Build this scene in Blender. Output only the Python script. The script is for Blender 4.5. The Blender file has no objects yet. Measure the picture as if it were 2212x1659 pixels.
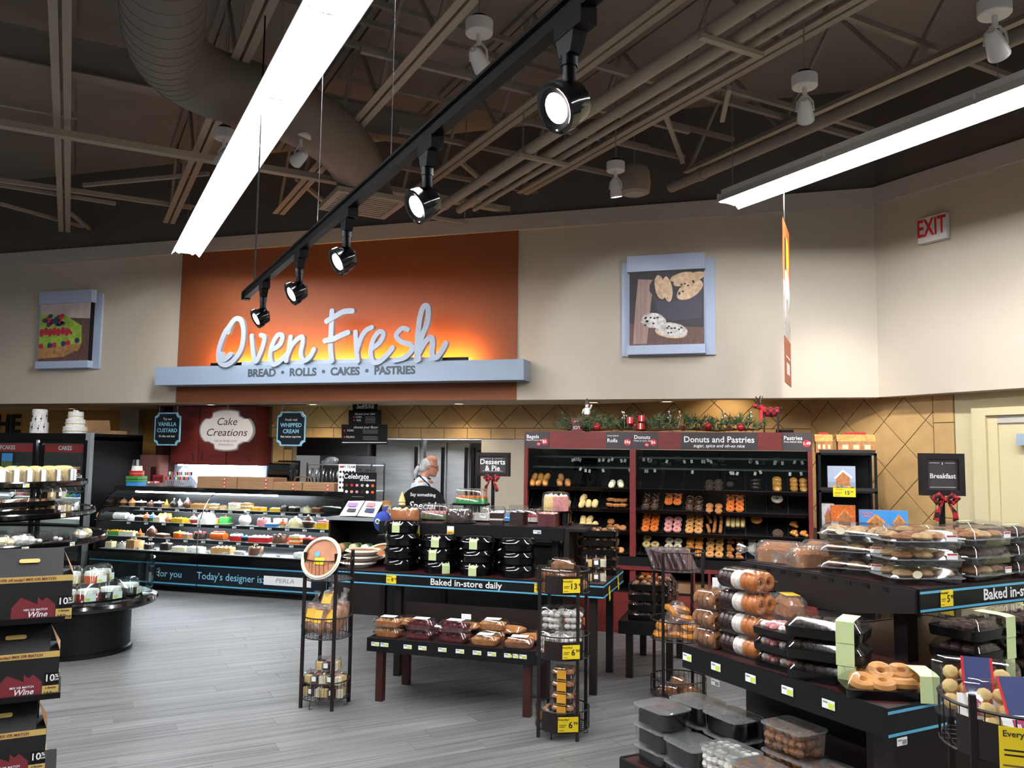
import bpy, math, random
from mathutils import Vector as V, Matrix as Mx
random.seed(7)
rnd = random.random
def ru(a, b): return a + (b - a) * rnd()
SC = bpy.context.scene
COL = SC.collection
PI = math.pi
# ------------------------------------------------------------------ camera
# world: origin on the floor under the camera, +X along the bakery wall, +Y into it, Z up
FPX, EYE = 1789.0, 1.65
YAW, ROLL = math.radians(17), math.atan(.013)
PITCH = math.atan((985 - 829.5) / FPX)
F0 = V((-math.sin(YAW), math.cos(YAW), 0)); R0 = V((math.cos(YAW), math.sin(YAW), 0)); U0 = V((0, 0, 1))
CF = F0 * math.cos(PITCH) + U0 * math.sin(PITCH)
U1 = -F0 * math.sin(PITCH) + U0 * math.cos(PITCH)
CR = R0 * math.cos(ROLL) + U1 * math.sin(ROLL)
CU = -R0 * math.sin(ROLL) + U1 * math.cos(ROLL)
cam = bpy.data.cameras.new('camera'); camo = bpy.data.objects.new('camera', cam); COL.objects.link(camo)
cam.sensor_width = 36; cam.sensor_fit = 'HORIZONTAL'; cam.lens = 36 * FPX / 2212; cam.clip_start = .05
m3 = Mx((CR, CU, -CF)).transposed()
camo.matrix_world = Mx.Translation((0, 0, EYE)) @ m3.to_4x4()
SC.camera = camo
# ------------------------------------------------------------------ world, exposure
SC.view_settings.view_transform = 'Standard'; SC.view_settings.look = 'None'
SC.view_settings.gamma = 1; SC.view_settings.use_curve_mapping = False
SC.view_settings.exposure = 0.0
SC.cycles.transparent_max_bounces = 32
SC.cycles.max_bounces = 8; SC.cycles.glossy_bounces = 4; SC.cycles.transmission_bounces = 6
SC.cycles.sample_clamp_indirect = 4.0
W = bpy.data.worlds.new('store'); SC.world = W; W.use_nodes = True
W.node_tree.nodes['Background'].inputs[0].default_value = (.95, .97, 1, 1)
W.node_tree.nodes['Background'].inputs[1].default_value = .2
# where a measured point of the place lies: picture coordinates plus a known distance or height
def _ray(x, y): return CF + CR * ((x - 1106) / FPX) - CU * ((y - 829.5) / FPX)
def PY(x, y, Y): d = _ray(x, y); return V((0, 0, EYE)) + d * (Y / d.y)
def PZ(x, y, z): d = _ray(x, y); return V((0, 0, EYE)) + d * ((z - EYE) / d.z)
def XAT(px, Y, z):                       # x on the line (Y, z) seen at column px
    lo, hi = -14., 6.
    for _ in range(40):
        m = (lo + hi) / 2; v = V((m, Y, z - EYE))
        if v.dot(CR) * FPX < (px - 1106) * v.dot(CF): lo = m
        else: hi = m
    return (lo + hi) / 2
def PROJ(p):
    v = V(p) - V((0, 0, EYE)); d = v.dot(CF)
    return (1106 + FPX * v.dot(CR) / d, 829.5 - FPX * v.dot(CU) / d) if d > .05 else (-9999, -9999)
S2 = math.sqrt(.5)
def UV(u, v, z=0): return V(((u - v) * S2, (u + v) * S2, z))   # store grid, turned 45 degrees
# ------------------------------------------------------------------ materials
MT = {}
def lin(h):
    h = h.lstrip('#'); c = [int(h[i:i + 2], 16) / 255 for i in (0, 2, 4)]
    return tuple(x / 12.92 if x <= .04045 else ((x + .055) / 1.055) ** 2.4 for x in c) + (1,)
def mat(name, col, rough=.5, metal=0, spec=.5, var=None, bump=None, emit=None, stretch=None, coat=0, alpha=1, col2=None, sss=0):
    m = bpy.data.materials.new(name); m.use_nodes = True; MT[name] = m
    nt = m.node_tree; b = nt.nodes['Principled BSDF']; L = nt.links
    b.inputs['Base Color'].default_value = lin(col); b.inputs['Roughness'].default_value = rough
    b.inputs['Metallic'].default_value = metal; b.inputs['Specular IOR Level'].default_value = spec
    b.inputs['Coat Weight'].default_value = coat
    if sss: b.inputs['Subsurface Weight'].default_value = sss; b.inputs['Subsurface Radius'].default_value = (.02, .01, .006)
    def co(scale):
        tc = nt.nodes.new('ShaderNodeTexCoord'); n = nt.nodes.new('ShaderNodeTexNoise')
        n.inputs['Scale'].default_value = scale; n.inputs['Detail'].default_value = 4
        src = tc.outputs['Object']
        if stretch:
            mp = nt.nodes.new('ShaderNodeMapping'); mp.inputs['Scale'].default_value = stretch
            L.new(src, mp.inputs[0]); src = mp.outputs[0]
        L.new(src, n.inputs['Vector']); return n
    if var:
        n = co(var[0]); r = nt.nodes.new('ShaderNodeValToRGB')
        c = lin(col); c2 = lin(col2) if col2 else None
        r.color_ramp.elements[0].position = .3; r.color_ramp.elements[1].position = .7
        r.color_ramp.elements[0].color = tuple(max(0, x * (1 - var[1])) for x in c[:3]) + (1,)
        r.color_ramp.elements[1].color = c2 if c2 else tuple(min(1, x * (1 + var[1])) for x in c[:3]) + (1,)
        L.new(n.outputs['Fac'], r.inputs[0]); L.new(r.outputs[0], b.inputs['Base Color'])
    if bump:
        n = co(bump[0]); bp = nt.nodes.new('ShaderNodeBump'); bp.inputs['Strength'].default_value = bump[1]
        bp.inputs['Distance'].default_value = .01
        L.new(n.outputs['Fac'], bp.inputs['Height']); L.new(bp.outputs[0], b.inputs['Normal'])
    if emit:
        b.inputs['Emission Color'].default_value = lin(emit[0]); b.inputs['Emission Strength'].default_value = emit[1]
    return m
def clear(name, col, tint=.94, gloss=.06, rough=.07, bump=None, haze=0):
    m = bpy.data.materials.new(name); m.use_nodes = True; MT[name] = m
    nt = m.node_tree; nt.nodes.clear(); L = nt.links; N = nt.nodes.new
    o = N('ShaderNodeOutputMaterial'); t = N('ShaderNodeBsdfTransparent'); g = N('ShaderNodeBsdfGlossy'); mx = N('ShaderNodeMixShader')
    c = lin(col); t.inputs[0].default_value = tuple(x * tint for x in c[:3]) + (1,)
    g.inputs['Roughness'].default_value = rough; g.inputs[0].default_value = (1, 1, 1, 1)
    fr = N('ShaderNodeLayerWeight'); fr.inputs['Blend'].default_value = .5; pw = N('ShaderNodeMath'); pw.operation = 'POWER'; pw.inputs[1].default_value = 4.0; L.new(fr.outputs['Facing'], pw.inputs[0])
    ma = N('ShaderNodeMath'); ma.operation = 'MULTIPLY_ADD'; ma.inputs[1].default_value = .6; ma.inputs[2].default_value = gloss
    L.new(pw.outputs[0], ma.inputs[0]); L.new(ma.outputs[0], mx.inputs[0])
    L.new(t.outputs[0], mx.inputs[1]); L.new(g.outputs[0], mx.inputs[2])
    last = mx
    if haze:
        df = N('ShaderNodeBsdfDiffuse'); df.inputs[0].default_value = (.8, .8, .8, 1); m2 = N('ShaderNodeMixShader'); m2.inputs[0].default_value = haze
        L.new(mx.outputs[0], m2.inputs[1]); L.new(df.outputs[0], m2.inputs[2]); last = m2
    if bump:
        tc = N('ShaderNodeTexCoord'); n = N('ShaderNodeTexNoise'); n.inputs['Scale'].default_value = bump[0]
        bp = N('ShaderNodeBump'); bp.inputs['Strength'].default_value = bump[1]; bp.inputs['Distance'].default_value = .02
        L.new(tc.outputs['Object'], n.inputs['Vector']); L.new(n.outputs['Fac'], bp.inputs['Height'])
        L.new(bp.outputs[0], g.inputs['Normal']); L.new(bp.outputs[0], fr.inputs['Normal'])
    L.new(last.outputs[0], o.inputs[0]); return m
def C(h, rough=.5, **k):                 # a plain material by its colour, made once
    n = 'paint_' + h + '_%d' % int(rough * 100)
    if n not in MT: mat(n, h, rough, **k)
    return n
# ------------------------------------------------------------------ mesh builder
class MB:
    def __init__(s): s.v = []; s.f = []; s.m = []; s.mats = []
    def mi(s, m):
        if m is None: m = s.cur
        if m not in s.mats: s.mats.append(m)
        s.cur = m
        return s.mats.index(m)
    def add(s, vs, fs, m=None, M=None):
        k = len(s.v); i = s.mi(m)
        s.v += [tuple(M @ V(p)) if M else tuple(p) for p in vs]
        s.f += [tuple(k + j for j in f) for f in fs]; s.m += [i] * len(fs); return s
    def box(s, x0, x1, y0, y1, z0, z1, m=None, M=None):
        vs = [(x, y, z) for z in (z0, z1) for y in (y0, y1) for x in (x0, x1)]
        return s.add(vs, [(0, 2, 3, 1), (4, 5, 7, 6), (0, 1, 5, 4), (2, 6, 7, 3), (0, 4, 6, 2), (1, 3, 7, 5)], m, M)
    def cbox(s, cx, cy, z0, w, d, h, m=None, M=None): return s.box(cx - w / 2, cx + w / 2, cy - d / 2, cy + d / 2, z0, z0 + h, m, M)
    def loft(s, rings, m=None, cap0=True, cap1=True, M=None, closed=True):
        n = len(rings[0]); vs = [p for r in rings for p in r]; fs = []
        for a in range(len(rings) - 1):
            for b in range(n if closed else n - 1):
                c = (b + 1) % n; fs.append((a * n + b, a * n + c, (a + 1) * n + c, (a + 1) * n + b))
        if cap0: fs.append(tuple(range(n))[::-1])
        if cap1: fs.append(tuple((len(rings) - 1) * n + b for b in range(n)))
        return s.add(vs, fs, m, M)
    def prism(s, poly, z0, z1, m=None, M=None): return s.loft([[(x, y, z0) for x, y in poly], [(x, y, z1) for x, y in poly]], m, M=M)
    def rb(s, w, d, z0, z1, r=.01, m=None, M=None, taper=1, n=3, e=0, cap0=True, cap1=True):    # rounded box, optional taper to the top and eased top edge
        p0 = rr(w, d, r, n); p1 = rr(w * taper, d * taper, r, n)
        rings = [[(x, y, z0) for x, y in p0]]
        if e:
            rings.append([(x, y, z1 - e) for x, y in p1]); p2 = rr(w * taper - 2 * e, d * taper - 2 * e, max(r - e, .001), n)
            rings.append([(x, y, z1) for x, y in p2])
        else: rings.append([(x, y, z1) for x, y in p1])
        return s.loft(rings, m, cap0, cap1, M)
    def lathe(s, prof, n=16, m=None, M=None, cap=True, sx=1, sy=1):
        rings = [[(r * math.cos(2 * PI * k / n) * sx, r * math.sin(2 * PI * k / n) * sy, z) for k in range(n)] for r, z in prof]
        return s.loft(rings, m, cap, cap, M)
    def cyl(s, r, z0, z1, n=12, m=None, M=None): return s.lathe([(r, z0), (r, z1)], n, m, M)
    def ball(s, c, r, n=8, m=None, k=5, sz=1, M=None):
        prof = [(max(1e-4, r * math.sin(PI * i / k)), -r * sz * math.cos(PI * i / k)) for i in range(k + 1)]
        T = Mx.Translation(c); return s.lathe(prof, n, m, (M @ T) if M else T)
    def tube(s, pts, r, n=6, m=None, closed=False, M=None):
        pts = [V(p) for p in pts]; N = len(pts); rings = []; up = None
        for i in range(N):
            a = pts[(i - 1) % N] if (closed or i) else pts[i]; b = pts[(i + 1) % N] if (closed or i < N - 1) else pts[i]
            t = (b - a).normalized()
            if up is None: up = V((0, 0, 1)) if abs(t.z) < .9 else V((1, 0, 0))
            x = t.cross(up).normalized(); y = x.cross(t); up = y
            rr_ = r[i] if isinstance(r, (list, tuple)) else r
            rings.append([tuple(pts[i] + x * rr_ * math.cos(2 * PI * k / n) + y * rr_ * math.sin(2 * PI * k / n)) for k in range(n)])
        if closed: rings.append(rings[0]); return s.loft(rings, m, False, False, M)
        return s.loft(rings, m, True, True, M)
    def bar(s, p, q, w, h, m=None, M=None):       # rectangular bar from p to q
        p, q = V(p), V(q); t = (q - p).normalized(); up = V((0, 0, 1)) if abs(t.z) < .95 else V((0, 1, 0))
        x = t.cross(up).normalized(); y = x.cross(t)
        c = [x * w / 2 + y * h / 2, -x * w / 2 + y * h / 2, -x * w / 2 - y * h / 2, x * w / 2 - y * h / 2]
        return s.loft([[tuple(p + k) for k in c], [tuple(q + k) for k in c]], m, M=M)
    def torus(s, R, r, n=14, k=8, m=None, M=None, sz=1):
        rings = [[((R + r * math.cos(2 * PI * j / k)) * math.cos(2 * PI * i / n), (R + r * math.cos(2 * PI * j / k)) * math.sin(2 * PI * i / n), r * sz * math.sin(2 * PI * j / k)) for j in range(k)] for i in range(n)]
        rings.append(rings[0]); return s.loft(rings, m, False, False, M)
    def mesh(s, name, ang=38):
        me = bpy.data.meshes.new(name); me.from_pydata(s.v, [], s.f); me.update()
        for k in s.mats: me.materials.append(MT[k])
        me.polygons.foreach_set('material_index', s.m); me.polygons.foreach_set('use_smooth', [True] * len(s.f))
        import bmesh
        bm = bmesh.new(); bm.from_mesh(me); bmesh.ops.recalc_face_normals(bm, faces=bm.faces); bm.to_mesh(me); bm.free()
        me.set_sharp_from_angle(angle=math.radians(ang))
        return me
def rr(w, d, r, n=3):
    r = min(r, w / 2 - 1e-5, d / 2 - 1e-5); out = []
    for cx, cy, a in ((w / 2 - r, d / 2 - r, 0), (-w / 2 + r, d / 2 - r, 90), (-w / 2 + r, -d / 2 + r, 180), (w / 2 - r, -d / 2 + r, 270)):
        for k in range(n + 1):
            t = math.radians(a + 90 * k / n); out.append((cx + r * math.cos(t), cy + r * math.sin(t)))
    return out
def RX(a): return Mx.Rotation(math.radians(a), 4, 'X')
def RY(a): return Mx.Rotation(math.radians(a), 4, 'Y')
def RZ(a): return Mx.Rotation(math.radians(a), 4, 'Z')
def TR(x, y, z): return Mx.Translation((x, y, z))
# ------------------------------------------------------------------ objects
def put(name, me, parent=None, M=None):
    if isinstance(me, MB): me = me.mesh(name)
    o = bpy.data.objects.new(name, me); COL.objects.link(o)
    if parent: o.parent = parent
    if M is not None: o.matrix_local = M
    return o
def tag(o, label=None, cat=None, group=None, kind=None):
    if label: o['label'] = label
    if cat: o['category'] = cat
    if group: o['group'] = group
    if kind: o['kind'] = kind
    return o
def root(name, label, cat, loc=(0, 0, 0), rz=0, group=None):
    o = bpy.data.objects.new(name, None); COL.objects.link(o); o.empty_display_size = .05
    o.matrix_local = TR(*loc) @ RZ(rz); return tag(o, label, cat, group)
# a kind of thing: list of (part name, mesh, [sub-parts]); spawn() sets one down
def spawn(name, parts, label, cat, loc, rz=0, group=None, M=None, scale=None):
    Mt = M if M is not None else TR(*loc) @ RZ(rz)
    if scale: Mt = Mt @ Mx.Diagonal((*(scale if isinstance(scale, tuple) else (scale,) * 3), 1))
    if len(parts) == 1 and not (len(parts[0]) > 2 and parts[0][2]):
        return tag(put(name, parts[0][1], None, Mt), label, cat, group)
    o = bpy.data.objects.new(name, None); COL.objects.link(o); o.empty_display_size = .05; o.matrix_local = Mt
    tag(o, label, cat, group)
    for p in parts:
        c = put(p[0], p[1], o)
        for q in (p[2] if len(p) > 2 else ()): put(q[0], q[1], c)
    return o
def part(name, mb): return (name, mb.mesh(name) if isinstance(mb, MB) else mb)
FONTC = {}
def text(body, size, m, M=None, ext=.0008, bold=0, align='CENTER', shear=0, sx=1.0):
    k = (body, round(size, 5), m, ext, bold, align, shear, sx)
    if k not in FONTC:
        cu = bpy.data.curves.new('lettering', 'FONT'); cu.body = body; cu.size = size; cu.extrude = ext; cu.offset = bold * size
        cu.align_x = align; cu.align_y = 'CENTER'; cu.resolution_u = 2 if size < .12 else 4; cu.shear = shear
        o = bpy.data.objects.new('lettering', cu); COL.objects.link(o)
        dg = bpy.context.evaluated_depsgraph_get(); dg.update()
        me = bpy.data.meshes.new_from_object(o.evaluated_get(dg)); bpy.data.objects.remove(o); bpy.data.curves.remove(cu)
        me.transform(Mx.Diagonal((sx, 1, 1, 1)) if sx != 1 else Mx.Identity(4))
        me.materials.clear(); me.materials.append(MT[m]); me.name = 'lettering'; FONTC[k] = me
    return FONTC[k]
STAND = RX(90)                           # flat lettering stood up to face -Y
def letters(parent, body, size, m, x, y, z, rz=0, name='lettering', **k):
    if size >= .065: return big(parent, body, size, m, TR(x, y, z) @ RZ(rz) @ STAND, **k)
    return put(name, text(body, size, m, **k), parent, TR(x, y, z) @ RZ(rz) @ STAND)
def split_letters(me):               # one mesh per character
    import bmesh
    bm = bmesh.new(); bm.from_mesh(me); bm.faces.ensure_lookup_table(); seen = set(); isl = []
    for f in bm.faces:
        if f.index in seen: continue
        st = [f]; seen.add(f.index); fs = []
        while st:
            q = st.pop(); fs.append(q.index)
            for v in q.verts:
                for h in v.link_faces:
                    if h.index not in seen: seen.add(h.index); st.append(h)
        xs = [v.co.x for i in fs for v in bm.faces[i].verts]; isl.append([min(xs), max(xs), fs])
    bm.free(); isl.sort(); out = []
    for a, b, fs in isl:
        if out and a < out[-1][1] - .4 * (b - a): out[-1][1] = max(b, out[-1][1]); out[-1][2] += fs
        else: out.append([a, b, fs])
    res = []
    for a, b, fs in out:
        idx = {}; vs = []; ff = []
        for i in fs:
            r = []
            for v in me.polygons[i].vertices:
                if v not in idx: idx[v] = len(vs); vs.append(tuple(me.vertices[v].co))
                r.append(idx[v])
            ff.append(r)
        k = bpy.data.meshes.new('letter'); k.from_pydata(vs, [], ff); k.materials.append(me.materials[0]); res.append(k)
    return res
def big(parent, body, size, m, M, **k):
    for q in split_letters(text(body, size, m, **k)): put('letter', q, parent, M)
def stroke(mb, pts, w, d, m, n=8, M=None, closed=False):   # a brush stroke of width w in the XZ plane, d thick towards -Y
    P = []
    L = len(pts)
    for i in range(L - 1):
        p0 = V(pts[max(i - 1, 0)] + (0,)); p1 = V(pts[i] + (0,)); p2 = V(pts[i + 1] + (0,)); p3 = V(pts[min(i + 2, L - 1)] + (0,))
        for k in range(n):
            t = k / n; P.append(.5 * (2 * p1 + (p2 - p0) * t + (2 * p0 - 5 * p1 + 4 * p2 - p3) * t * t + (3 * p1 - p0 - 3 * p2 + p3) * t ** 3))
    P.append(V(pts[-1] + (0,)))
    rings = []
    for i, p in enumerate(P):
        t = (P[min(i + 1, len(P) - 1)] - P[max(i - 1, 0)]).normalized(); nn = V((-t.y, t.x, 0)) * w / 2
        a, b = p + nn, p - nn
        di = d + .005 * i / len(P); rings.append([(a.x, 0, a.y), (b.x, 0, b.y), (b.x, -di, b.y), (a.x, -di, a.y)])
    mb.loft(rings, m, M=M)
    for p, e in ((P[0], -.0007), (P[-1], .0057)):
        mb.loft([[(p.x + w / 2 * math.cos(a * PI / 6), y, p.y + w / 2 * math.sin(a * PI / 6)) for a in range(12)] for y in (.001, -d - e)], m, M=M)
    return mb
# ------------------------------------------------------------------ shared materials
mat('wall_beige', '#b9ad9a', .75, var=(1.5, .03)); mat('wall_white', '#c9c6be', .7); mat('wall_orange', '#7c4019', .65, var=(3, .03))
mat('dark_taupe', '#59514a', .85, var=(.7, .1)); mat('deck', '#857b71', .85, var=(.9, .12)); mat('steel_taupe', '#82786c', .7, var=(4, .06))
mat('steel_light', '#9a907f', .65); mat('trim_cream', '#b3aba0', .7); mat('door_cream', '#c6b88f', .6)
mat('tile', '#b8945f', .5, var=(6, .10), bump=(30, .1)); mat('grout', '#5f5038', .8)
mat('black', '#060607', .55, spec=.2); mat('black_gloss', '#08080a', .12, coat=.3); mat('black_satin', '#070708', .35, spec=.25); mat('black_plastic', '#050506', .25, spec=.35)
mat('mahogany', '#33120f', .45, spec=.35, var=(3, .22), stretch=(1, 12, 12)); mat('mahogany_red', '#6a2420', .4, var=(3, .18), stretch=(1, 12, 12))
mat('dark_wood', '#150c0a', .5, spec=.3, var=(4, .25), stretch=(1, 10, 10)); mat('fascia', '#08090a', .45, spec=.25); mat('navy', '#0c151b', .45, spec=.25)
mat('blue_line', '#58a9c9', .45); mat('cyan_text', '#8ccbe0', .5); mat('white', '#eceae6', .5); mat('white_paint', '#d8d5cf', .45); mat('print_white', '#f0eeea', .6)
mat('offwhite', '#d9d2c2', .6); mat('grey', '#8d8f90', .5); mat('greyblue', '#8f9dac', .5); mat('frame_blue', '#a3aec2', .45); mat('steel', '#bdbfbe', .4, metal=.75, var=(3, .1), stretch=(1, 1, 14))
mat('steel_dark', '#5b5d5d', .35, metal=1); mat('chrome', '#c9c9c9', .15, metal=1); mat('wire', '#140e0c', .5); mat('wire_brown', '#180f0c', .5, spec=.3)
mat('yellow', '#f2d21b', .55); mat('green_label', '#c5d398', .6); mat('ink', '#15120f', .6); mat('red', '#c0181f', .5); mat('red_sign', '#b3302e', .5)
mat('kraft', '#a17a55', .8, var=(20, .08)); mat('kraft_dark', '#6f4f36', .8); mat('paper', '#e9e7e0', .8); mat('tag_white', '#f1f1ee', .6); mat('lime', '#cfe04b', .6)
mat('crust', '#b0713a', .6, var=(60, .25), bump=(90, .5)); mat('bread', '#a9692f', .55, var=(30, .25), bump=(60, .3)); mat('bun', '#c98d4b', .5, var=(20, .2))
mat('glazed', '#c07a2c', .3, var=(18, .2), coat=.3); mat('choc', '#2c1710', .35, var=(40, .3), bump=(70, .3)); mat('orange_ice', '#d8691a', .4, var=(60, .35), bump=(90, .5))
mat('sugar', '#ddd3c6', .8, var=(50, .1), bump=(90, .3)); mat('white_ice', '#efe9df', .45, bump=(60, .2)); mat('pink_ice', '#d98e8c', .45, var=(50, .2))
mat('cream', '#e6d9b8', .55, bump=(50, .3)); mat('vanilla', '#e0c27f', .55, var=(40, .1)); mat('caramel', '#a8622a', .35, var=(20, .15)); mat('muffin_brown', '#8a5a34', .75, var=(45, .4), bump=(70, .8))
mat('muffin_pale', '#b08e62', .75, var=(45, .35), bump=(70, .8)); mat('muffin_dark', '#3b2416', .75, var=(45, .4), bump=(70, .8)); mat('berry', '#5a1218', .35, var=(70, .6), bump=(90, .6)); mat('cherry', '#9c1420', .2)
mat('skin', '#b97f66', .5, var=(25, .08), sss=.1); mat('hair_grey', '#a7a5a1', .6, var=(60, .3), stretch=(1, 1, .2)); mat('cloth_white', '#cfd6dc', .85, bump=(30, .3)); mat('collar_black', '#14161b', .7)
mat('needle', '#3c5232', .7, var=(20, .4)); mat('needle2', '#5a6b3f', .7, var=(20, .4)); mat('cone_brown', '#5a3722', .7)
mat('tube_light', '#ffffff', .5, emit=('#f4f8ff', 125)); mat('led', '#ffffff', .5, emit=('#eef3ff', 58)); mat('led_warm', '#ffffff', .5, emit=('#ffae45', 370)); mat('lens_on', '#ffffff', .5, emit=('#ffe9e0', 40))
mat('downlight', '#ffffff', .5, emit=('#ffdca0', 8)); mat('led_panel', '#ffffff', .5, emit=('#f3f6ff', 130)); mat('reflector', '#e8e8e6', .35)
clear('clear', '#ffffff', .95, .10, .09); clear('clear_bag', '#f4f4f2', .93, .07, .12, bump=(22, .8), haze=.06); clear('glass', '#f2f8f6', .97, .015, .02); clear('smoke_lid', '#3a3a3a', .35, .10, .08)
clear('clear_frost', '#f4f6f4', .9, .08, .12, haze=.12)
# ================================================================== the setting
def struct(name, mb, label, cat, parent=None):
    o = put(name, mb, parent); tag(o, label, cat, kind='structure'); return o
SOF, BW, TRB, TRT, DECK = 2.285, 9.0, 4.25, 4.43, 5.5
# floor: grey wood planks running along the store grid
m = mat('plank', '#6e6e6c', .38, var=(7, .0)); nt = m.node_tree; L = nt.links; b = nt.nodes['Principled BSDF']
for l in list(b.inputs['Base Color'].links): L.remove(l)
N = nt.nodes.new; tc = N('ShaderNodeTexCoord'); mp = N('ShaderNodeMapping'); mp.inputs['Rotation'].default_value = (0, 0, -PI / 4)
geo = N('ShaderNodeNewGeometry'); oi = N('ShaderNodeObjectInfo'); ad = N('ShaderNodeMath'); ad.operation = 'ADD'
L.new(geo.outputs['Random Per Island'], ad.inputs[0]); L.new(oi.outputs['Random'], ad.inputs[1])
fr = N('ShaderNodeMath'); fr.operation = 'FRACT'; L.new(ad.outputs[0], fr.inputs[0])
mp2 = N('ShaderNodeMapping'); mp2.inputs['Scale'].default_value = (.7, 26, 1)
L.new(geo.outputs['Position'], mp.inputs[0]); L.new(mp.outputs[0], mp2.inputs[0])
ns = N('ShaderNodeTexNoise'); ns.inputs['Scale'].default_value = 1.6; ns.inputs['Detail'].default_value = 5; ns.noise_dimensions = '4D'
mw = N('ShaderNodeMath'); mw.operation = 'MULTIPLY'; mw.inputs[1].default_value = 30; L.new(fr.outputs[0], mw.inputs[0]); L.new(mw.outputs[0], ns.inputs['W'])
L.new(mp2.outputs[0], ns.inputs['Vector'])
rp = N('ShaderNodeValToRGB'); e = rp.color_ramp.elements; e[0].position = .33; e[0].color = lin('#525150'); e[1].position = .68; e[1].color = lin('#7d7c7a')
L.new(ns.outputs['Fac'], rp.inputs[0])
mr = N('ShaderNodeMapRange'); mr.inputs['To Min'].default_value = .86; mr.inputs['To Max'].default_value = 1.1; L.new(fr.outputs[0], mr.inputs[0])
hs = N('ShaderNodeHueSaturation'); L.new(mr.outputs[0], hs.inputs['Value']); L.new(rp.outputs[0], hs.inputs['Color']); L.new(hs.outputs[0], b.inputs['Base Color'])
mat('subfloor', '#8a8987', .6)
fl = struct('floor', MB().box(-14, 14, -11, 14, -.1, -.003, 'subfloor'), 'grey wood plank floor with pale joints across the bakery aisle', 'floor')
PWD, PLN = .152, 1.22
plank_me = MB().box(-PLN / 2 + .0012, PLN / 2 - .0012, -PWD / 2 + .0009, PWD / 2 - .0009, -.003, 0, 'plank').mesh('plank')
rest = MB(); cand = []
for r_ in range(-20, 90):
    v = r_ * PWD; off = ru(0, PLN)
    for k in range(-6, 12):
        u = k * PLN + off; p = UV(u, v)
        if not (-9.5 < p.x < 4 and -2 < p.y < 9.6): continue
        x, y = PROJ(p); vis = -120 < x < 2300 and 1240 < y < 1760
        cand.append((0 if vis else 1, p.length, p))
cand.sort(key=lambda c: (c[0], c[1]))
for i, (n_, d_, p) in enumerate(cand):
    if i < 300 and not n_: put('plank', plank_me, fl, TR(*p) @ RZ(45))
    else: rest.box(-PLN / 2 + .0012, PLN / 2 - .0012, -PWD / 2 + .0009, PWD / 2 - .0009, -.003, 0, 'plank', TR(*p) @ RZ(45))
tag(put('plank_field', rest, fl), kind='stuff')
# bakery bulkhead
wb = struct('wall_back', MB().box(-13.5, 1.1, BW, BW + .25, SOF, TRB, 'wall_beige'), 'beige bulkhead wall carrying the bakery sign and two pictures', 'wall')
XO0, XO1 = -7.31, -2.695
put('accent_panel', MB().box(XO0, XO1, BW - .012, BW, SOF, TRB - .002, 'wall_orange'), wb)
struct('trim_1', MB().box(-13.5, 1.12, BW - .035, BW + .02, TRB, TRT, 'trim_cream'), 'pale cornice band along the top of the bakery bulkhead', 'trim')
struct('wall_upper', MB().box(-13.5, 1.14, BW + .02, BW + .25, TRT, DECK, 'dark_taupe'), 'dark taupe wall above the pale cornice band', 'wall')
def d1box(x, y, l, th, z0, z1, m, mb=None):   # slab starting at (x,y), running towards the viewer along the store grid
    return (mb or MB()).box(0, l, 0, th, z0, z1, m, TR(x, y, 0) @ RZ(-45))
struct('wall_right', d1box(1.1, BW, 7, .22, SOF, TRB, 'wall_beige'), 'beige bulkhead wall with the exit sign', 'wall')
struct('trim_2', d1box(1.085, BW - .035, 7, .06, TRB, TRT, 'trim_cream'), 'pale cornice band above the exit sign wall', 'trim')
struct('wall_upper_right', d1box(1.12, BW + .03, 7, .2, TRT, DECK, 'dark_taupe'), 'dark taupe wall above the cornice over the exit sign', 'wall')
# soffits
so = MB().prism([(-13.5, 9.25), (-.62, 9.25), (-2.19, 9.9), (-13.5, 12.4)], SOF, SOF + .3, 'wall_beige')
struct('ceiling_soffit', so, 'low beige soffit over the cake counter', 'ceiling')
struct('ceiling_kitchen', MB().box(-6.6, -2.19, 9.93, 12.6, 2.6, 2.7, 'wall_white'), 'white ceiling over the kitchen behind the counter', 'ceiling')
struct('ceiling_recess', MB().prism([(-2.3, 9.25), (1.25, 9.25), (3.5, 7.0), (4.6, 7.0), (4.6, 10.3), (-2.3, 10.3)], 2.62, 2.7, 'wall_beige'), 'beige ceiling over the donut cabinet recess', 'ceiling')
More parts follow.
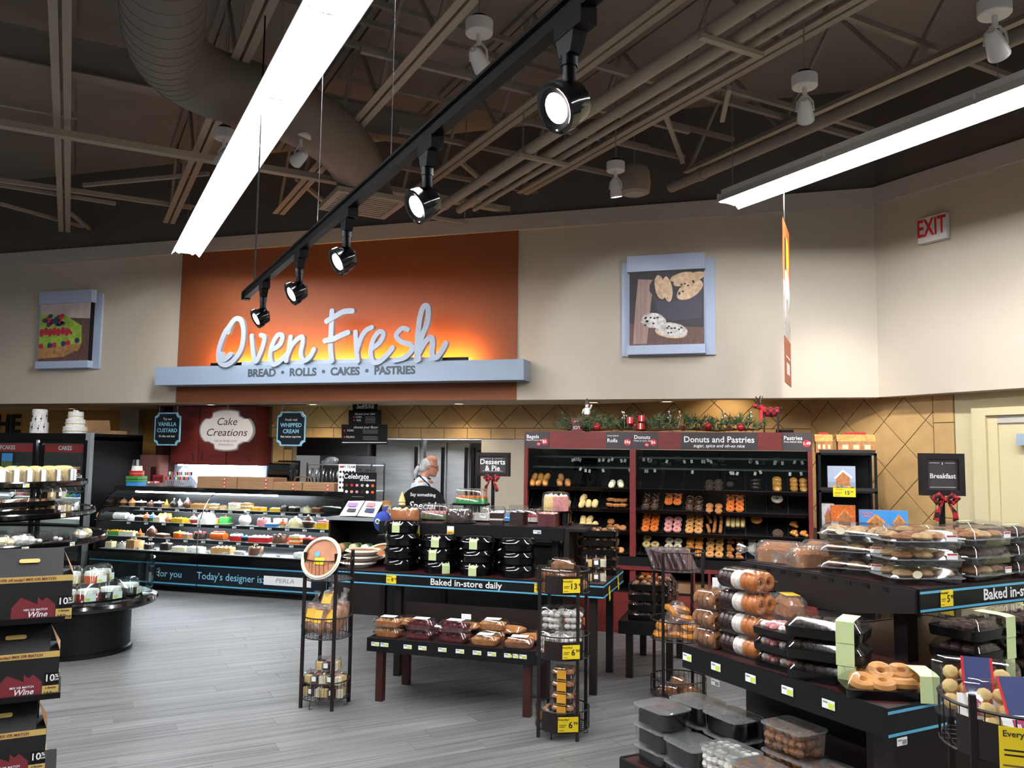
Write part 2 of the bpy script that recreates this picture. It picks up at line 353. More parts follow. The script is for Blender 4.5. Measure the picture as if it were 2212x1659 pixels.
# tiled walls, every tile its own piece
def clip(poly, lo, hi, ax):
    for sgn, lim in ((1, lo), (-1, -hi)):
        out = []
        for i in range(len(poly)):
            a, b_ = poly[i - 1], poly[i]; ia = sgn * a[ax] >= lim; ib = sgn * b_[ax] >= lim
            if ia != ib:
                t = (sgn * lim - a[ax]) / (b_[ax] - a[ax]); out.append(tuple(a[j] + (b_[j] - a[j]) * t for j in (0, 1)))
            if ib: out.append(b_)
        poly = out
        if len(poly) < 3: return []
    return poly
HD = .235; tile_full = MB().prism([(HD - .006, 0), (0, HD - .006), (-HD + .006, 0), (0, -HD + .006)], 0, .012, 'tile').mesh('tile')
def tiles(wall, M, x0, x1, z0, z1, ox=0, oz=0):
    i0 = int((x0 - ox) / HD) - 1
    for i in range(i0, int((x1 - ox) / HD) + 2):
        for j in range(int((z0 - oz) / HD) - 1, int((z1 - oz) / HD) + 2):
            if (i + j) % 2: continue
            cx, cz = ox + i * HD, oz + j * HD; g = HD - .006
            full = [(cx + g, cz), (cx, cz + g), (cx - g, cz), (cx, cz - g)]
            pl = clip(full, x0, x1, 0); pl = clip(pl, z0, z1, 1) if pl else []
            if len(pl) < 3: continue
            ar = abs(sum(pl[k - 1][0] * pl[k][1] - pl[k][0] * pl[k - 1][1] for k in range(len(pl)))) / 2
            if ar < .0006: continue
            if ar > 1.99 * g * g: put('tile', tile_full, wall, M @ TR(cx, 0, cz) @ STAND)
            else: put('tile', MB().prism([(a - cx, b_ - cz) for a, b_ in pl], 0, .012, 'tile'), wall, M @ TR(cx, 0, cz) @ STAND)
def border(wall, M, x0, x1, z0, z1, w=.31):
    n = max(1, round((x1 - x0) / w)); w = (x1 - x0) / n
    me = MB().box(.004, w - .004, -.012, 0, z0 + .004, z1 - .004, 'tile').mesh('border_tile')
    for k in range(n): put('border_tile', me, wall, M @ TR(x0 + k * w, 0, 0))
wk = struct('wall_kitchen', MB().box(-6.6, .55, 9.9, 10.0, 1.86, 2.62, 'grout'), 'tan diamond tiled wall above the kitchen opening', 'wall')
KM = TR(0, 9.9, 0)
tiles(wk, KM, -6.45, .5, 2.0, 2.6, -6.2, 2.06); border(wk, KM, -6.45, .5, 1.86, 1.995)
put('pier_tile_back', MB().box(-6.45, -6.12, 9.9, 10.0, 0, 1.86, 'grout'), wk); tiles(wk, KM, -6.42, -6.26, .9, 1.85, -6.3, 1.6)
border(wk, KM, -6.25, -6.13, .9, 1.3); border(wk, KM, -6.25, -6.13, 1.3, 1.7)
struct('wall_pier', MB().box(-3.42, .55, 9.9, 10.05, 0, 1.855, 'wall_beige'), 'plain tan wall panel beside the stainless ovens', 'wall')
wt = struct('wall_tile', MB().box(0, 1.72, 0, .1, 0, 2.62, 'grout', TR(.5, 9.9, 0) @ RZ(-45)), 'tan diamond tiled wall beside the donut cabinet', 'wall')
TM = TR(.5, 9.9, 0) @ RZ(-45)
tiles(wt, TM, 0, 1.50, .9, 2.62, .25, 2.05)
for k in range(6): border(wt, TM, 1.505, 1.715, 2.62 - .3 * (k + 1), 2.62 - .3 * k, .2)
# cream wall with a doorway further along
CM = TM @ TR(1.72, 0, 0)
struct('wall_door', MB().box(0, 5, 0, .1, 0, 2.62, 'door_cream', CM), 'cream wall beside the tiled wall', 'wall')
dr = struct('door_1', MB().box(.42, 1.4, -.012, 0, 0, 2.0, 'door_cream', CM), 'cream door in a stepped cream frame', 'door')
put('door_frame', MB().box(.2, .33, -.06, 0, 0, 2.14, 'door_cream', CM).box(.33, .42, -.03, 0, 0, 2.07, 'door_cream', CM).box(.33, 1.5, -.06, 0, 2.07, 2.14, 'door_cream', CM).box(.42, 1.5, -.03, 0, 2.0, 2.07, 'trim_cream', CM), dr)
put('door_closer', MB().box(.62, .9, -.09, -.012, 1.80, 1.90, 'greyblue', CM), dr)
# kitchen room behind the opening
struct('wall_kitchen_rear', MB().box(-7.2, -1.8, 12.5, 12.6, 0, 2.7, 'grey'), 'grey rear wall of the kitchen', 'wall')
struct('wall_left', MB().box(-13.5, -8.1, 10.6, 10.7, 0, SOF, mat('ochre', '#b9883f', .7) and 'ochre').box(-9.55, -9.2, 10.5, 10.6, 0, SOF, 'wall_beige'), 'ochre wall with black letters behind the cake cooler', 'wall')
struct('wall_side', MB().box(-8.1, -8.0, 9.6, 10.7, 0, SOF, 'mahogany'), 'dark red wood return wall beside the cake cooler', 'wall')
# ------------------------------------------------------------------ roof
ce = struct('ceiling', MB().box(-14, 14, -11, 10, DECK, DECK + .1, 'deck'), 'dark taupe roof deck over the store with open steel joists', 'ceiling')
ZC = 4.65
def d1line(c, z, v0, y1=8.9): u = c * S2; v1 = y1 / S2 - u; return UV(u, v0, z), UV(u, v1, z)
for ji, c in enumerate((-3.45, -1.9, -.3, 1.42, 3.07, 4.74, 6.27, 7.95)):
    a, b_ = d1line(c, ZC, -3); d = (b_ - a).normalized(); sd = V((S2, S2, 0)); up = V((0, 0, 1))
    if c > 6.5: b_ = a + (b_ - a) * .97
    mb = MB()
    for k in (-1, 1):
        mb.bar(a + sd * .042 * k, b_ + sd * .042 * k, .06, .012, 'steel_light'); mb.bar(a + sd * .018 * k + up * .03, b_ + sd * .018 * k + up * .03, .010, .06, 'steel_light')
    j = put('joist', mb, ce)
    tp = MB()
    for k in (-1, 1): tp.bar(a + sd * .04 * k + up * .83, b_ + sd * .04 * k + up * .83, .06, .03, 'steel_taupe')
    put('top_chord', tp, j)
    n = int((b_ - a).length / .62); wb_ = MB(); st = (b_ - a) / n
    for k in range(n):
        p = a + st * k; q = a + st * (k + 1)
        wb_.bar(p + up * (.02 if k % 2 else .82), q + up * (.82 if k % 2 else .02), .03, .03, 'steel_taupe')
    tag(put('web', wb_, j), kind='stuff')
def d2beam(name, x, y, z, w, h, u0, u1, m='steel_light', ch=False):
    v = (PZ(x, y, z).y - PZ(x, y, z).x) * S2; mb = MB(); a, b_ = UV(u0, v, z), UV(u1, v, z)
    if ch: mb.bar(a, b_, w, .012, m); mb.bar(a + V((0, 0, h)), b_ + V((0, 0, h)), w * .9, .012, m); mb.bar(a + V((0, 0, h / 2)), b_ + V((0, 0, h / 2)), .01, h, m)
    else: mb.bar(a, b_, w, h, m)
    return put(name, mb, ce)
d2beam('girder', 100, 150, 4.9, .16, .3, -4, 3.2, 'steel_taupe', True)
d2beam('bridging_angle', 60, 233, 4.85, .05, .05, -4, -.1); d2beam('bridging_angle', 300, 432, 4.7, .05, .05, -4, 1.2)
d2beam('bridging_angle', 60, 395, 4.8, .03, .03, -4, 1.6); d2beam('strut_channel', 300, 318, 4.52, .10, .06, -1.3, 4.5)
for (x, y, z, u0, u1) in ((1000, 60, 5.25, 1, 5.5), (900, 130, 5.0, 1.5, 6), (1100, 250, 5.1, 2, 6), (1050, 320, 4.72, 2.6, 5.4), (1300, 300, 4.72, 3.3, 5.4), (1600, 200, 4.75, 4.4, 7.5), (1250, 130, 4.75, 3.3, 7), (950, 150, 4.72, 1.8, 5), (1900, 60, 4.8, 4.5, 8), (760, 40, 5.2, .8, 4), (1050, 395, 4.7, 2.6, 4.9)):
    d2beam('bridging_angle', x, y, z, .045, .045, u0, u1, 'steel_taupe')
for p, q in (((180, 490), (0, 440)), ((195, 495), (145, 455)), ((0, 400), (250, 440)), ((180, 400), (450, 375)), ((995, 350), (1035, 385)), ((1435, 240), (1475, 350)), ((1575, 190), (1560, 260)), ((640, 385), (705, 440))):
    put('brace', MB().bar(PZ(*p, 4.7), PZ(*q, 4.7), .04, .04, 'steel_light'), ce)
# pipes run along the store grid below the joists
def pipe(c, z, r, v0, y1, label, m='steel_light'):
    a, b_ = d1line(c, z, v0, y1); tag(put('ceiling_pipe', MB().tube([a, b_], r, 12, m).tube([b_ - (b_ - a).normalized() * .5, b_ - (b_ - a).normalized() * .44], r * 1.18, 12, m)), label, 'pipe', 'pipes under the roof')
pipe(4.79, 4.3, .048, -2, 8.33, 'thick taupe ceiling pipe with the longest end, first of three on the hangers')
pipe(5.08, 4.3, .042, -2, 8.22, 'taupe ceiling pipe between the thickest and thinnest pipes on the hangers')
pipe(5.275, 4.3, .026, -2, 8.25, 'thin taupe conduit beside the two thick pipes on the hangers')
pipe(7.6, 4.45, .055, -2, 8.5, 'single taupe ceiling pipe above the fluorescent light near the exit sign', 'steel_taupe')
for i, yy in enumerate((8.15, 6.65, 5.0)):
    h = root('pipe_hanger', ('pipe hanger with slotted bar at the pipe ends', 'pipe hanger with slotted bar halfway along the three pipes', 'pipe hanger with slotted bar farther up the three pipes')[i], 'pipe hanger', (0, 0, 0), group='hangers under the three pipes')
    a = V((4.65 - yy, yy, 4.235)); b_ = a + V((.36, .36, 0))
    put('slotted_bar', MB().bar(a, b_, .045, .03, 'steel_light'), h)
    put('rod', MB().tube([a + V((.03, .03, 0)), a + V((.03, .03, 1.2))], .006, 6, 'steel_taupe').tube([b_ - V((.03, .03, 0)), b_ + V((-.03, -.03, 1.2))], .006, 6, 'steel_taupe'), h)
# round air duct with elbow and ceiling diffuser
def smooth(P, n=6):
    out = []
    for i in range(len(P) - 1):
        p0, p1, p2, p3 = P[max(i - 1, 0)], P[i], P[i + 1], P[min(i + 2, len(P) - 1)]
        for k in range(n):
            t = k / n; out.append(.5 * (2 * p1 + (p2 - p0) * t + (2 * p0 - 5 * p1 + 4 * p2 - p3) * t * t + (3 * p1 - p0 - 3 * p2 + p3) * t ** 3))
    return out + [P[-1]]
mat('duct', '#6f665b', .6, var=(2, .08), bump=(3, .1))
dc = root('air_duct', 'large round taupe air duct bending to a square ceiling diffuser', 'air duct', (0, 0, 0))
Pd = smooth([PZ(352, -520, 4.6), PZ(355, -200, 4.55), PZ(352, 0, 4.5), PZ(365, 110, 4.5), PZ(440, 172, 4.5), PZ(560, 212, 4.5), PZ(665, 258, 4.5), PZ(745, 320, 4.5), PZ(785, 385, 4.46)])
put('duct_run', MB().tube(Pd, .262, 22, 'duct'), dc)
rb_ = MB()
for i in range(2, 22, 1):
    t = (Pd[min(i + 1, len(Pd) - 1)] - Pd[i]).normalized(); rb_.tube([Pd[i] - t * .009, Pd[i] + t * .009], .265, 22, 'duct')
tag(put('seam_rib', rb_, dc), kind='stuff')
e_ = Pd[-1]; dM = TR(e_.x, e_.y, 4.22) @ RZ(45)
put('drop_boot', MB().loft([[(x, y, .0) for x, y in rr(.5, .5, .02)], [(x, y, .3) for x, y in rr(.5, .5, .24)]], 'duct', M=dM), dc)
df = put('diffuser', MB().box(-.36, .36, -.36, -.30, -.05, 0, 'steel_light', dM).box(-.36, .36, .30, .36, -.05, 0, 'steel_light', dM).box(-.36, -.30, -.3, .3, -.05, 0, 'steel_light', dM).box(.30, .36, -.3, .3, -.05, 0, 'steel_light', dM).box(-.3, .3, -.3, .3, -.012, 0, 'black', dM), dc)
for k in range(9): put('louver', MB().box(-.3, .3, -.27 + k * .064, -.235 + k * .064, -.045, -.03, 'steel_light', dM), df)
# ================================================================== lamps the store has
def strip_light(c, y1, n, label, z=4.0, cord=True):
    u = c * S2; v1 = y1 / S2 - u; L_ = 1.22
    o = root('strip_light', label, 'strip light', UV(u, v1, z), 45, 'fluorescent strip rows')
    # local X across the row (grid u), local -Y back along the row
    Ln = n * L_
    put('housing', MB().box(-.05, .05, -Ln, 0, .0535, .10, 'white_paint').loft([[(-.16, y, -.05), (-.155, y, -.05), (-.05, y, .045), (.05, y, .045), (.155, y, -.05), (.16, y, -.05), (.055, y, .052), (-.055, y, .052)] for y in (-Ln, 0)], 'reflector'), o)
    for k in range(n):
        for x in (-.075, 0, .075):
            t = put('fluorescent_tube', MB().tube([(x, -k * L_ - .03, .005 - abs(x) * .3), (x, -(k + 1) * L_ + .03, .005 - abs(x) * .3)], .017, 8, 'tube_light'), o)
    for k in range(n + 1):
        y = -k * L_; y = max(min(y, -.012), -Ln + .012)
        put('lamp_holder', MB().box(-.1, .1, y - .011, y + .011, -.022, .05, 'white_paint'), o)
    if cord:
        for k in range(0, n + 1, 2): put('hanger_wire', MB().tube([(0, -k * L_ - .1, .1), (0, -k * L_ - .1, DECK - z)], .004, 5, 'steel_taupe'), o)
    return o
strip_light(1.54, 8.05, 8, 'long fluorescent strip row above the spotlight track and orange panel')
strip_light(7.34, 7.66, 8, 'long fluorescent strip row ending near the orange hanging banner')
strip_light(-4.3, 4.0, 7, 'fluorescent strip row over the aisle by the wine cartons')
strip_light(1.54, -2.2, 4, 'fluorescent strip row over the store floor behind the camera'); strip_light(7.34, -1.0, 4, 'fluorescent strip row behind the camera on the exit side')
# black lighting track with five spotlights
def trk(v, z=2.7, c=1.42): return UV(c * S2, v, z)
vE = trk(0); v_end = 5.75
tk = root('spotlight_track', 'black suspended lighting track hanging in front of the orange panel', 'light track', trk(v_end), 45)
put('rail', MB().box(-.018, .018, -8.5, 0, -.012, .024, 'black_satin').box(-.03, .03, -8.5, 0, .024, .034, 'black_satin'), tk)
put('end_cap', MB().box(-.026, .026, -.02, .03, -.018, .03, 'black_satin').cyl(.006, .03, .05, 8, 'chrome'), tk)
put('cord', MB().tube([(0.03, -.12, .03), (.03, -.12, DECK - 2.7)], .006, 6, 'black'), tk)
for k, px_ in enumerate((672, 828)):
    y = min((abs(PROJ(trk(v))[0] - px_), v) for v in [i * .01 for i in range(0, 575)])[1] - v_end; put('cable', MB().tube([(.03, y, .03), (.03, y, DECK - 2.7)], .0025, 5, 'chrome'), tk)
def spot_head(mb_, M): pass
def track_spot(px, py, label, yaw=-130, tilt=30, power=25):
    # the lamp's place along the track, found where the track passes that column
    best = min((abs(PROJ(trk(v))[0] - px), v) for v in [i * .01 for i in range(-100, 580)])[1]
    o = root('track_spotlight', label, 'spotlight', trk(best), 45, 'black spotlights on the track')
    put('adapter', MB().box(-.022, .022, -.085, .035, -.055, -.012, 'black_satin').loft([[(-.02, -.05, -.055), (.02, -.05, -.055), (.02, .03, -.055), (-.02, .03, -.055)], [(-.016, -.03, -.10), (.016, -.03, -.10), (.016, .02, -.10), (-.016, .02, -.10)]], 'black_satin'), o)
    put('swivel_arm', MB().cyl(.021, -.125, -.098, 14, 'black_satin').tube([(0, 0, -.12), (0, 0, -.165), (.012, -.006, -.19), (.03, -.015, -.20)], .018, 10, 'black_satin'), o)
    Mh = TR(.0, -.005, -.215) @ RZ(yaw - 45) @ RY(90 + tilt)
    hd = put('lamp_head', MB().lathe([(.001, -.036), (.03, -.034), (.047, -.022), (.052, 0), (.052, .02), (.060, .024), (.060, .05), (.052, .052), (.042, .046)], 22, 'black_gloss', Mh, cap=False), o)
    put('lens', MB().lathe([(.001, .040), (.034, .041), (.038, .046)], 18, 'lens_on', Mh, cap=False).lathe([(.036, .046), (.052, .051)], 18, 'black_satin', Mh, cap=False), hd)
    ld = bpy.data.lights.new('spot_lamp', 'SPOT'); ld.energy = power; ld.spot_size = 1.0; ld.spot_blend = .7; ld.shadow_soft_size = .03; ld.color = (1, .93, .88)
    lo = bpy.data.objects.new('spot_lamp', ld); COL.objects.link(lo); lo.parent = hd
    lo.matrix_local = Mh @ TR(0, 0, .06) @ RX(180)
    return o
track_spot(570, 640, 'black track spotlight at the very end of the track, smallest in view')
track_spot(648, 560, 'black track spotlight second from the track end')
track_spot(750, 460, 'black track spotlight in the middle of the five')
track_spot(925, 290, 'black track spotlight hanging just past the rail joint')
track_spot(1232, 10, 'large black track spotlight with glowing lens, biggest of the five')
# white ceiling spots on round canopies
def can_spot(px, py, z, label, aim, power, col=(1, .97, .95), size=1.0, blend=.6, tw=1.0):
    p = PZ(px, py, z); o = root('ceiling_spotlight', label, 'spotlight', p, 0, 'white spotlights under the roof')
    put('canopy', MB().cyl(.085, -.03, .045, 20, 'white_paint').lathe([(.085, -.03), (.08, -.036)], 20, 'white_paint').cyl(.05, .045, .075, 12, 'black_satin'), o)
    put('feed_cord', MB().tube([(0, 0, .07), (0, 0, DECK - z)], .006, 6, 'steel_taupe'), o)
    put('stem', MB().cyl(.016, -.10, -.03, 10, 'white_paint'), o)
    d = (V(aim) - p).normalized(); q = d.to_track_quat('-Z', 'Y'); Mh = TR(0, 0, -.20) @ q.to_matrix().to_4x4()
    put('yoke', MB().tube([(-.055, 0, -.2), (-.05, 0, -.14), (-.02, 0, -.10), (.02, 0, -.10), (.05, 0, -.14), (.055, 0, -.2)], .008, 6, 'white_paint'), o)
    hd = put('lamp_head', MB().lathe([(.022, .095), (.042, .06), (.05, .0), (.058, -.075), (.05, -.075), (.04, -.03)], 20, 'white_paint', Mh, cap=False).lathe([(.001, .1), (.022, .095)], 20, 'white_paint', Mh, cap=False), o)
    put('lens', MB().lathe([(.001, -.03), (.042, -.032)], 18, 'lens_on', Mh, cap=False), hd)
    ld = bpy.data.lights.new('spot_lamp', 'SPOT'); ld.energy = power; ld.spot_size = size; ld.spot_blend = blend; ld.shadow_soft_size = .04; ld.color = col
    lo = bpy.data.objects.new('spot_lamp', ld); COL.objects.link(lo); lo.parent = o; lo.matrix_local = Mh @ TR(0, 0, -.09)
    return o
can_spot(1035, 62, 4.25, 'white ceiling spotlight on round canopy beside the track, aimed away', (-1.45, 9, 3.05), 230, (.85, .9, 1), .50, .5)
can_spot(650, 290, 4.3, 'white ceiling spotlight half hidden between strip light and track', (-9.2, 9, 3.0), 240, (.85, .9, 1), .5, .5)
can_spot(1738, 178, 4.2, 'white ceiling spotlight hanging straight down before the big pipe', (.62, 9, 2.3), 380, (1, .9, .8), .55, .9)
can_spot(2148, 20, 4.1, 'white ceiling spotlight in the corner above the exit sign light row', (2.6, 7.5, 2.4), 130, (1, .92, .82), .9, .8)
can_spot(485, 292, 4.35, 'white ceiling spotlight mostly hidden behind the strip light', (-9.2, 9, 3.0), 60, (.85, .9, 1), .5, .5)
e5 = can_spot(1330, 362, 4.3, 'white ceiling spotlight with chrome lens under the round speaker', (-1.0, 8.0, 1.2), 60, (1, .92, .85), .7, .5)
sp = PZ(1347, 360, 4.42)
so_ = root('ceiling_speaker', 'taupe drum shaped speaker beside the white spotlight', 'speaker', (sp.x + .05, sp.y + .35, sp.z - .05))
put('drum', MB().lathe([(.12, .16), (.15, .12), (.165, -.02), (.15, -.10), (.10, -.12)], 22, 'steel_taupe'), so_); put('grille', MB().lathe([(.001, -.121), (.09, -.122), (.10, -.12)], 22, 'steel_light', cap=False), so_)
put('hanger_wire', MB().tube([(0, 0, .16), (0, 0, DECK - sp.z)], .006, 6, 'steel_taupe'), so_)
# recessed downlights in the soffit and recess
for i, (x, y, z, lb, pw) in enumerate(((-1.9, 9.45, SOF, 'round downlight in the soffit near the gnome figure', 14), (-1.05, 9.4, SOF, 'round downlight in the soffit above the garland', 14), (-3.6, 9.55, SOF, 'round downlight in the soffit above the kitchen opening', 22), (.85, 9.2, 2.62, 'round downlight hidden over the tiled wall', 34), (-.4, 9.55, 2.62, 'round downlight hidden over the donut cabinet', 34), (-5.6, 9.5, SOF, 'round downlight in the soffit before the dark red cupboard', 22), (-7.1, 9.42, SOF, 'round downlight in the soffit above the cake sign', 20), (-10.1, 10.1, SOF, 'round downlight in the soffit by the ochre wall', 40))):
    o = root('downlight', lb, 'downlight', (x, y, z), 0, 'recessed downlights over the counter')
    put('ring', MB().lathe([(.075, 0), (.09, -.006), (.075, -.008), (.06, -.002)], 20, 'white_paint', cap=False), o); put('lamp', MB().lathe([(.001, -.003), (.06, -.003)], 18, 'downlight', cap=False), o)
    ld = bpy.data.lights.new('downlight_lamp', 'SPOT'); ld.energy = pw; ld.spot_size = 2.2; ld.spot_blend = .6; ld.shadow_soft_size = .05; ld.color = (1, .85, .60)
    lo = bpy.data.objects.new('downlight_lamp', ld); COL.objects.link(lo); lo.parent = o; lo.matrix_local = TR(0, 0, -.02)
# kitchen lamp
kl = root('kitchen_light', 'white kitchen ceiling panel light behind the counter', 'panel light', (-4.6, 10.6, 2.6)); put('panel', MB().box(-.6, .6, -.3, .3, -.02, 0, 'led_panel'), kl)
put('frame', MB().box(-.62, -.6, -.32, .32, -.03, 0, 'white_paint').box(.6, .62, -.32, .32, -.03, 0, 'white_paint').box(-.6, .6, -.32, -.3, -.03, 0, 'white_paint').box(-.6, .6, .3, .32, -.03, 0, 'white_paint'), kl)
# ================================================================== signs and pictures
def xz(pts, Y): return [(PY(x, y, Y).x, PY(x, y, Y).z) for x, y in pts]
def slab(mb, pts, y0, y1, m, M=None): return mb.loft([[(x, y, z) for x, z in pts] for y in (y0, y1)], m, M=M)
def ell(mb, cx, cz, rx, rz, y, m, n=14, rot=0, th=.002, M=None, wob=0):
    pts = []
    for k in range(n):
        a = 2 * PI * k / n; q = 1 + (ru(-wob, wob) if wob else 0); x, z = rx * math.cos(a) * q, rz * math.sin(a) * q; c, s = math.cos(rot), math.sin(rot)
        pts.append((cx + x * c - z * s, cz + x * s + z * c))
    return slab(mb, pts, y, y + th, m, M)
# --- the big bakery sign
YS = 8.72
Lx0, Lx1 = PY(335, 812, YS).x, PY(1131, 800, YS).x; Lz0, Lz1 = PY(740, 826, YS).z, PY(740, 784, YS).z
sg = root('bakery_sign', 'grey bakery ledge sign with script letters glowing before the orange panel', 'sign', (0, 0, 0))
put('ledge', MB().box(Lx0, Lx1, YS, BW - .012, Lz0, Lz1, 'greyblue'), sg)
mat('slate_ink', '#39424a', .6); mat('sign_grey', '#a4aeb9', .5)
def zt(pts): return [(lambda p: (p.x, p.z))(PY(340 + a / 2.6976, 480 + b / 2.6976, YS - .02)) for a, b in pts]
GL = {
 'O': [[(412, 640), (425, 605), (455, 565), (488, 572), (503, 640), (490, 735), (445, 805), (395, 832), (360, 805), (362, 735), (392, 650), (418, 612), (440, 580)], [(372, 768), (392, 800), (430, 772)]],
 'v': [[(550, 662), (556, 735), (573, 812), (606, 750), (626, 675), (605, 658)]],
 'e': [[(668, 742), (712, 716), (730, 668), (706, 656), (676, 700), (658, 770), (670, 826), (706, 818), (750, 775)]],
 'n': [[(777, 668), (766, 740), (752, 808)], [(756, 785), (790, 712), (842, 668), (850, 700), (838, 765), (856, 806), (890, 788), (916, 742)]],
 'F': [[(1018, 518), (1014, 620), (1010, 720), (1018, 808)], [(988, 578), (1040, 548), (1090, 522), (1140, 518)], [(980, 692), (1030, 682), (1075, 660), (1116, 644)]],
 'r': [[(1155, 640), (1160, 725), (1168, 810)], [(1163, 755), (1186, 682), (1216, 634), (1252, 614)]],
 'e2': [[(1252, 735), (1296, 700), (1318, 652), (1296, 638), (1264, 675), (1244, 745), (1254, 808), (1288, 816), (1335, 778), (1372, 732)]],
 's': [[(1458, 625), (1425, 620), (1392, 660), (1420, 695), (1478, 716), (1484, 746), (1440, 790), (1380, 806)]],
 'h': [[(1512, 804), (1515, 700), (1530, 560), (1553, 492), (1578, 500), (1574, 580), (1545, 660), (1520, 740), (1522, 800)], [(1524, 765), (1560, 702), (1596, 672), (1606, 705), (1602, 770), (1626, 790), (1660, 750), (1682, 708)]]}
for k, ss in GL.items():
    mb = MB()
    for i_, s_ in enumerate(ss): stroke(mb, zt(s_), .064 if k in 'OFh' else .058, .045 + .008 * i_, 'sign_grey', M=TR(0, YS + .02, 0))
    put('script_letter', mb, sg)
put('raceway', MB().box(PY(520, 770, YS).x, PY(952, 770, YS).x, YS + .025, YS + .065, Lz1, Lz1 + .05, 'sign_grey'), sg)
tx = PY(710, 804, YS); letters(sg, 'BREAD  \u2022  ROLLS  \u2022  CAKES  \u2022  PASTRIES', .128, 'slate_ink', tx.x, YS - .001, (Lz0 + Lz1) / 2 + .012, ext=.002, bold=.04, sx=1.0)
gl = put('glow_strip', MB().box(PY(468, 770, 8.9).x, PY(1020, 770, 8.9).x, 8.785, 8.795, Lz1, Lz1 + .045, 'black').box(PY(468, 770, 8.9).x, PY(1020, 770, 8.9).x, 8.795, 8.797, Lz1 + .01, Lz1 + .04, 'led_warm'), sg)
# --- framed pictures
def picture(label, px0, px1, py0, py1, art, flip):
    a, b_ = PY(px0, py1, BW), PY(px1, py0, BW); W_, H_ = b_.x - a.x, b_.z - a.z
    o = root('framed_picture', label, 'picture', (a.x, BW, a.z), 0, 'pictures on the bakery wall')
    dx = .0
    put('back_panel', MB().box(-.07, W_ + .10, -.03, 0, -.03, H_ * .985, 'frame_blue'), o)
    put('top_bar', MB().box(0, W_, -.12, -.03, H_ - H_ * .14, H_ + .03, 'frame_blue'), o); put('bottom_bar', MB().box(0, W_, -.12, -.03, -.02, H_ * .075, 'frame_blue'), o)
    put('canvas', MB().box(.025, W_ - .02, -.10, -.03, H_ * .075, H_ * .86, 'black'), o)
    art(o, .025, W_ - .02, H_ * .075, H_ * .86, -.1006); return o
mat('art_wood', '#5d4139', .6, var=(8, .3), stretch=(6, 1, 1)); mat('art_dark', '#2c2528', .6, var=(5, .3)); mat('art_bowl', '#3b3540', .6); mat('art_cloth', '#9c8076', .7, var=(6, .2), stretch=(6, 1, .5)); mat('art_cookie', '#c9a987', .7, var=(18, .35)); mat('art_cookie2', '#d8cdc2', .7, var=(22, .5), col2='#efe8e0')
def art_cookie(o, x0, x1, z0, z1, y):
    w, h = x1 - x0, z1 - z0; q = lambda u, v: (x0 + u * w, z0 + v * h)
    def pl(mb, pts, m, k): slab(mb, [q(*p) for p in pts], y - k * .0012, y + .0005, m)
    mb = MB(); pl(mb, [(0, 0), (1, 0), (1, 1), (0, 1)], 'art_dark', 1); pl(mb, [(0, 0), (1, 0), (1, .22), (0, .30)], 'art_wood', 2); pl(mb, [(.05, .02), (.24, .02), (.30, .6), (.35, .88), (.12, .9), (.08, .5)], 'art_cloth', 3)
    pl(mb, [(.30, .78), (.34, .60), (.42, .38), (.6, .32), (.98, .34), (.999, .9), (.7, .8), (.45, .62)], 'art_bowl', 4)
    def bl(cx, cz, rx, rz, m, k, rot=0): c = q(cx, cz); ell(mb, c[0], c[1], rx * w, rz * h, y - k * .0012, m, 18, rot, .001, wob=.05)
    bl(.62, .8, .34, .22, 'art_dark', 5, .2); bl(.42, .78, .07, .17, 'art_cookie', 6, .15); bl(.52, .75, .07, .17, 'art_cookie', 7, .15); bl(.82, .87, .22, .07, 'art_cookie', 6, .3); bl(.82, .72, .2, .10, 'art_cookie', 8, .55); bl(.72, .9, .16, .06, 'art_cookie', 7, .2)
    bl(.33, .33, .17, .10, 'art_cookie2', 8, -.15); bl(.58, .20, .22, .095, 'art_cookie2', 9, -.2); bl(.57, .17, .22, .085, 'art_cookie', 8, -.15)
    for k in range(26): bl(*((.33 + ru(-.12, .12), .33 + ru(-.06, .06)) if k < 10 else (.58 + ru(-.15, .15), .20 + ru(-.05, .05)) if k < 18 else (.8 + ru(-.15, .15), .74 + ru(-.08, .1))), .016, .012, 'art_dark', 10)
    put('print', mb, o)
mat('art_blue', '#2b3558', .6); mat('art_red', '#b6223a', .5); mat('art_kiwi', '#8fae3c', .6, var=(14, .3)); mat('art_pale', '#b9a9a0', .7, var=(4, .3)); mat('art_crust', '#a97c4c', .7, var=(14, .3))
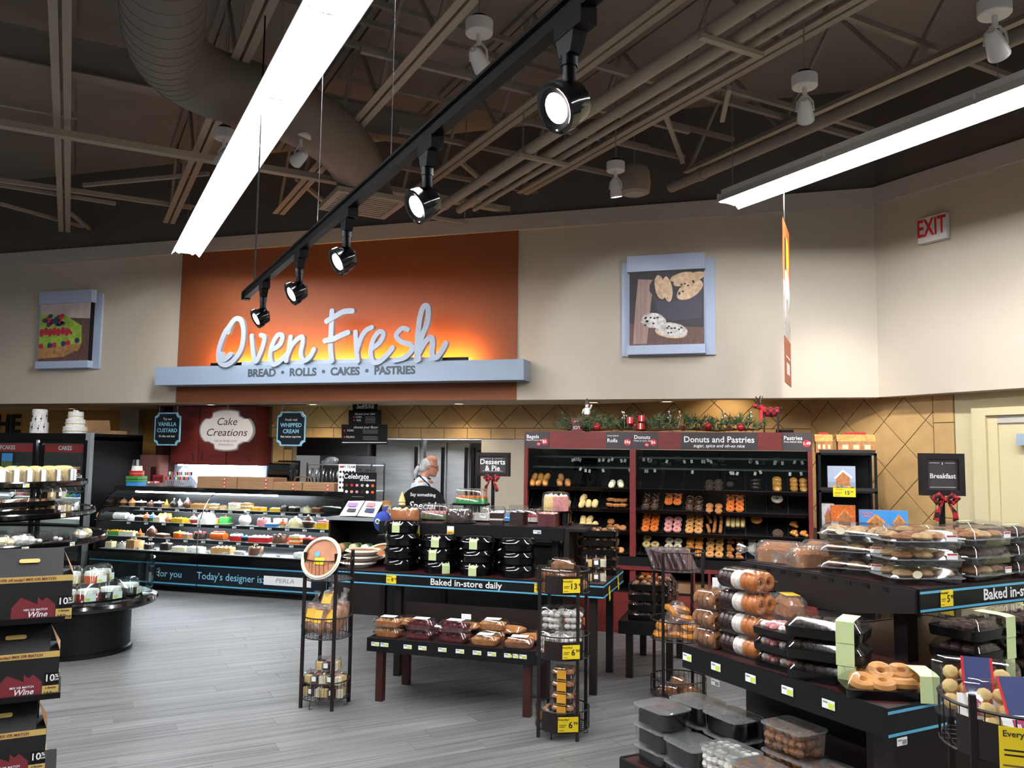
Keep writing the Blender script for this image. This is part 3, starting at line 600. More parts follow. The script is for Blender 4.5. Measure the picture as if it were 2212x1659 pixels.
def art_tart(o, x0, x1, z0, z1, y):
    w, h = x1 - x0, z1 - z0; mb = MB()
    def bl(cx, cz, rx, rz, m, k, rot=0, n=14): ell(mb, x0 + cx * w, z0 + cz * h, rx * w, rz * h, y - k * .0012, m, n, rot, .001)
    slab(mb, [(x0, z0), (x1, z0), (x1, z1), (x0, z1)], y - .001, y, 'art_wood'); slab(mb, [(x0, z0 + h * .78), (x1, z0 + h * .72), (x1, z1), (x0, z1)], y - .002, y, 'art_pale')
    slab(mb, [(x0, z0 + .05 * h), (x0 + .5 * w, z0 + .07 * h), (x0 + .82 * w, z0 + .2 * h), (x0 + .86 * w, z0 + .32 * h), (x0, z0 + .3 * h)], y - .003, y, 'art_crust')
    slab(mb, [(x0, z0 + .28 * h), (x0 + .86 * w, z0 + .3 * h), (x0 + .84 * w, z0 + .6 * h), (x0 + .5 * w, z0 + .8 * h), (x0, z0 + .82 * h)], y - .004, y, 'art_kiwi')
    for k in range(9): bl(.05 + k * .09, .27 + .004 * k * k * .3, .05, .045, ('art_red', 'art_kiwi', 'art_blue')[k % 3], 5)
    for k in range(8): bl(.05 + k * .085, .5 + .02 * (k % 2), .045, .07, 'art_red', 6)
    for k in range(22): bl(.08 + rnd() * .42, .62 + rnd() * .17, .045, .035, 'art_blue' if k % 4 else 'art_red', 7 + k % 3)
    for k in range(6): bl(.6 + .03 * k, .66 - .035 * k, .06, .04, 'art_kiwi', 7 + k % 2, .6)
    for k in range(10): bl(.06 + k * .08, .16 + .006 * k, .04, .05, 'art_crust', 6 + k % 2)
    put('print', mb, o)
picture('framed photo print of chocolate chip cookies beside a dark bowl', 1358, 1524, 556, 765, art_cookie, False)
picture('framed photo print of a berry and kiwi fruit tart', 91, 213, 633, 795, art_tart, True)
# --- exit sign on the other bulkhead
def PC(x, y, c): d = _ray(x, y); t = c / (d.x + d.y); return V((0, 0, EYE)) + d * t
a, b_ = PC(1992, 530, 10.1), PC(2052, 465, 10.1); ew = (b_ - a).to_2d().length
ex = root('exit_sign', 'white box exit sign with red letters on the beige bulkhead', 'exit sign', (a.x, a.y, a.z), -45)
put('box', MB().rb(ew, .065, 0, b_.z - a.z + .02, .006, 'white_paint', TR(ew / 2, -.035, 0)), ex)
letters(ex, 'EXIT', .235, 'red', ew / 2, -.069, (b_.z - a.z) / 2 + .02, ext=.001, bold=.02, sx=.62)
# --- hanging banner seen almost edge on
bp = PZ(1690, 398, 3.97); zt_ = PY(1684, 478, bp.y).z; zb_ = PY(1684, 828, bp.y).z
bd = V((_ray(1692, 700).x, _ray(1692, 700).y, 0)).normalized(); ang = math.degrees(math.atan2(bd.y, bd.x)) - 5.2
bn = root('hanging_banner', 'tall orange and brown hanging banner seen almost edge on', 'banner', (bp.x - bd.x * .12, bp.y - bd.y * .12, zb_), ang)
mat('banner_orange', '#e0672a', .6); mat('banner_brown', '#a65a3c', .6); mat('banner_grey', '#b9b0a6', .6, var=(9, .4)); hB = zt_ - zb_
put('panel', MB().box(0, .55, 0, .006, 0, hB * .28, 'banner_brown').box(0, .55, 0, .006, hB * .28, hB * .62, 'banner_grey').box(0, .55, 0, .006, hB * .62, hB, 'banner_orange'), bn)
put('artwork', ell(ell(ell(MB(), .28, hB * .6, .2, .2, -.002, 'white', 16), .3, hB * .42, .2, .16, -.002, 'banner_grey', 16), .3, hB * .8, .16, .17, -.002, 'yellow', 16).box(.1, .45, -.002, 0, hB * .16, hB * .17, 'paper').box(.15, .4, -.002, 0, hB * .06, hB * .13, 'paper').box(.1, .2, -.003, 0, hB * .7, hB * .9, 'ink'), bn)
put('ball_chain', MB().tube([(.16, .003, hB), (.16, .003, 4.0 - zb_)], .004, 5, 'chrome'), bn)
# --- boards hung over the cake counter
def notched(x0, x1, z0, z1, r, n=4):
    P = []
    for cx, cz, a0 in ((x1, z1, 270), (x0, z1, 0), (x0, z0, 90), (x1, z0, 180)):
        for k in range(n + 1):
            t = math.radians(a0 - 90 * k / n); P.append((cx + r * math.cos(t), cz + r * math.sin(t)))
    return P
YH = 9.32
def hang_board(name, label, px0, px1, py0, py1, lines, r=.05):
    a, b_ = PY(px0, py1, YH), PY(px1, py0, YH); o = root(name, label, 'sign', ((a.x + b_.x) / 2, YH, a.z), 0, 'boards hanging over the cake counter')
    w, h = b_.x - a.x, b_.z - a.z
    def nt_(w, h, r, z): return [(x, zz + z) for x, zz in notched_poly(w, h, r)]
    put('border', slab(MB(), notched_poly(w, h, r), 0, .012, 'cyan_text'), o); put('face', slab(MB(), notched_poly(w, h, r + .008, .018), -.004, 0, 'navy'), o)
    for t, s, z, m, bo in lines: letters(o, t, s * h, m, 0, -.005, h * z, bold=bo, ext=.0006)
    put('hook', MB().tube([(-w * .35, .006, h), (-w * .35, .006, 2.265 - a.z)], .003, 5, 'chrome').tube([(w * .35, .006, h), (w * .35, .006, 2.265 - a.z)], .003, 5, 'chrome'), o)
    return o
def notched_poly(w, h, r, ins=0):
    x0, x1, z0, z1 = -w / 2 + ins, w / 2 - ins, ins, h - ins; P = []
    for cx, cz, a0 in ((x1, z0, 180), (x1, z1, 270), (x0, z1, 0), (x0, z0, 90)):
        for k in range(5):
            t = math.radians(a0 - 22.5 * k); P.append((cx + r * math.cos(t), cz + r * math.sin(t)))
    return P
hang_board('hanging_sign', 'dark sign reading vanilla custard hanging over the cake case', 332, 391, 891, 962, [('Try our', .1, .80, 'print_white', 0), ('VANILLA', .165, .64, 'cyan_text', .02), ('CUSTARD', .165, .45, 'cyan_text', .02), ("it's the real deal", .09, .28, 'print_white', .01)])
hang_board('hanging_sign', 'dark sign reading whipped cream hanging beside the wood cupboard', 597, 661, 889, 963, [('Fresh real', .1, .76, 'print_white', 0), ('WHIPPED', .165, .60, 'cyan_text', .02), ('CREAM', .165, .42, 'cyan_text', .02), ('that tastes supreme', .085, .27, 'print_white', .01)])
put_rail = tag(put('hanging_rail', MB().tube([(PY(335, 878, YH).x, YH + .006, 2.265), (PY(662, 878, YH).x, YH + .006, 2.265)], .007, 6, 'mahogany_red')), 'thin dark red rail under the soffit holding the counter signs', 'rail')
a, b_ = PY(428, 974, YH - .05), PY(552, 884, YH - .05); w, h = b_.x - a.x, b_.z - a.z
cc = root('hanging_sign', 'cream plaque shaped sign reading Cake Creations over the counter', 'sign', ((a.x + b_.x) / 2, YH - .05, a.z), 0, 'boards hanging over the cake counter')
mat('plaque', '#efe3d6', .5); mat('plaque_ink', '#3a2220', .6)
def plaque(s):
    P = [];
    for k in range(48):
        t = 2 * PI * k / 48; c, s_ = math.cos(t), math.sin(t)
        q = .5 if abs(c) < .5 or abs(s_) < .62 else .43
        P.append((w * c * q * (1.0 if abs(s_) < .62 else 1.05) * s, h / 2 + h * s_ * q * s * (1 if abs(c) < .5 else .93)))
    return P
put('border', slab(MB(), plaque(1), 0, .02, 'grey'), cc); put('face', slab(MB(), plaque(.94), -.006, 0, 'plaque'), cc)
letters(cc, 'Cake', .25 * h, 'plaque_ink', .0, -.007, h * .70, shear=.25, sx=1.1); letters(cc, 'Creations', .25 * h, 'plaque_ink', -.0, -.007, h * .44, shear=.25, sx=1.15)
letters(cc, 'Let us design your', .085 * h, 'grey', 0, -.007, h * .25); letters(cc, 'masterpiece', .085 * h, 'grey', 0, -.007, h * .16)
put('hook', MB().tube([(0, .01, h), (0, .01, 2.285 - a.z)], .004, 5, 'chrome'), cc)
# cake shaped menu board
YM = 9.55
mnu = root('menu_board', 'black tiered cake shaped menu board hanging before the kitchen tiles', 'menu board', (0, 0, 0))
M0 = MB()
for q in ([(762, 862), (815, 862), (815, 888), (762, 888)], [(753, 886), (823, 886), (823, 918), (753, 918)], [(738, 917), (836, 917), (836, 960), (738, 960)]):
    P = xz(q, YM); slab(M0, P, YM, YM + .01, 'black')
put('panel', M0, mnu)
def mtx(t, s, px, py, **k): p = PY(px, py, YM); letters(mnu, t, s, k.pop('m', 'print_white'), p.x, YM - .001, p.z, ext=.0004, **k)
mtx('Cakes', .10, 789, 874, shear=.2); mtx('HANDCRAFTED', .035, 789, 881); mtx('choose your cake', .04, 788, 894, shear=.2); mtx('choose your flavor', .045, 790, 923, shear=.2)
for r_, (t, px, py) in enumerate((('CAKE', 775, 901), ('SIZE', 775, 908), ('ICING', 757, 930), ('FILLING', 757, 944))):
    mtx(t, .035, px, py)
    for k in range(3): mtx('................................'[:22 if r_ < 2 else 34], .03, (800 if r_ < 2 else 800), py - 2 + k * 3)
dots = MB()
for px, py in ((765, 901), (765, 908), (744, 930), (744, 944)): p = PY(px, py, YM); ell(dots, p.x, p.z, .012, .012, YM - .002, 'red', 10)
put('bullet', dots, mnu)
P = xz([(739, 955), (835, 955), (835, 956.5), (739, 956.5)], YM); put('underline', slab(MB(), P, YM - .001, YM, 'print_white'), mnu)
put('hook', MB().tube([(PY(775, 864, YM).x, YM + .005, PY(775, 864, YM).z), (PY(775, 864, YM).x, YM + .005, SOF + .02)], .003, 5, 'chrome'), mnu)
# black letters on the ochre wall
lo_ = root('wall_letters', 'large black letters on the ochre wall behind the cooler', 'wall lettering', (0, 0, 0))
p = PY(20, 918, 10.58); letters(lo_, 'HE', .42, 'black', PY(16, 918, 10.58).x, 10.59, p.z, ext=.01, bold=.03)
# ================================================================== shop fixtures
def price_tag(parent, x, y, z, w=.05, h=.03, col='tag_white', col2='lime', rz=0, name='price_tag', tilt=0):
    put(name, MB().box(-w / 2, w / 2, -.0015, 0, -h / 2, h / 2, col).box(0, w / 2 - .004, -.0022, -.0015, -h / 2 + .003, h * .2, col2).box(-w * .42, -w * .05, -.0022, -.0015, h * .1, h * .3, 'grey'), parent, TR(x, y, z) @ RZ(rz) @ RX(tilt))
def price_card(parent, x, y, z, w, h, price, rz=0, M=None, top='Everyday!'):
    Mt = (M if M is not None else TR(x, y, z) @ RZ(rz))
    c = put('price_card', MB().box(-w / 2, w / 2, -.0015, 0, -h / 2, h / 2, 'yellow').box(-w * .44, -w * .1, -.0020, -.0015, -h * .05, -h * .01, 'ink').box(-w * .44, -w * .16, -.0020, -.0015, -h * .16, -h * .12, 'ink').box(-w * .46, -w * .2, -.0020, -.0015, -h * .4, -h * .36, 'kraft_dark'), parent, Mt)
    put('lettering', text(top, h * .2, 'ink', ext=.0004, bold=.01), c, TR(-w * .22, -.002, h * .34) @ STAND)
    d, s = price[:-2], price[-2:]
    put('lettering', text(d, h * .6, 'ink', ext=.0004, bold=.02), c, TR(w * .12, -.002, -.05 * h) @ STAND); put('lettering', text(s, h * .3, 'ink', ext=.0004, bold=.02), c, TR(w * .12 + h * (.19 + .16 * len(d)), -.002, .06 * h) @ STAND)
    return c
# ---------------------------------------------------------------- cake display case
KX0, KX1, KF, KB = -7.95, -4.62, 8.36, 9.2
case = root('cake_case', 'long black refrigerated cake case with curved glass front and lit shelves', 'display case', (0, 0, 0))
put('base', MB().box(KX0, KX1, KF + .06, KB, 0, .07, 'black').box(KX0, KX1, KF + .012, KB, .07, .36, 'black_satin').box(KX0, KX1, KF - .03, KF + .06, .36, .43, 'black_gloss').box(KX0, KX1, KF + .06, KB, .36, .45, 'black_satin'), case)
for x0, x1 in ((KX0, XAT(424, KF, .2)), (XAT(426, KF, .2), KX1)):
    pn = put('front_panel', MB().box(x0, x1, KF, KF + .012, .07, .35, 'navy'), case)
    put('stripe', MB().box(x0, x1 - (.06 if x1 == KX1 else 0), KF - .002, KF, .318, .334, 'blue_line').box(x0, x1, KF - .002, KF, .09, .106, 'blue_line'), pn)
    if x1 == KX1: put('stripe', MB().box(x1 - .06, x1 - .045, KF - .002, KF, .09, .334, 'blue_line'), pn)
letters(case, 'for you', .115, 'cyan_text', XAT(367, KF, .22), KF - .001, .205, ext=.0006)
letters(case, "Today's designer is:", .118, 'cyan_text', XAT(497, KF, .22), KF - .001, .205, ext=.0006, sx=.98)
nx0, nx1 = XAT(570, KF, .2), XAT(672, KF, .2)
npl = put('name_plate', MB().box(nx0, nx1, KF - .004, KF, .155, .255, 'white'), case); put('lettering', text('PERLA', .07, 'grey', ext=.0005, shear=.15, sx=1.25), npl, TR((nx0 + nx1) / 2 - .03, KF - .005, .207) @ STAND)
put('starburst', MB().bar((XAT(339, KF, .23), KF - .001, .25), (XAT(345, KF, .23), KF - .001, .27), .008, .003, 'white').bar((XAT(338, KF, .22), KF - .001, .22), (XAT(344, KF, .22), KF - .001, .22), .008, .003, 'white').bar((XAT(339, KF, .2), KF - .001, .19), (XAT(345, KF, .2), KF - .001, .17), .008, .003, 'white'), case)
put('back_panel', MB().box(KX0, KX1, KB - .03, KB, .45, 1.14, 'steel_dark'), case)
put('top', MB().box(KX0, KX1, 8.70, KB + .05, 1.15, 1.21, 'black_gloss'), case)
SH = [(.945, 8.72), (.775, 8.62), (.595, 8.53), (.452, 8.42)]     # shelf top heights and front edges
for i, (z, y) in enumerate(SH[:3]):
    sh = put('shelf', MB().box(KX0 + .25, KX1 - .02, y, KB - .03, z - .02, z, 'black_satin').box(KX0 + .25, KX1 - .02, y - .006, y, z - .035, z, 'navy'), case)
    put('light_bar', MB().box(KX0 + .3, KX1 - .04, y + .005, y + .03, z - .036, z - .021, 'led'), sh)
put('light_bar', MB().box(KX0 + .3, -5.6, 8.74, 8.77, 1.13, 1.148, 'led'), case)
put('deck_tray', MB().box(KX0 + .1, KX1 - .02, 8.40, KB - .03, .452, .46, 'grey'), case)
prof = [(8.385, .44), (8.39, .62), (8.42, .82), (8.49, .99), (8.59, 1.10), (8.72, 1.16)]
SX = XAT(428, 8.4, .6)
for x0, x1 in ((KX0 + .1, SX - .003), (SX + .003, KX1)):
    put('curved_glass', MB().loft([[(x0, y, z), (x1, y, z)] for y, z in smooth([V((0, a, b)) for a, b in prof], 4) and [(p.y, p.z) for p in smooth([V((0, a, b)) for a, b in prof], 4)]], 'glass', False, False, closed=False), case)
put('glass_joint', MB().tube([(SX, p.y - .002, p.z) for p in smooth([V((0, a, b)) for a, b in prof], 4)], .006, 5, 'chrome'), case)
put('end_panel', MB().loft([[(KX0 + .02 + d, y, z) for y, z in [(KB, .44), (8.385, .44)] + prof[1:] + [(KB, 1.16)]] for d in (0, .03)], 'black_gloss'), case)
put('end_panel', MB().loft([[(KX1 - .02 + d, y, z) for y, z in [(KB, .44), (8.385, .44)] + prof[1:] + [(KB, 1.16)]] for d in (0, .02)], 'glass'), case)
for i, (z, y) in enumerate(SH):
    for px in range(270, 700, 38):
        xx = XAT(px + 9 * i, y, z)
        if KX0 + .3 < xx < KX1 - .1: price_tag(case, xx, y - .008 if i < 3 else 8.41, z - .018 if i < 3 else .475, .055, .022, 'tag_white', 'grey')
# ---------------------------------------------------------------- side counter with open shelf
QX0, QX1, QF, QB, QZ = -4.42, -3.70, 7.9, 8.34, .985
sc_ = root('service_counter', 'small dark wood service counter with grey top and open shelf', 'counter', (0, 0, 0))
put('body', MB().box(QX0, QX1, QB - .02, QB, 0, QZ - .03, 'dark_wood').box(QX0, QX0 + .02, QF, QB, 0, QZ - .03, 'dark_wood').box(QX1 - .02, QX1, QF, QB, 0, QZ - .03, 'dark_wood').box(QX0, QX1, QF, QB, 0, .45, 'dark_wood').box(QX0 + .02, QX1 - .02, QF + .01, QB, .58, .60, 'dark_wood'), sc_)
put('top', MB().box(QX0 - .02, QX1 + .03, QF - .02, QB, QZ - .03, QZ, 'grey'), sc_)
price_card(sc_, QX1 - .03, QF - .022, QZ - .09, .14, .085, '799')
# ---------------------------------------------------------------- dark red wall cupboard behind the cake sign
cu = root('wall_cupboard', 'dark red wood wall cupboard with doors behind the cake counter', 'cupboard', (0, 0, 0))
cx0, cx1, cz0, cz1, cyf = -7.85, -6.5, 1.475, 2.27, 9.62
put('body', MB().box(cx0, cx1, cyf, 9.99, cz0, cz1, 'mahogany_red'), cu)
for k in range(3):
    w3 = (cx1 - cx0) / 3; d_ = put('door', MB().box(cx0 + k * w3 + .006, cx0 + (k + 1) * w3 - .006, cyf - .02, cyf, cz0 + .01, cz1 - .01, 'mahogany_red'), cu)
    hx = cx0 + k * w3 + (.07 if k % 2 else w3 - .07); put('handle', MB().tube([(hx, cyf - .02, cz0 + .06), (hx, cyf - .045, cz0 + .07), (hx, cyf - .045, cz0 + .16), (hx, cyf - .02, cz0 + .17)], .007, 6, 'steel_dark'), d_)
bsp = root('backsplash', 'pale lit tiled splashback under the dark red cupboard', 'splashback', (0, 0, 0))
put('panel', MB().box(-8.0, -6.5, 9.88, 9.95, .9, cz0, 'greyblue'), bsp)
for k in range(6): put('tile', MB().prism([(.12, 0), (0, .12), (-.12, 0), (0, -.12)], 0, .008, 'white', TR(-7.85 + k * .245, 9.88, 1.33) @ STAND), bsp)
put('under_light', MB().box(-7.8, -6.55, 9.7, 9.74, cz0 - .02, cz0, 'led'), cu)
pt = root('towel_dispenser', 'black paper towel dispenser on the tiled pier', 'towel dispenser', (XAT(598, 9.6, 1.4), 9.76, 1.27))
put('cover', MB().loft([[(-.16, y, z) for y, z in ((.13, 0), (-.1, .03), (-.13, .1), (-.1, .24), (.13, .27))], [(.16, y, z) for y, z in ((.13, 0), (-.1, .03), (-.13, .1), (-.1, .24), (.13, .27))]], 'smoke_lid'), pt); put('roll', MB().cyl(.09, -.13, .13, 14, 'black', TR(0, .01, .14) @ RY(90)), pt); put('back_plate', MB().box(-.165, .165, .12, .14, -.01, .28, 'black'), pt)
# ---------------------------------------------------------------- upright cake cooler
FX0, FX1, FF, FB, FZ = -11.3, -8.28, 8.62, 9.55, 1.87
ck = root('cake_cooler', 'tall black upright cooler with lit glass doors and red cake headers', 'cooler', (0, 0, 0))
put('cabinet', MB().box(FX1 - .02, FX1, FF + .05, FB, 0, FZ - .04, 'black').box(FX0, FX1, FB - .02, FB, 0, FZ, 'black').box(FX0, FX1, FF, FB, FZ - .09, FZ, 'black').box(FX0, FX1, FF, FB, 0, .2, 'black').box(FX0, FX0 + .03, FF, FB, .2, FZ, 'black'), ck)
put('corner_post', MB().box(FX1 - .075, FX1 + .005, FF - .01, FF + .05, 0, FZ + .01, 'grey'), ck)
DX = [XAT(-60, FF, 1.5), XAT(72, FF, 1.5), XAT(92, FF, 1.5), FX1 - .09]
for k, (x0, x1, t) in enumerate(((DX[0], DX[1], 'CUPCAKES'), (DX[2], DX[3], 'CAKES'))):
    d_ = put('door', MB().box(x0 - .05, x0, FF - .02, FF + .02, .2, FZ - .09, 'black').box(x1, x1 + .05, FF - .02, FF + .02, .2, FZ - .09, 'black').box(x0, x1, FF - .02, FF + .02, FZ - .13, FZ - .09, 'black').box(x0, x1, FF - .02, FF + .02, .2, .25, 'black'), ck)
    put('pane', MB().box(x0, x1, FF - .004, FF + .004, .25, FZ - .13, 'glass'), d_)
    hd_ = put('header', MB().box(x0, x1, FF + .02, FF + .04, FZ - .25, FZ - .14, 'red_sign'), ck); put('lettering', text(t, .075, 'print_white', bold=.02), hd_, TR((x0 + x1) / 2, FF + .019, FZ - .195) @ STAND)
for z in (1.30, 1.03, .76): sh = put('shelf', MB().box(FX0 + .04, FX1 - .03, FF + .12, FB - .03, z - .015, z, 'white').box(FX0 + .04, FX1 - .03, FF + .10, FF + .12, z - .06, z, 'white'), ck); put('light_bar', MB().box(FX0 + .05, FX1 - .04, FF + .13, FF + .15, z - .03, z - .016, 'led'), sh)
put('light_bar', MB().box(FX0 + .05, FX1 - .04, FF + .06, FF + .09, FZ - .12, FZ - .10, 'led'), ck)
# ---------------------------------------------------------------- kitchen ovens and shelf
def oven(name, label, x0, x1, y, z1, doors, vis=()):
    o = root(name, label, 'oven', (0, 0, 0)); put('body', MB().box(x0, x1, y, y + .7, 0, z1, 'steel'), o)
    put('hood_edge', MB().box(x0, x1, y - .12, y, z1 - .12, z1, 'steel'), o)
    n = len(doors)
    for k, (a, b_, h) in enumerate(doors):
        xa, xb = x0 + a * (x1 - x0), x0 + b_ * (x1 - x0); d_ = put('door', MB().rb(xb - xa - .02, .04, .35, z1 - .16, .01, 'steel' if h != 2 else 'steel_dark', TR((xa + xb) / 2, y - .02, 0)), o)
        hx = xb - .05 if h == 1 else xa + .05; put('handle', MB().box(hx - .02, hx + .02, y - .075, y - .04, .85, z1 - .22, 'black_satin'), d_)
        if h == 2: put('window', MB().box((xa + xb) / 2 - .1, (xa + xb) / 2 + .1, y - .045, y - .04, .5, z1 - .25, 'black'), d_)
    return o
ox = lambda px: XAT(px, 10.9, 1.4)
oven('deck_oven', 'wide stainless oven door behind the counter', ox(812), ox(914), 10.9, 1.98, [(0, .95, 1)])
oven('proofer', 'stainless proofing cabinet with dark window and two doors', ox(920), ox(1078), 10.9, 1.98, [(0, .3, 1), (.3, .62, 1), (.62, 1, 2)])
hd_ = root('kitchen_hood', 'grey steel hood above the kitchen rack', 'extractor hood', (0, 0, 0)); put('canopy', MB().box(ox(640), ox(806), 10.7, 11.5, 1.62, 2.6, 'steel_dark'), hd_)
rk = root('kitchen_shelf', 'steel kitchen rack with hanging pan lids behind the counter', 'kitchen rack', (0, 0, 0))
kx0, kx1 = XAT(668, 10.3, 1.4), XAT(806, 10.3, 1.4)
for x in (kx0, kx1):
    for y in (10.25, 10.65): put('post', MB().cyl(.014, 0, 1.52, 8, 'chrome', TR(x, y, 0)), rk)
for z in (1.5, 1.15, .7): put('shelf', MB().box(kx0, kx1, 10.24, 10.66, z - .012, z, 'steel'), rk)
for k in range(9): x = kx0 + .06 + k * (kx1 - kx0 - .12) / 8; put('pan_lid', MB().tube([(x, 10.23, 1.2), (x, 10.2, 1.36), (x, 10.23, 1.44), (x + .045, 10.23, 1.44), (x + .045, 10.2, 1.36), (x + .045, 10.23, 1.2)], .012, 6, 'chrome'), rk)
tag(put('plastic_bundle', MB().ball((0, 0, .055), .1, 12, 'clear_frost', 6, .55).ball((-.11, 0, .03), .05, 10, 'clear_frost', 5, .6)), 'crumpled plastic bundle on top of the kitchen rack', 'plastic bundle').matrix_local = TR(XAT(712, 10.4, 1.5), 10.45, 1.5)
# ---------------------------------------------------------------- donut and bread cabinets
GX0, GXM, GX1, GF, GB = -2.43, -1.285, .43, 8.42, 9.02
dn = root('donut_cabinet', 'wide mahogany self service donut and roll cabinet with black shelves', 'bakery cabinet', (0, 0, 0))
HZ0, HZ1 = 1.735, 1.91
put('header', MB().box(GX0, GX1, GF, GF + .06, HZ0, HZ1, 'mahogany_red').box(GX0, GX1, GF + .06, GB, HZ1 - .03, HZ1, 'mahogany_red'), dn)
for x0, x1 in ((GX0, GX0 + .04), (GXM - .03, GXM + .03), (GX1 - .04, GX1)): put('side_panel', MB().box(x0, x1, GF, GF + .05, .3, HZ0, 'mahogany_red').box(x0 + .01, x1 - .01, GF + .05, GB, .3, HZ0, 'black'), dn)
put('back_panel', MB().box(GX0, GX1, GB - .02, GB, .3, HZ0, 'black'), dn)
put('plinth', MB().box(GX0, GX1, 7.95, GB, 0, .30, 'mahogany_red'), dn)
put('lower_shelf', MB().box(GX0 + .04, GX1 - .04, GF + .02, GB - .02, .30, .315, 'black').box(GX0 + .04, GX1 - .04, GF - .01, GF + .02, .57, .66, 'black').box(GX0 + .04, GX1 - .04, GF - .015, GF + .01, .53, .57, 'mahogany_red'), dn)
for x in (GXM + .6, GXM + .75): put('divider_post', MB().box(x - .012, x + .012, GF - .01, GF + .02, .315, .53, 'mahogany_red'), dn)
TILT = 40; RZ4 = [1.335, 1.125, .905, .68]; SD = .38; YF = GF + .02
RM = [TR(0, YF, z) @ RX(TILT) for z in RZ4]
for i, z in enumerate(RZ4):
    for x0, x1 in ((GX0 + .04, GXM - .03), (GXM + .03, GX1 - .04)): put('tilted_shelf', MB().box(x0, x1, 0, SD, -.035, -.02, 'black_satin', RM[i]).box(x0, x1, -.012, 0, -.035, .012, 'black_satin', RM[i]), dn)
for z in (1.66, 1.55):  # rails and tickets stand in for tags reflected in the cabinet glass
    for x0, x1 in ((GX0 + .04, GXM - .03), (GXM + .03, GX1 - .04)): put('rail_reflection', MB().box(x0, x1, GF + .20, GF + .21, z - .02, z, 'steel_dark'), dn)
for k in range(46):
    x = ru(GX0 + .25, GX1 - .08); x = x if abs(x - GXM) > .06 else x + .15
    put('ticket_reflection', MB().box(-.012, .012, -.001, 0, -.035, .0, 'offwhite'), dn, TR(x, GF + .198, (1.64 if k % 3 else 1.53) + ru(-.01, .01)) @ RY(ru(-25, 25)))
for z0, z1, n in ((1.44, 1.50, 18),):
    for k in range(n): put('ticket_reflection', MB().box(-.03, .03, -.001, 0, 0, .05, 'steel_dark'), dn, TR(ru(GXM + .1, GX1 - .1), GB - .03, ru(1.5, 1.62)))
for (x0, x1) in ((GX0 + .045, GXM - .035), (GXM + .035, (GXM + GX1) / 2 - .004), ((GXM + GX1) / 2 + .004, GX1 - .045)): put('glass_flap', MB().box(x0, x1, GF + .02, GF + .024, 1.32, HZ0, 'glass'), dn)
def hsign(px0, px1, big, small, price, pc2=None, wide=False):
    a, b_ = PY(px0, 965, GF), PY(px1, 933, GF); w = b_.x - a.x
    s = put('header_sign', MB().box(a.x, b_.x, GF - .006, GF, HZ0 + .005, HZ1 - .005, mat('sign_char', '#332c2d', .5) and 'sign_char' if 'sign_char' not in MT else 'sign_char'), dn)
    if wide:
        put('lettering', text(big, .085, 'print_white', ext=.0006, bold=.015, sx=.98), s, TR((a.x + b_.x) / 2, GF - .007, HZ0 + .10) @ STAND); put('lettering', text(small, .045, 'print_white', ext=.0006, shear=.2, bold=.01), s, TR((a.x + b_.x) / 2, GF - .007, HZ0 + .04) @ STAND)
    else:
        put('lettering', text(big, .055, 'print_white', ext=.0006, bold=.01), s, TR(a.x + w * .08, GF - .007, HZ0 + .115) @ STAND) if 0 else put('lettering', text(big, .055, 'print_white', ext=.0006, bold=.01, align='LEFT'), s, TR(a.x + .012, GF - .007, HZ0 + (.12 if not small.isupper() else .085)) @ STAND)
        put('lettering', text(small.capitalize() if small.isupper() else small, .024, 'print_white', ext=.0006, align='LEFT'), s, TR(a.x + .012, GF - .007, HZ0 + (.085 if not small.isupper() else .135)) @ STAND)
        cx = b_.x - .045; mb = ell(MB(), cx, HZ0 + .07, .035, .035, GF - .0075, 'red', 18)
        if pc2: ell(mb, cx - .065, HZ0 + .045, .022, .022, GF - .0075, 'red', 16)
        bd_ = put('price_badge', mb, s); put('lettering', text(price, .042, 'print_white', ext=.0006, bold=.02), bd_, TR(cx, GF - .0085, HZ0 + .07) @ STAND)
        if pc2: put('lettering', text(pc2, .02, 'print_white', ext=.0006, bold=.02), bd_, TR(cx - .065, GF - .0085, HZ0 + .045) @ STAND)
hsign(1135, 1186, 'Bagels', 'Made in store daily', '$5', '69\u00a2'); hsign(1309, 1365, 'Rolls', 'OVEN BAKED', '59\u00a2'); hsign(1367, 1421, 'Donuts', 'Made in store daily', '$6', '69\u00a2'); hsign(1471, 1636, 'Donuts and Pastries', 'sugar, spice and oh-so nice', '', wide=True); hsign(1690, 1753, 'Pastries', 'Oven baked daily', '1.49')
# ---------------------------------------------------------------- black rack of gingerbread kits
gr = root('gingerbread_rack', 'black wire shelf rack holding gingerbread house kits by the donut cabinet', 'shelf rack', (0, 0, 0))
ax0, ax1, ay = .50, 1.0, 8.55
for x in (ax0, ax1):
    for y in (ay, ay + .4): put('post', MB().box(x - .012, x + .012, y - .012, y + .012, 0, 1.72, 'black'), gr)
AZ = [1.72, 1.36, .98, .5]
for z in AZ: put('shelf', MB().box(ax0 - .012, ax1 + .012, ay - .012, ay + .412, z - .02, z, 'black').box(ax0, ax1, ay - .014, ay - .01, z, z + .03, 'wire'), gr)
put('rack_back', MB().box(ax0, ax1, ay + .4, ay + .405, .1, 1.7, 'black'), gr)
price_card(gr, XAT(1824, ay - .016, 1.33), ay - .016, 1.345, .20, .085, '1599')
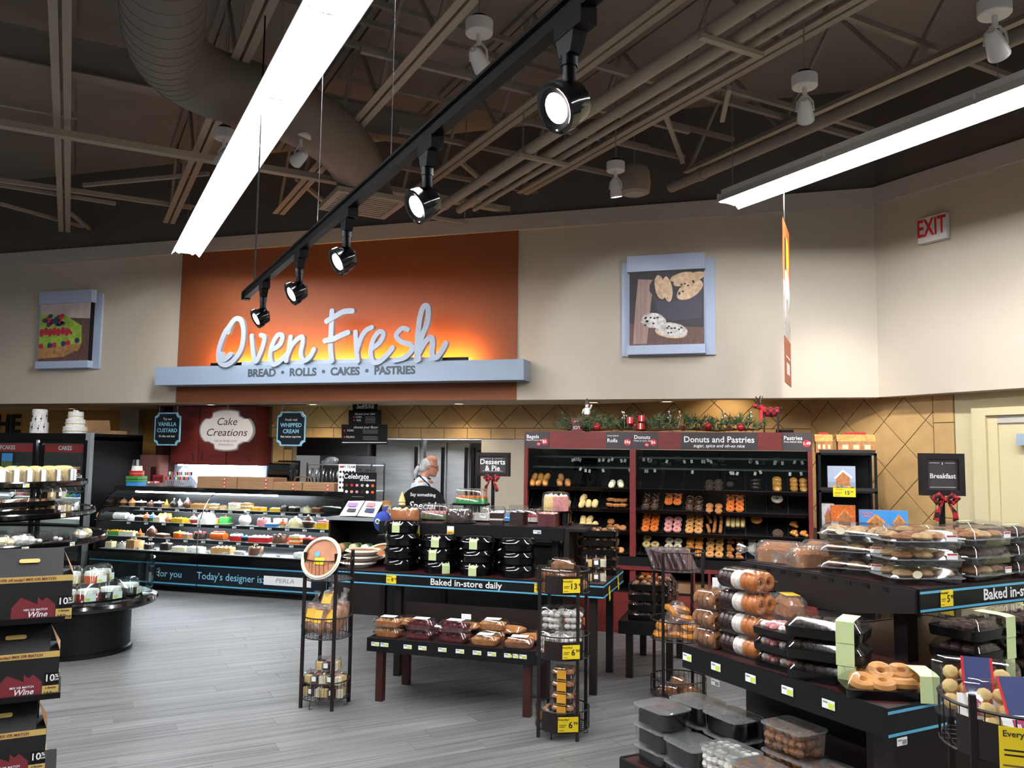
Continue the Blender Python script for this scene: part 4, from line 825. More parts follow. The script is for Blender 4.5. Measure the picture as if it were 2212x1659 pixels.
# ================================================================== display tables and wire racks
def table(name, label, M, x0, x1, y0, y1, zt, fh=.10, legs=(), cat='display table', slats=0, top='mahogany', legm='mahogany', stripe=None, lt=.05):
    o = root(name, label, cat, (0, 0, 0)); o.matrix_local = M
    if slats:
        n = slats; d = (y1 - y0) / n
        me = MB().box(x0, x1, .004, d - .004, zt - .02, zt, top).mesh('slat')
        for k in range(n): put('slat', me, o, TR(0, y0 + k * d, 0))
        put('subframe', MB().box(x0 + .01, x1 - .01, y0 + .01, y1 - .01, zt - .04, zt - .021, 'dark_wood'), o)
    else: put('top', MB().box(x0, x1, y0, y1, zt - .025, zt, top), o)
    f = put('fascia', MB().box(x0, x1, y0 - .015, y0, zt - fh, zt + .004, 'fascia').box(x0 - .015, x0, y0 - .015, y1, zt - fh, zt + .004, 'fascia').box(x1, x1 + .015, y0 - .015, y1, zt - fh, zt + .004, 'fascia').box(x0, x1, y1, y1 + .015, zt - fh, zt + .004, 'fascia'), o)
    if stripe:
        for s in stripe:
            if s == 'f': put('stripe', MB().box(x0 - .015, x1 + .015, y0 - .017, y0 - .015, zt - .018, zt - .008, 'blue_line').box(x0 - .015, x1 + .015, y0 - .017, y0 - .015, zt - fh + .006, zt - fh + .016, 'blue_line'), f)
            if s == 'l': put('stripe', MB().box(x0 - .017, x0 - .015, y0 - .015, y1, zt - .018, zt - .008, 'blue_line').box(x0 - .017, x0 - .015, y0 - .015, y1, zt - fh + .006, zt - fh + .016, 'blue_line'), f)
            if s == 'r': put('stripe', MB().box(x1 + .015, x1 + .017, y0 - .015, y1, zt - .018, zt - .008, 'blue_line').box(x1 + .015, x1 + .017, y0 - .015, y1, zt - fh + .006, zt - fh + .016, 'blue_line'), f)
    for (x, y, z0) in legs: put('leg', MB().box(x - lt / 2, x + lt / 2, y - lt / 2, y + lt / 2, z0, zt - .03, legm), o)
    return o
I4 = Mx.Identity(4)
# centre pyramid, lowest to highest
T1Z, T2Z, T3Z = .415, .765, 1.115
t1 = table('low_table', 'low mahogany table with clamshell pies in front of the dessert display', I4, -2.57, -1.385, 5.2, 5.70, T1Z, .085, [(-2.5, 5.235, 0), (-1.47, 5.235, 0), (-2.5, 5.66, 0), (-1.47, 5.66, 0)])
for px in (810, 830, 880, 912, 955, 993, 1030, 1062, 1098, 1112, 1128): price_tag(t1, XAT(px, 5.18, .38), 5.184, T1Z - .035, .058, .026)
t2 = table('display_table', 'black fascia table reading baked in-store daily with black pie containers', I4, -3.17, -1.1, 5.8, 6.62, T2Z, .098, [(-2.66, 5.86, 0), (-3.1, 6.5, 0), (-1.17, 5.86, 0), (-1.17, 6.5, 0), (-2.55, 6.5, 0)], stripe='fr', legm='dark_wood')
letters(t2, 'Baked in-store daily', .066, 'print_white', XAT(1005, 5.78, .72), 5.7845, T2Z - .05, ext=.0006, bold=.015, sx=1.05)
price_card(t2, XAT(845, 5.78, .72), 5.782, T2Z - .048, .082, .062, '899'); price_card(t2, XAT(1166, 5.78, .72), 5.782, T2Z - .048, .082, .062, '699')
for y_, z_ in ((5.98, .68), (6.35, .70)): price_card(t2, 0, 0, 0, .10, .05, '699', M=TR(-1.078, y_, z_) @ RZ(90) @ RY(72))
t2b = put('back_board', MB().box(-2.56, -1.45, 5.76, 5.775, T1Z - .02, T1Z + .15, 'dark_wood'), t2)
t3 = table('top_shelf_table', 'slatted mahogany top tier with cakes and black price fascia', I4, -2.93, -1.455, 6.08, 6.6, T3Z, .09, [(-2.85, 6.2, T2Z), (-1.53, 6.2, T2Z), (-2.85, 6.55, T2Z), (-1.53, 6.55, T2Z)], slats=6, legm='dark_wood')
put('ramp', MB().box(-1.44, -1.28, 6.08, 6.6, T3Z - .02, T3Z, 'dark_wood').box(-1.44, -1.40, 6.08, 6.6, T2Z, T3Z - .02, 'dark_wood'), t3)
for px in (842, 899, 973):
    c = put('hang_tag', MB().box(-.028, .028, -.002, 0, -.105, 0, 'yellow').box(-.028, .028, -.0025, -.002, -.035, 0, 'tag_white').box(-.02, .02, -.003, -.0025, -.05, -.045, 'red').box(-.022, -.006, -.003, -.0025, -.105, -.095, 'red'), t3, TR(XAT(px, 6.06, 1.05), 6.062, T3Z - .012)); put('lettering', text('7\u2079\u2079' if 0 else '7', .03, 'ink', bold=.02), c, TR(-.008, -.003, -.072) @ STAND); put('lettering', text('99', .016, 'ink', bold=.02), c, TR(.009, -.003, -.066) @ STAND)
price_tag(t3, XAT(1160, 6.06, 1.08), 6.064, T3Z - .03, .06, .026, 'tag_white', 'grey')
t4 = table('side_table', 'low black table with stacked party trays beside the dessert display', I4, -1.06, -.66, 6.35, 7.2, .42, .09, [(-1.0, 6.4, 0), (-.70, 6.4, 0), (-1.0, 7.14, 0), (-.70, 7.14, 0)], legm='dark_wood')
for y_ in (6.5, 6.62): price_card(t4, 0, 0, 0, .09, .045, '599', M=TR(-.638, y_, .35) @ RZ(90) @ RY(72))
# breakfast pyramid on the store grid: local x = along grid u, local y = along grid v
GM = RZ(45)
def gloc(p): return p.x * S2 + p.y * S2, -p.x * S2 + p.y * S2
B0 = table('floor_deck', 'low black deck with tubs of donut holes under the breakfast table', GM, 2.38, 2.95, 2.2, 3.32, .235, .09, [(2.44, 2.26, 0), (2.44, 3.26, 0), (2.89, 2.26, 0), (2.89, 3.26, 0)], legm='dark_wood')
B1 = table('donut_table', 'black fascia table with stacked donut boxes and party trays', GM, 2.685, 4.5, 2.1, 3.23, .75, .105, [(2.75, 2.17, 0), (3.05, 3.15, 0), (4.4, 2.17, 0), (4.4, 3.17, 0)], stripe='f', legm='dark_wood'); put('dark_infill', MB().box(3.0, 4.35, 2.45, 3.1, 0, .64, 'dark_wood'), B1)  # plain dark block added to fill the dark space under the table
B2 = table('breakfast_table', 'upper mahogany breakfast tier reading baked in-store daily with muffin boxes', GM, 3.26, 4.6, 2.375, 3.40, 1.10, .10, [(3.40, 2.55, .75), (3.40, 3.25, .75), (4.4, 2.55, .75), (4.4, 3.25, .75)], stripe='f', legm='dark_wood', lt=.07)
put('end_panel', MB().loft([[(3.225, y, z) for y, z in ((2.37, 1.10), (3.42, 1.10), (3.42, 1.04), (3.0, .94), (2.75, .94), (2.37, 1.0))], [(3.244, y, z) for y, z in ((2.37, 1.10), (3.42, 1.10), (3.42, 1.04), (3.0, .94), (2.75, .94), (2.37, 1.0))]], 'dark_wood'), B2)
for k in range(9): put('slot', MB().box(3.222, 3.2255, 2.5 + k * .1, 2.53 + k * .1, 1.075, 1.092, 'black'), B2)
big(B2, 'Baked in-store daily', .07, 'print_white', TR(3.68, 2.358, 1.05) @ STAND, bold=.015, align='LEFT', sx=1.05)
price_card(B2, 3.42, 2.357, 1.055, .085, .07, '599')
for v in (3.19, 2.99, 2.77, 2.56, 2.35): price_tag(B1, 2.667, v, .70, .062, .034, rz=-90)
for v in (3.02,): price_tag(B1, 2.69, v, .62, .055, .028, 'tag_white', 'grey', rz=-90)
price_tag(B1, 2.74, 2.083, .63, .055, .028, 'tag_white', 'grey'); price_tag(B0, 2.363, 3.2, .195, .05, .035, 'tag_white', 'grey', rz=-90)
# round wire racks
def wire_rack(label, x, y, R, rz, tiers, cards, posts=3, H=1.0, nw=34):
    o = root('wire_rack', label, 'wire rack', (x, y, 0), rz, 'round wire basket racks')
    for k in range(posts):
        a = 2 * PI * k / posts + PI / posts; put('post', MB().box(-.009, .009, -.009, .009, 0, H, 'wire_brown', TR((R + .006) * math.cos(a), (R + .006) * math.sin(a), 0)), o)
    for i, z in enumerate(tiers):
        h = .13 if i < 2 else .11
        mb = MB()
        for zz, rr_ in ((z, .004), (z + h, .005)): mb.tube([(R * math.cos(2 * PI * k / 28), R * math.sin(2 * PI * k / 28), zz) for k in range(28)], rr_, 5, 'wire_brown', True)
        for k in range(nw): a = 2 * PI * k / nw; mb.tube([(R * math.cos(a), R * math.sin(a), z), (R * math.cos(a), R * math.sin(a), z + h)], .0018, 3, 'wire_brown')
        for k in range(-4, 5):
            x_ = k * R / 4.6; l = math.sqrt(R * R - x_ * x_); mb.tube([(x_, -l, z), (x_, l, z)], .002, 3, 'wire_brown'); mb.tube([(-l, x_, z), (l, x_, z)], .002, 3, 'wire_brown')
        b_ = put('basket', mb, o)
        if cards[i]:
            price, ang, w, hh = cards[i]; pl = MB(); n = 8; a0 = math.radians(ang); da = .75
            pl.loft([[((R + .006) * math.cos(a0 + da * (k / n - .5) * 2), (R + .006) * math.sin(a0 + da * (k / n - .5) * 2), zz) for zz in (z, z + .105)] for k in range(n + 1)], 'wire_brown', False, False, closed=False)
            put('sign_band', pl, b_); am = a0 + .25
            price_card(o, 0, 0, 0, w, hh, price, M=TR((R + .014) * math.cos(am), (R + .014) * math.sin(am), z + .052) @ RZ(math.degrees(am) + 90))
    for k in range(3): a = 2 * PI * k / 3 + .3; put('foot', MB().tube([(R * .9 * math.cos(a), R * .9 * math.sin(a), tiers[2]), (R * .95 * math.cos(a), R * .95 * math.sin(a), .004), (R * .8 * math.cos(a), R * .8 * math.sin(a), .004)], .003, 4, 'wire_brown'), o)
    return o
RL = V((-2.80, 5.03, 0)); RMD = V((-1.185, 5.0, 0)); RRR = V((-.60, 6.02, 0)); RFR = V((.70, 2.82, 0))
wire_rack('round wire rack with bread bags beside the low pie table', RL.x, RL.y, .155, 0, (.82, .45, .06), (None, ('599', 170, .06, .07), ('499', 170, .06, .06)), 4)
wire_rack('round wire rack with marshmallow tubs and yellow price cards', RMD.x, RMD.y, .16, 0, (.84, .46, .05), (('1399', -75, .105, .08), ('699', -75, .105, .08), ('699', -80, .12, .085)), 4)
wire_rack('round wire rack with bagel bags behind the party tray table', RRR.x, RRR.y, .19, 20, (.87, .40, .02), (None, None, None), 4)
wire_rack('round wire rack with cookie bite boxes at the breakfast table corner', RFR.x, RFR.y, .21, 0, (.83, .42, .04), (('699', -107, .19, .115), ('699', -80, .12, .08), ('699', -80, .12, .08)), 4)
# ---------------------------------------------------------------- round island with glass guard
RI = V((-5.52, 5.70, 0))
ri = root('round_island', 'glossy black round island with clear guard ring holding wrapped cakes', 'display island', RI)
put('pedestal', MB().lathe([(.44, 0), (.44, .03), (.42, .04), (.42, .37)], 40, 'black_satin'), ri)
put('rim', MB().lathe([(.42, .37), (.58, .37), (.615, .385), (.625, .41), (.615, .435), (.59, .445), (.57, .45), (.001, .45)], 48, 'black_gloss', cap=False), ri)
put('guard_ring', MB().lathe([(.575, .45), (.585, .74), (.579, .74), (.569, .45)], 48, 'glass', cap=False), ri)
put('inner_riser', MB().lathe([(.30, .45), (.30, .56), (.001, .56)], 32, 'black_satin', cap=False), ri)
# ---------------------------------------------------------------- tiered round display behind
TD = V((-7.55, 6.2, 0))
def tanR(px, z):
    p = V((XAT(px, TD.y, z), TD.y, 0)); d = V((_ray(px, 1100).x, _ray(px, 1100).y, 0)).normalized(); v = TD - p; return abs((v - d * v.dot(d)).length)
TDZ = [(.80, tanR(232, .80)), (1.06, tanR(208, 1.06)), (1.345, tanR(190, 1.345))]
td = root('tiered_display', 'black round display with three curved tiers of wrapped bakery goods', 'display stand', TD)
put('column', MB().lathe([(.45, 0), (.45, .5), (.2, .6), (.2, 1.3)], 32, 'black_satin'), td)
for z, r_ in TDZ:
    put('tier', MB().lathe([(.2, z - .05), (r_ - .02, z - .05), (r_, z - .035), (r_, z), (r_ - .01, z + .012), (r_ - .02, z), (.2, z)], 48, 'black_gloss', cap=False), td)
br = MB()
for k in range(12): a = math.radians(-100 + k * 12); r_ = TDZ[2][1]; br.tube([((r_ - .02) * math.cos(a), (r_ - .02) * math.sin(a), 1.29), ((r_ - .0) * math.cos(a), (r_ - .0) * math.sin(a), 1.25), ((r_ - .08) * math.cos(a), (r_ - .08) * math.sin(a), 1.21)], .006, 5, 'chrome')
put('bracket', br, td)
for (px, z, r_) in ((57, .80, TDZ[0][1]), (205, .80, TDZ[0][1]), (140, 1.06, TDZ[1][1]), (55, 1.345, TDZ[2][1])):
    best = min((abs(PROJ(TD + V((r_ * math.cos(a), r_ * math.sin(a), z)))[0] - px), a) for a in [math.radians(k) for k in range(-130, 5)])[1]
    price_tag(td, (r_ + .004) * math.cos(best), (r_ + .004) * math.sin(best), z - .02, .06, .035, rz=math.degrees(best) + 90)
# ---------------------------------------------------------------- wine cartons on a black floor stand
WC = V((-2.72, 2.62, 0))
ws = root('carton_stand', 'black floor stand with shelves holding wine cartons', 'display stand', WC, 45)
put('post', MB().box(-.02, .02, .06, .10, 0, 1.24, 'black'), ws); put('foot_plate', MB().box(-.3, .16, -.12, .2, 0, .02, 'black'), ws)
for z in (.13, .445, .73, 1.015): put('shelf', MB().box(-.3, .09, -.11, .15, z - .02, z, 'black_satin'), ws)
# ================================================================== packed goods
def shell(w, d, z0, z1, r, m, taper=.9, e=.006, rib=0):     # open lid or tray wall with a closed top
    mb = MB().rb(w, d, z0, z1, r, m, taper=taper, e=e, cap0=False)
    if rib:
        for k in range(rib):
            x = -w * .42 + w * .84 * k / (rib - 1); hw = d / 2 * .97
            mb.tube([(x, -hw, z0 + .01), (x, -hw * taper - .001, z1 - .01), (x, -hw * taper + .012, z1 + .002), (x, hw * taper - .012, z1 + .002), (x, hw, z0 + .01)], .0032, 4, 'clear_frost')
    return mb
def flange(w, d, z, m, t=.004, o=.008, r=.02): return MB().rb(w + 2 * o, d + 2 * o, z, z + t, r, m)
def band(w, d, z0, z1, lw, m, x=0):                          # label strip over lid and down the front
    return MB().box(x - lw / 2, x + lw / 2, -d / 2 - .009, -d / 2 - .007, z0, z1 * .98, m).add([(x - lw / 2, -d / 2 - .008, z1 * .98), (x + lw / 2, -d / 2 - .008, z1 * .98), (x + lw / 2, -d * .40, z1 + .003), (x - lw / 2, -d * .40, z1 + .003), (x + lw / 2, d * .1, z1 + .004), (x - lw / 2, d * .1, z1 + .004)], [(0, 1, 2, 3), (3, 2, 4, 5)], m)
TP = {}
def T(key, fn):
    if key not in TP: TP[key] = [tuple([p[0], p[1].mesh(p[0]) if isinstance(p[1], MB) else p[1]] + ([[(q[0], q[1].mesh(q[0])) for q in p[2]]] if len(p) > 2 else [])) for p in fn()]
    return TP[key]
def lumps(mb, n, w, d, z, r, m, jit=.3, rows=None, sz=.8, kx=6):
    rows = rows or max(1, round(math.sqrt(n * d / w))); cols = math.ceil(n / rows); q = 0
    for a in range(rows):
        for b_ in range(cols):
            if q >= n: return mb
            q += 1; mb.ball((-w / 2 + w * (b_ + .5) / cols + ru(-1, 1) * r * jit, -d / 2 + d * (a + .5) / rows + ru(-1, 1) * r * jit, z + ru(-.2, .2) * r), r * ru(.85, 1.1), kx, m if isinstance(m, str) else m[q % len(m)], 4, sz)
    return mb
def muffin(mb, x, y, z, r, m, cup='dark_wood'):
    mb.lathe([(r * .68, 0), (r * .9, r * 1.0)], 10, cup, TR(x, y, z)); mb.lathe([(r * .9, 0), (r * 1.08, r * .25), (r * .85, r * .65), (r * .4, r * .85), (.001, r * .9)], 10, m, TR(x, y, z + r * 1.0))
PL = {
 'pie_black': lambda: [('tray', MB().lathe([(.122, 0), (.130, .046), (.139, .049), (.139, .054)], 22, 'black_plastic', sx=1)), ('lid', MB().lathe([(.137, .054), (.131, .060), (.125, .084), (.112, .093), (.001, .096)], 22, 'black_gloss', cap=False)), ('paper_band', MB().box(-.03, .03, -.139, -.137, .004, .06, 'green_label').add([(-.03, -.138, .06), (.03, -.138, .06), (.03, -.118, .088), (-.03, -.118, .088)], [(0, 1, 2, 3)], 'green_label'))],
 'pie_black_plain': lambda: PL['pie_black']()[:2],
 'pie_dome': lambda: [('tray', MB().lathe([(.085, 0), (.108, .035), (.118, .038)], 20, 'black_plastic')), ('crust', MB().lathe([(.10, .036), (.106, .046), (.095, .05), (.06, .056), (.001, .058)], 20, 'crust', cap=False)), ('dome_lid', MB().lathe([(.114, .04), (.108, .06), (.085, .078), (.001, .082)], 20, 'clear', cap=False))],
 'pie_foil': lambda: [('foil_dish', MB().lathe([(.095, 0), (.128, .03), (.142, .034), (.145, .030)], 28, 'white', cap=False)), ('filling', MB().lathe([(.125, .027), (.001, .031)], 24, 'caramel', cap=False)), ('crust_rim', MB().torus(.129, .010, 30, 6, 'cream', TR(0, 0, .033)))],
 'roll_cake': lambda: [('tray', MB().rb(.21, .135, 0, .012, .02, 'black_plastic')), ('cake', MB().rb(.185, .105, .012, .06, .02, 'pink_ice', e=.012)), ('lid', shell(.20, .125, .012, .105, .02, 'clear', .86, .01, 6))],
 'brownie_pack': lambda: [('tray', MB().rb(.13, .09, 0, .03, .012, 'clear')), ('brownies', lumps(MB().rb(.115, .076, .003, .028, .01, 'muffin_brown'), 6, .1, .06, .03, .018, 'muffin_brown')), ('lid', shell(.13, .09, .03, .055, .012, 'clear', .88, .006))],
 'mallow_tub': lambda: [('tub', MB().lathe([(.058, 0), (.072, .10), (.076, .104)], 16, 'clear', cap=False)), ('puffs', lumps(lumps(lumps(MB(), 7, .09, .09, .022, .02, 'white_ice'), 7, .1, .1, .055, .021, 'white_ice'), 8, .105, .105, .088, .021, 'white_ice')), ('lid', MB().lathe([(.076, .104), (.07, .115), (.055, .128), (.001, .13)], 16, 'clear', cap=False)), ('sticker', MB().box(-.018, .018, -.073, -.071, .025, .065, 'orange_ice'))],
 'muffin_stack': lambda: [('clamshell', shell(.12, .11, .0, .055, .02, 'clear', .9, .01)), ('muffins', (lambda mb: [muffin(mb, x, y, .002, .025, 'muffin_brown') for x in (-.028, .028) for y in (-.026, .026)] and mb)(MB())), ('paper_band', MB().box(-.022, .022, -.058, -.056, .0, .05, mat('amber', '#d79a2b', .5) and 'amber').box(-.02, .02, -.059, -.058, .004, .01, 'ink'))],
 'bread_bag': lambda: [('bag', MB().rb(.115, .24, 0, .105, .035, 'clear_bag', taper=.93, e=.02).lathe([(.035, 0), (.012, .04), (.03, .085)], 8, 'clear_bag', TR(0, .12, .055) @ RX(-90))), ('loaf', MB().rb(.10, .21, .006, .098, .04, 'bread', taper=1.0, e=.032, n=4)), ('bag_label', MB().box(-.035, .035, -.05, .05, .1065, .1075, mat('amber2', '#e8b32a', .5) and 'amber2'))],
 'bagel_bag': lambda: [('bag', MB().rb(.20, .15, 0, .13, .06, 'clear_bag', taper=.8, e=.03)), ('bagels', (lambda mb: [mb.torus(.036, .023, 14, 7, 'glazed', TR(x, y, z) @ RX(a)) for x, y, z, a in ((-.045, -.03, .03, 10), (.045, -.02, .03, -8), (-.02, .035, .05, 60), (.03, .03, .075, 25), (-.03, -.02, .085, 15))] and mb)(MB()))],
 'donut_box': lambda: [('tray', MB().rb(.25, .12, 0, .012, .02, 'clear', e=0)), ('donuts', (lambda mb: [mb.torus(.026, .019, 16, 8, mm, TR(x, y, .048) @ RY(90)) for y in (-.027, .027) for x, mm in [(-.1, 'choc'), (-.072, 'choc'), (-.044, 'choc'), (-.014, 'sugar'), (.014, 'sugar'), (.045, 'caramel'), (.074, 'caramel'), (.101, 'caramel')]] and mb)(MB())), ('lid', shell(.25, .12, .012, .098, .025, 'clear', .9, .015)), ('hinge_flange', flange(.25, .12, .05, 'clear', .003, .014))],
 'donut_tube': lambda: [('donuts', (lambda mb: [mb.torus(.024, .020, 16, 8, 'muffin_brown', TR(x, y, .044) @ RY(90)) for y in (-.045, .045) for x in (-.05, -.015, .02, .055)] and mb)(MB())), ('lid', shell(.16, .18, .0, .09, .03, 'clear', .9, .015))],
 'cookie_tray': lambda: [('tray', MB().rb(.24, .17, 0, .028, .025, 'black_plastic', taper=1.03)), ('cookies', lumps(MB(), 22, .2, .13, .036, .018, ('pink_ice', 'white_ice', 'pink_ice'), .4)), ('lid', shell(.24, .17, .03, .068, .025, 'clear', .86, .01))],
 'party_tray': lambda: [('tray', MB().rb(.30, .21, 0, .04, .03, 'black_plastic', taper=1.04)), ('treats', lumps(MB(), 18, .25, .16, .045, .024, 'muffin_dark', .3)), ('lid', shell(.305, .215, .042, .085, .03, 'clear', .84, .012)), ('paper_band', band(.30, .215, .0, .086, .07, 'green_label', .09))],
 'donut_tray': lambda: [('tray', MB().rb(.34, .23, 0, .035, .03, 'black_plastic', taper=1.04)), ('donuts', (lambda mb: [mb.torus(.032, .022, 16, 8, 'bun', TR(x, y, z) @ RX(a)) for x, y, z, a in ((-.1, -.05, .05, 20), (-.03, -.06, .05, 15), (.05, -.05, .05, -10), (.11, -.03, .05, 25), (-.08, .04, .05, 0), (0, .03, .05, 5), (.08, .05, .052, -15), (-.02, .0, .075, 30), (.06, .01, .075, 20))] and mb)(MB())), ('lid', shell(.345, .235, .037, .10, .03, 'clear', .86, .015)), ('paper_band', band(.34, .235, .0, .10, .07, 'green_label', .12))],
 'tray_stackable': lambda: [('tray', MB().rb(.30, .22, 0, .045, .02, 'black_plastic', taper=1.03)), ('lid', shell(.30, .22, .046, .075, .02, 'clear', .9, .008)), ('contents', lumps(MB(), 14, .25, .17, .046, .02, ('muffin_pale', 'crust', 'muffin_dark'), .3))],
 'tub_dark': lambda: [('tub', MB().rb(.19, .15, 0, .085, .035, 'clear', taper=1.06, cap1=False)), ('treats', lumps(MB().rb(.175, .135, .003, .06, .03, 'black'), 12, .15, .11, .062, .02, 'black', .3)), ('lid', shell(.205, .165, .088, .102, .035, 'clear', .85, .006)), ('rim', flange(.198, .158, .084, 'clear_frost', .006, .006, .038))],
 'mini_box': lambda: [('box', shell(.16, .11, 0, .075, .015, 'clear', .92, .01, 3)), ('cakes', (lambda mb: [mb.rb(.042, .042, .003, .05, .006, mm, TR(x, y, 0)) for (x, y), mm in zip([(-.05, -.025), (0, -.025), (.05, -.025), (-.05, .025), (0, .025), (.05, .025)], ('vanilla', 'choc', 'cream', 'choc', 'pink_ice', 'vanilla'))] and mb)(MB())), ('sticker', MB().box(-.015, .015, -.057, -.0555, .02, .05, 'tag_white'))],
 'loaf_wrap': lambda: [('wrap', MB().rb(.12, .16, 0, .10, .03, 'clear_bag', e=.02)), ('cake', MB().lathe([(.05, -.062), (.066, -.05), (.07, -.02), (.07, .02), (.066, .05), (.05, .062)], 8, 'vanilla', TR(0, 0, .05) @ RZ(90) @ RY(90))), ('sticker', MB().box(-.018, .018, -.083, -.081, .01, .092, 'tag_white').add([(-.018, -.081, .092), (.018, -.081, .092), (.018, -.03, .1015), (-.018, -.03, .1015)], [(0, 1, 2, 3)], 'tag_white'))],
 'leaning_pack': lambda: [('pack', MB().rb(.13, .018, 0, .16, .008, 'clear_bag')), ('cookies', MB().rb(.11, .012, .008, .145, .005, 'berry'))],
}
def pie_clam(fill, crust='crust'):
    return lambda: [('tray', MB().rb(.165, .115, 0, .03, .02, 'clear', taper=1.06)), ('pastry', lumps(MB().rb(.135, .09, .004, .036, .015, crust, taper=1.12), 10, .12, .08, .036, .016, fill, .5)), ('lid', shell(.176, .124, .032, .058, .02, 'clear', .86, .008)), ('sticker', MB().box(-.045, .045, -.03, .03, .0585, .0595, 'tag_white'))]
PL['pie_red'] = pie_clam('berry', 'berry'); PL['pie_tan'] = pie_clam('muffin_pale'); PL['pie_brown'] = pie_clam('crust', 'muffin_brown')
def muffin_clam(a, b_, st):
    def f():
        mb = MB()
        for i, x in enumerate((-.075, 0, .075)):
            for y in (-.042, .042): muffin(mb, x, y, .004, .034, (a, b_)[(i + (y > 0)) % 2])
        return [('tray', MB().rb(.255, .18, 0, .03, .03, 'clear', taper=1.03)), ('muffins', mb), ('lid', shell(.262, .186, .034, .084, .03, 'clear', .9, .012)), ('rim', flange(.262, .186, .030, 'clear_frost', .003, .007, .033)), ('sticker', MB().box(.06, .10, -.095, -.0935, .035, .065, 'tag_white').box(.062, .098, -.0955, -.095, .055, .063, 'red_sign') if st == 1 else MB().lathe([(.001, 0), (.018, .001)], 12, 'cream', TR(-.05, -.094, .05) @ RX(90), cap=False) if st == 0 else MB().box(-.06, .02, -.012, .012, .0845, .0855, 'green_label'))]
    return f
PL['muffin_box'] = muffin_clam('muffin_brown', 'muffin_pale', 1); PL['muffin_box_seed'] = muffin_clam('muffin_pale', 'muffin_pale', 0); PL['muffin_box_choc'] = muffin_clam('muffin_dark', 'muffin_dark', 2)
def tub_holes(m):
    def f():
        mb = MB(); 
        for z in (.022, .058, .094): lumps(mb, 24, .17, .125, z, .0205, m, .35, rows=4, sz=1.0, kx=7)
        return [('tub', MB().rb(.185, .14, 0, .11, .025, 'clear', taper=1.06, cap1=False)), ('donut_holes', mb), ('lid', shell(.20, .155, .112, .122, .028, 'clear', .9, .005)), ('rim', flange(.192, .148, .108, 'clear_frost', .005, .006, .03))]
    return f
PL['tub_white'] = tub_holes('white_ice'); PL['tub_brown'] = tub_holes('muffin_brown'); PL['tub_tan'] = tub_holes('bread')
KIND = dict(pie_black=('pie_container', 'pie container'), pie_black_plain=('pie_container', 'pie container'), pie_dome=('domed_pie', 'pie'), pie_foil=('foil_pie', 'pie'), roll_cake=('ribbed_cake_box', 'cake box'), brownie_pack=('brownie_pack', 'brownie pack'), mallow_tub=('marshmallow_tub', 'sweet tub'), muffin_stack=('muffin_pack', 'muffin pack'), bread_bag=('bread_bag', 'bread bag'), bagel_bag=('bagel_bag', 'bagel bag'), donut_box=('donut_box', 'donut box'), donut_tube=('donut_box', 'donut box'), cookie_tray=('cookie_tray', 'cookie tray'), party_tray=('party_tray', 'party tray'), donut_tray=('donut_tray', 'donut tray'), tray_stackable=('party_tray', 'party tray'), tub_dark=('treat_tub', 'treat tub'), mini_box=('mini_cake_box', 'cake box'), loaf_wrap=('wrapped_cake', 'wrapped cake'), leaning_pack=('cookie_pack', 'cookie pack'), pie_red=('pie_clamshell', 'pie box'), pie_tan=('pie_clamshell', 'pie box'), pie_brown=('pie_clamshell', 'pie box'), muffin_box=('muffin_box', 'muffin box'), muffin_box_seed=('muffin_box', 'muffin box'), muffin_box_choc=('muffin_box', 'muffin box'), tub_white=('donut_hole_tub', 'donut hole tub'), tub_brown=('donut_hole_tub', 'donut hole tub'), tub_tan=('donut_hole_tub', 'donut hole tub'))
HT = dict(pie_black=.0965, pie_black_plain=.0965, donut_box=.0985, party_tray=.088, cookie_tray=.0685, tray_stackable=.0755, tub_dark=.1025, tub_white=.1225, tub_brown=.1225, tub_tan=.1225, muffin_box=.085, muffin_box_seed=.085, muffin_box_choc=.0865, pie_red=.06, pie_tan=.06, pie_brown=.06, muffin_stack=.0555, donut_tube=.09, roll_cake=.108, brownie_pack=.0555)
PL['loaf_bag'] = lambda: PL['bread_bag']()[:2]
KIND['loaf_bag'] = ('bread_bag', 'bread bag')
POS = {1: [''], 2: ['top', 'bottom'], 3: ['top', 'middle', 'bottom'], 4: ['top', 'second from top', 'third from top', 'bottom'], 5: ['top', 'second from top', 'middle', 'second from bottom', 'bottom'], 6: ['top', 'second from top', 'third from top', 'third from bottom', 'second from bottom', 'bottom']}
def good(key, what, x, y, z, rz=0, n=1, group=None, jit=0, M=None, scale=None):
    nm, ct = KIND[key]; h = HT.get(key, .1) * (scale or 1)
    for k in range(n):
        lab = what if n == 1 else '%s, %s of its stack' % (what, POS[n][n - 1 - k])
        Mt = (M @ TR(0, 0, k * h)) if M is not None else TR(x + ru(-jit, jit), y + ru(-jit, jit), z + k * h) @ RZ(rz + ru(-60, 60) * jit)
        spawn(nm, T(key, PL[key]), lab, ct, None, group=group, M=Mt, scale=scale)
def gx(px, Y, z): return XAT(px, Y, z)
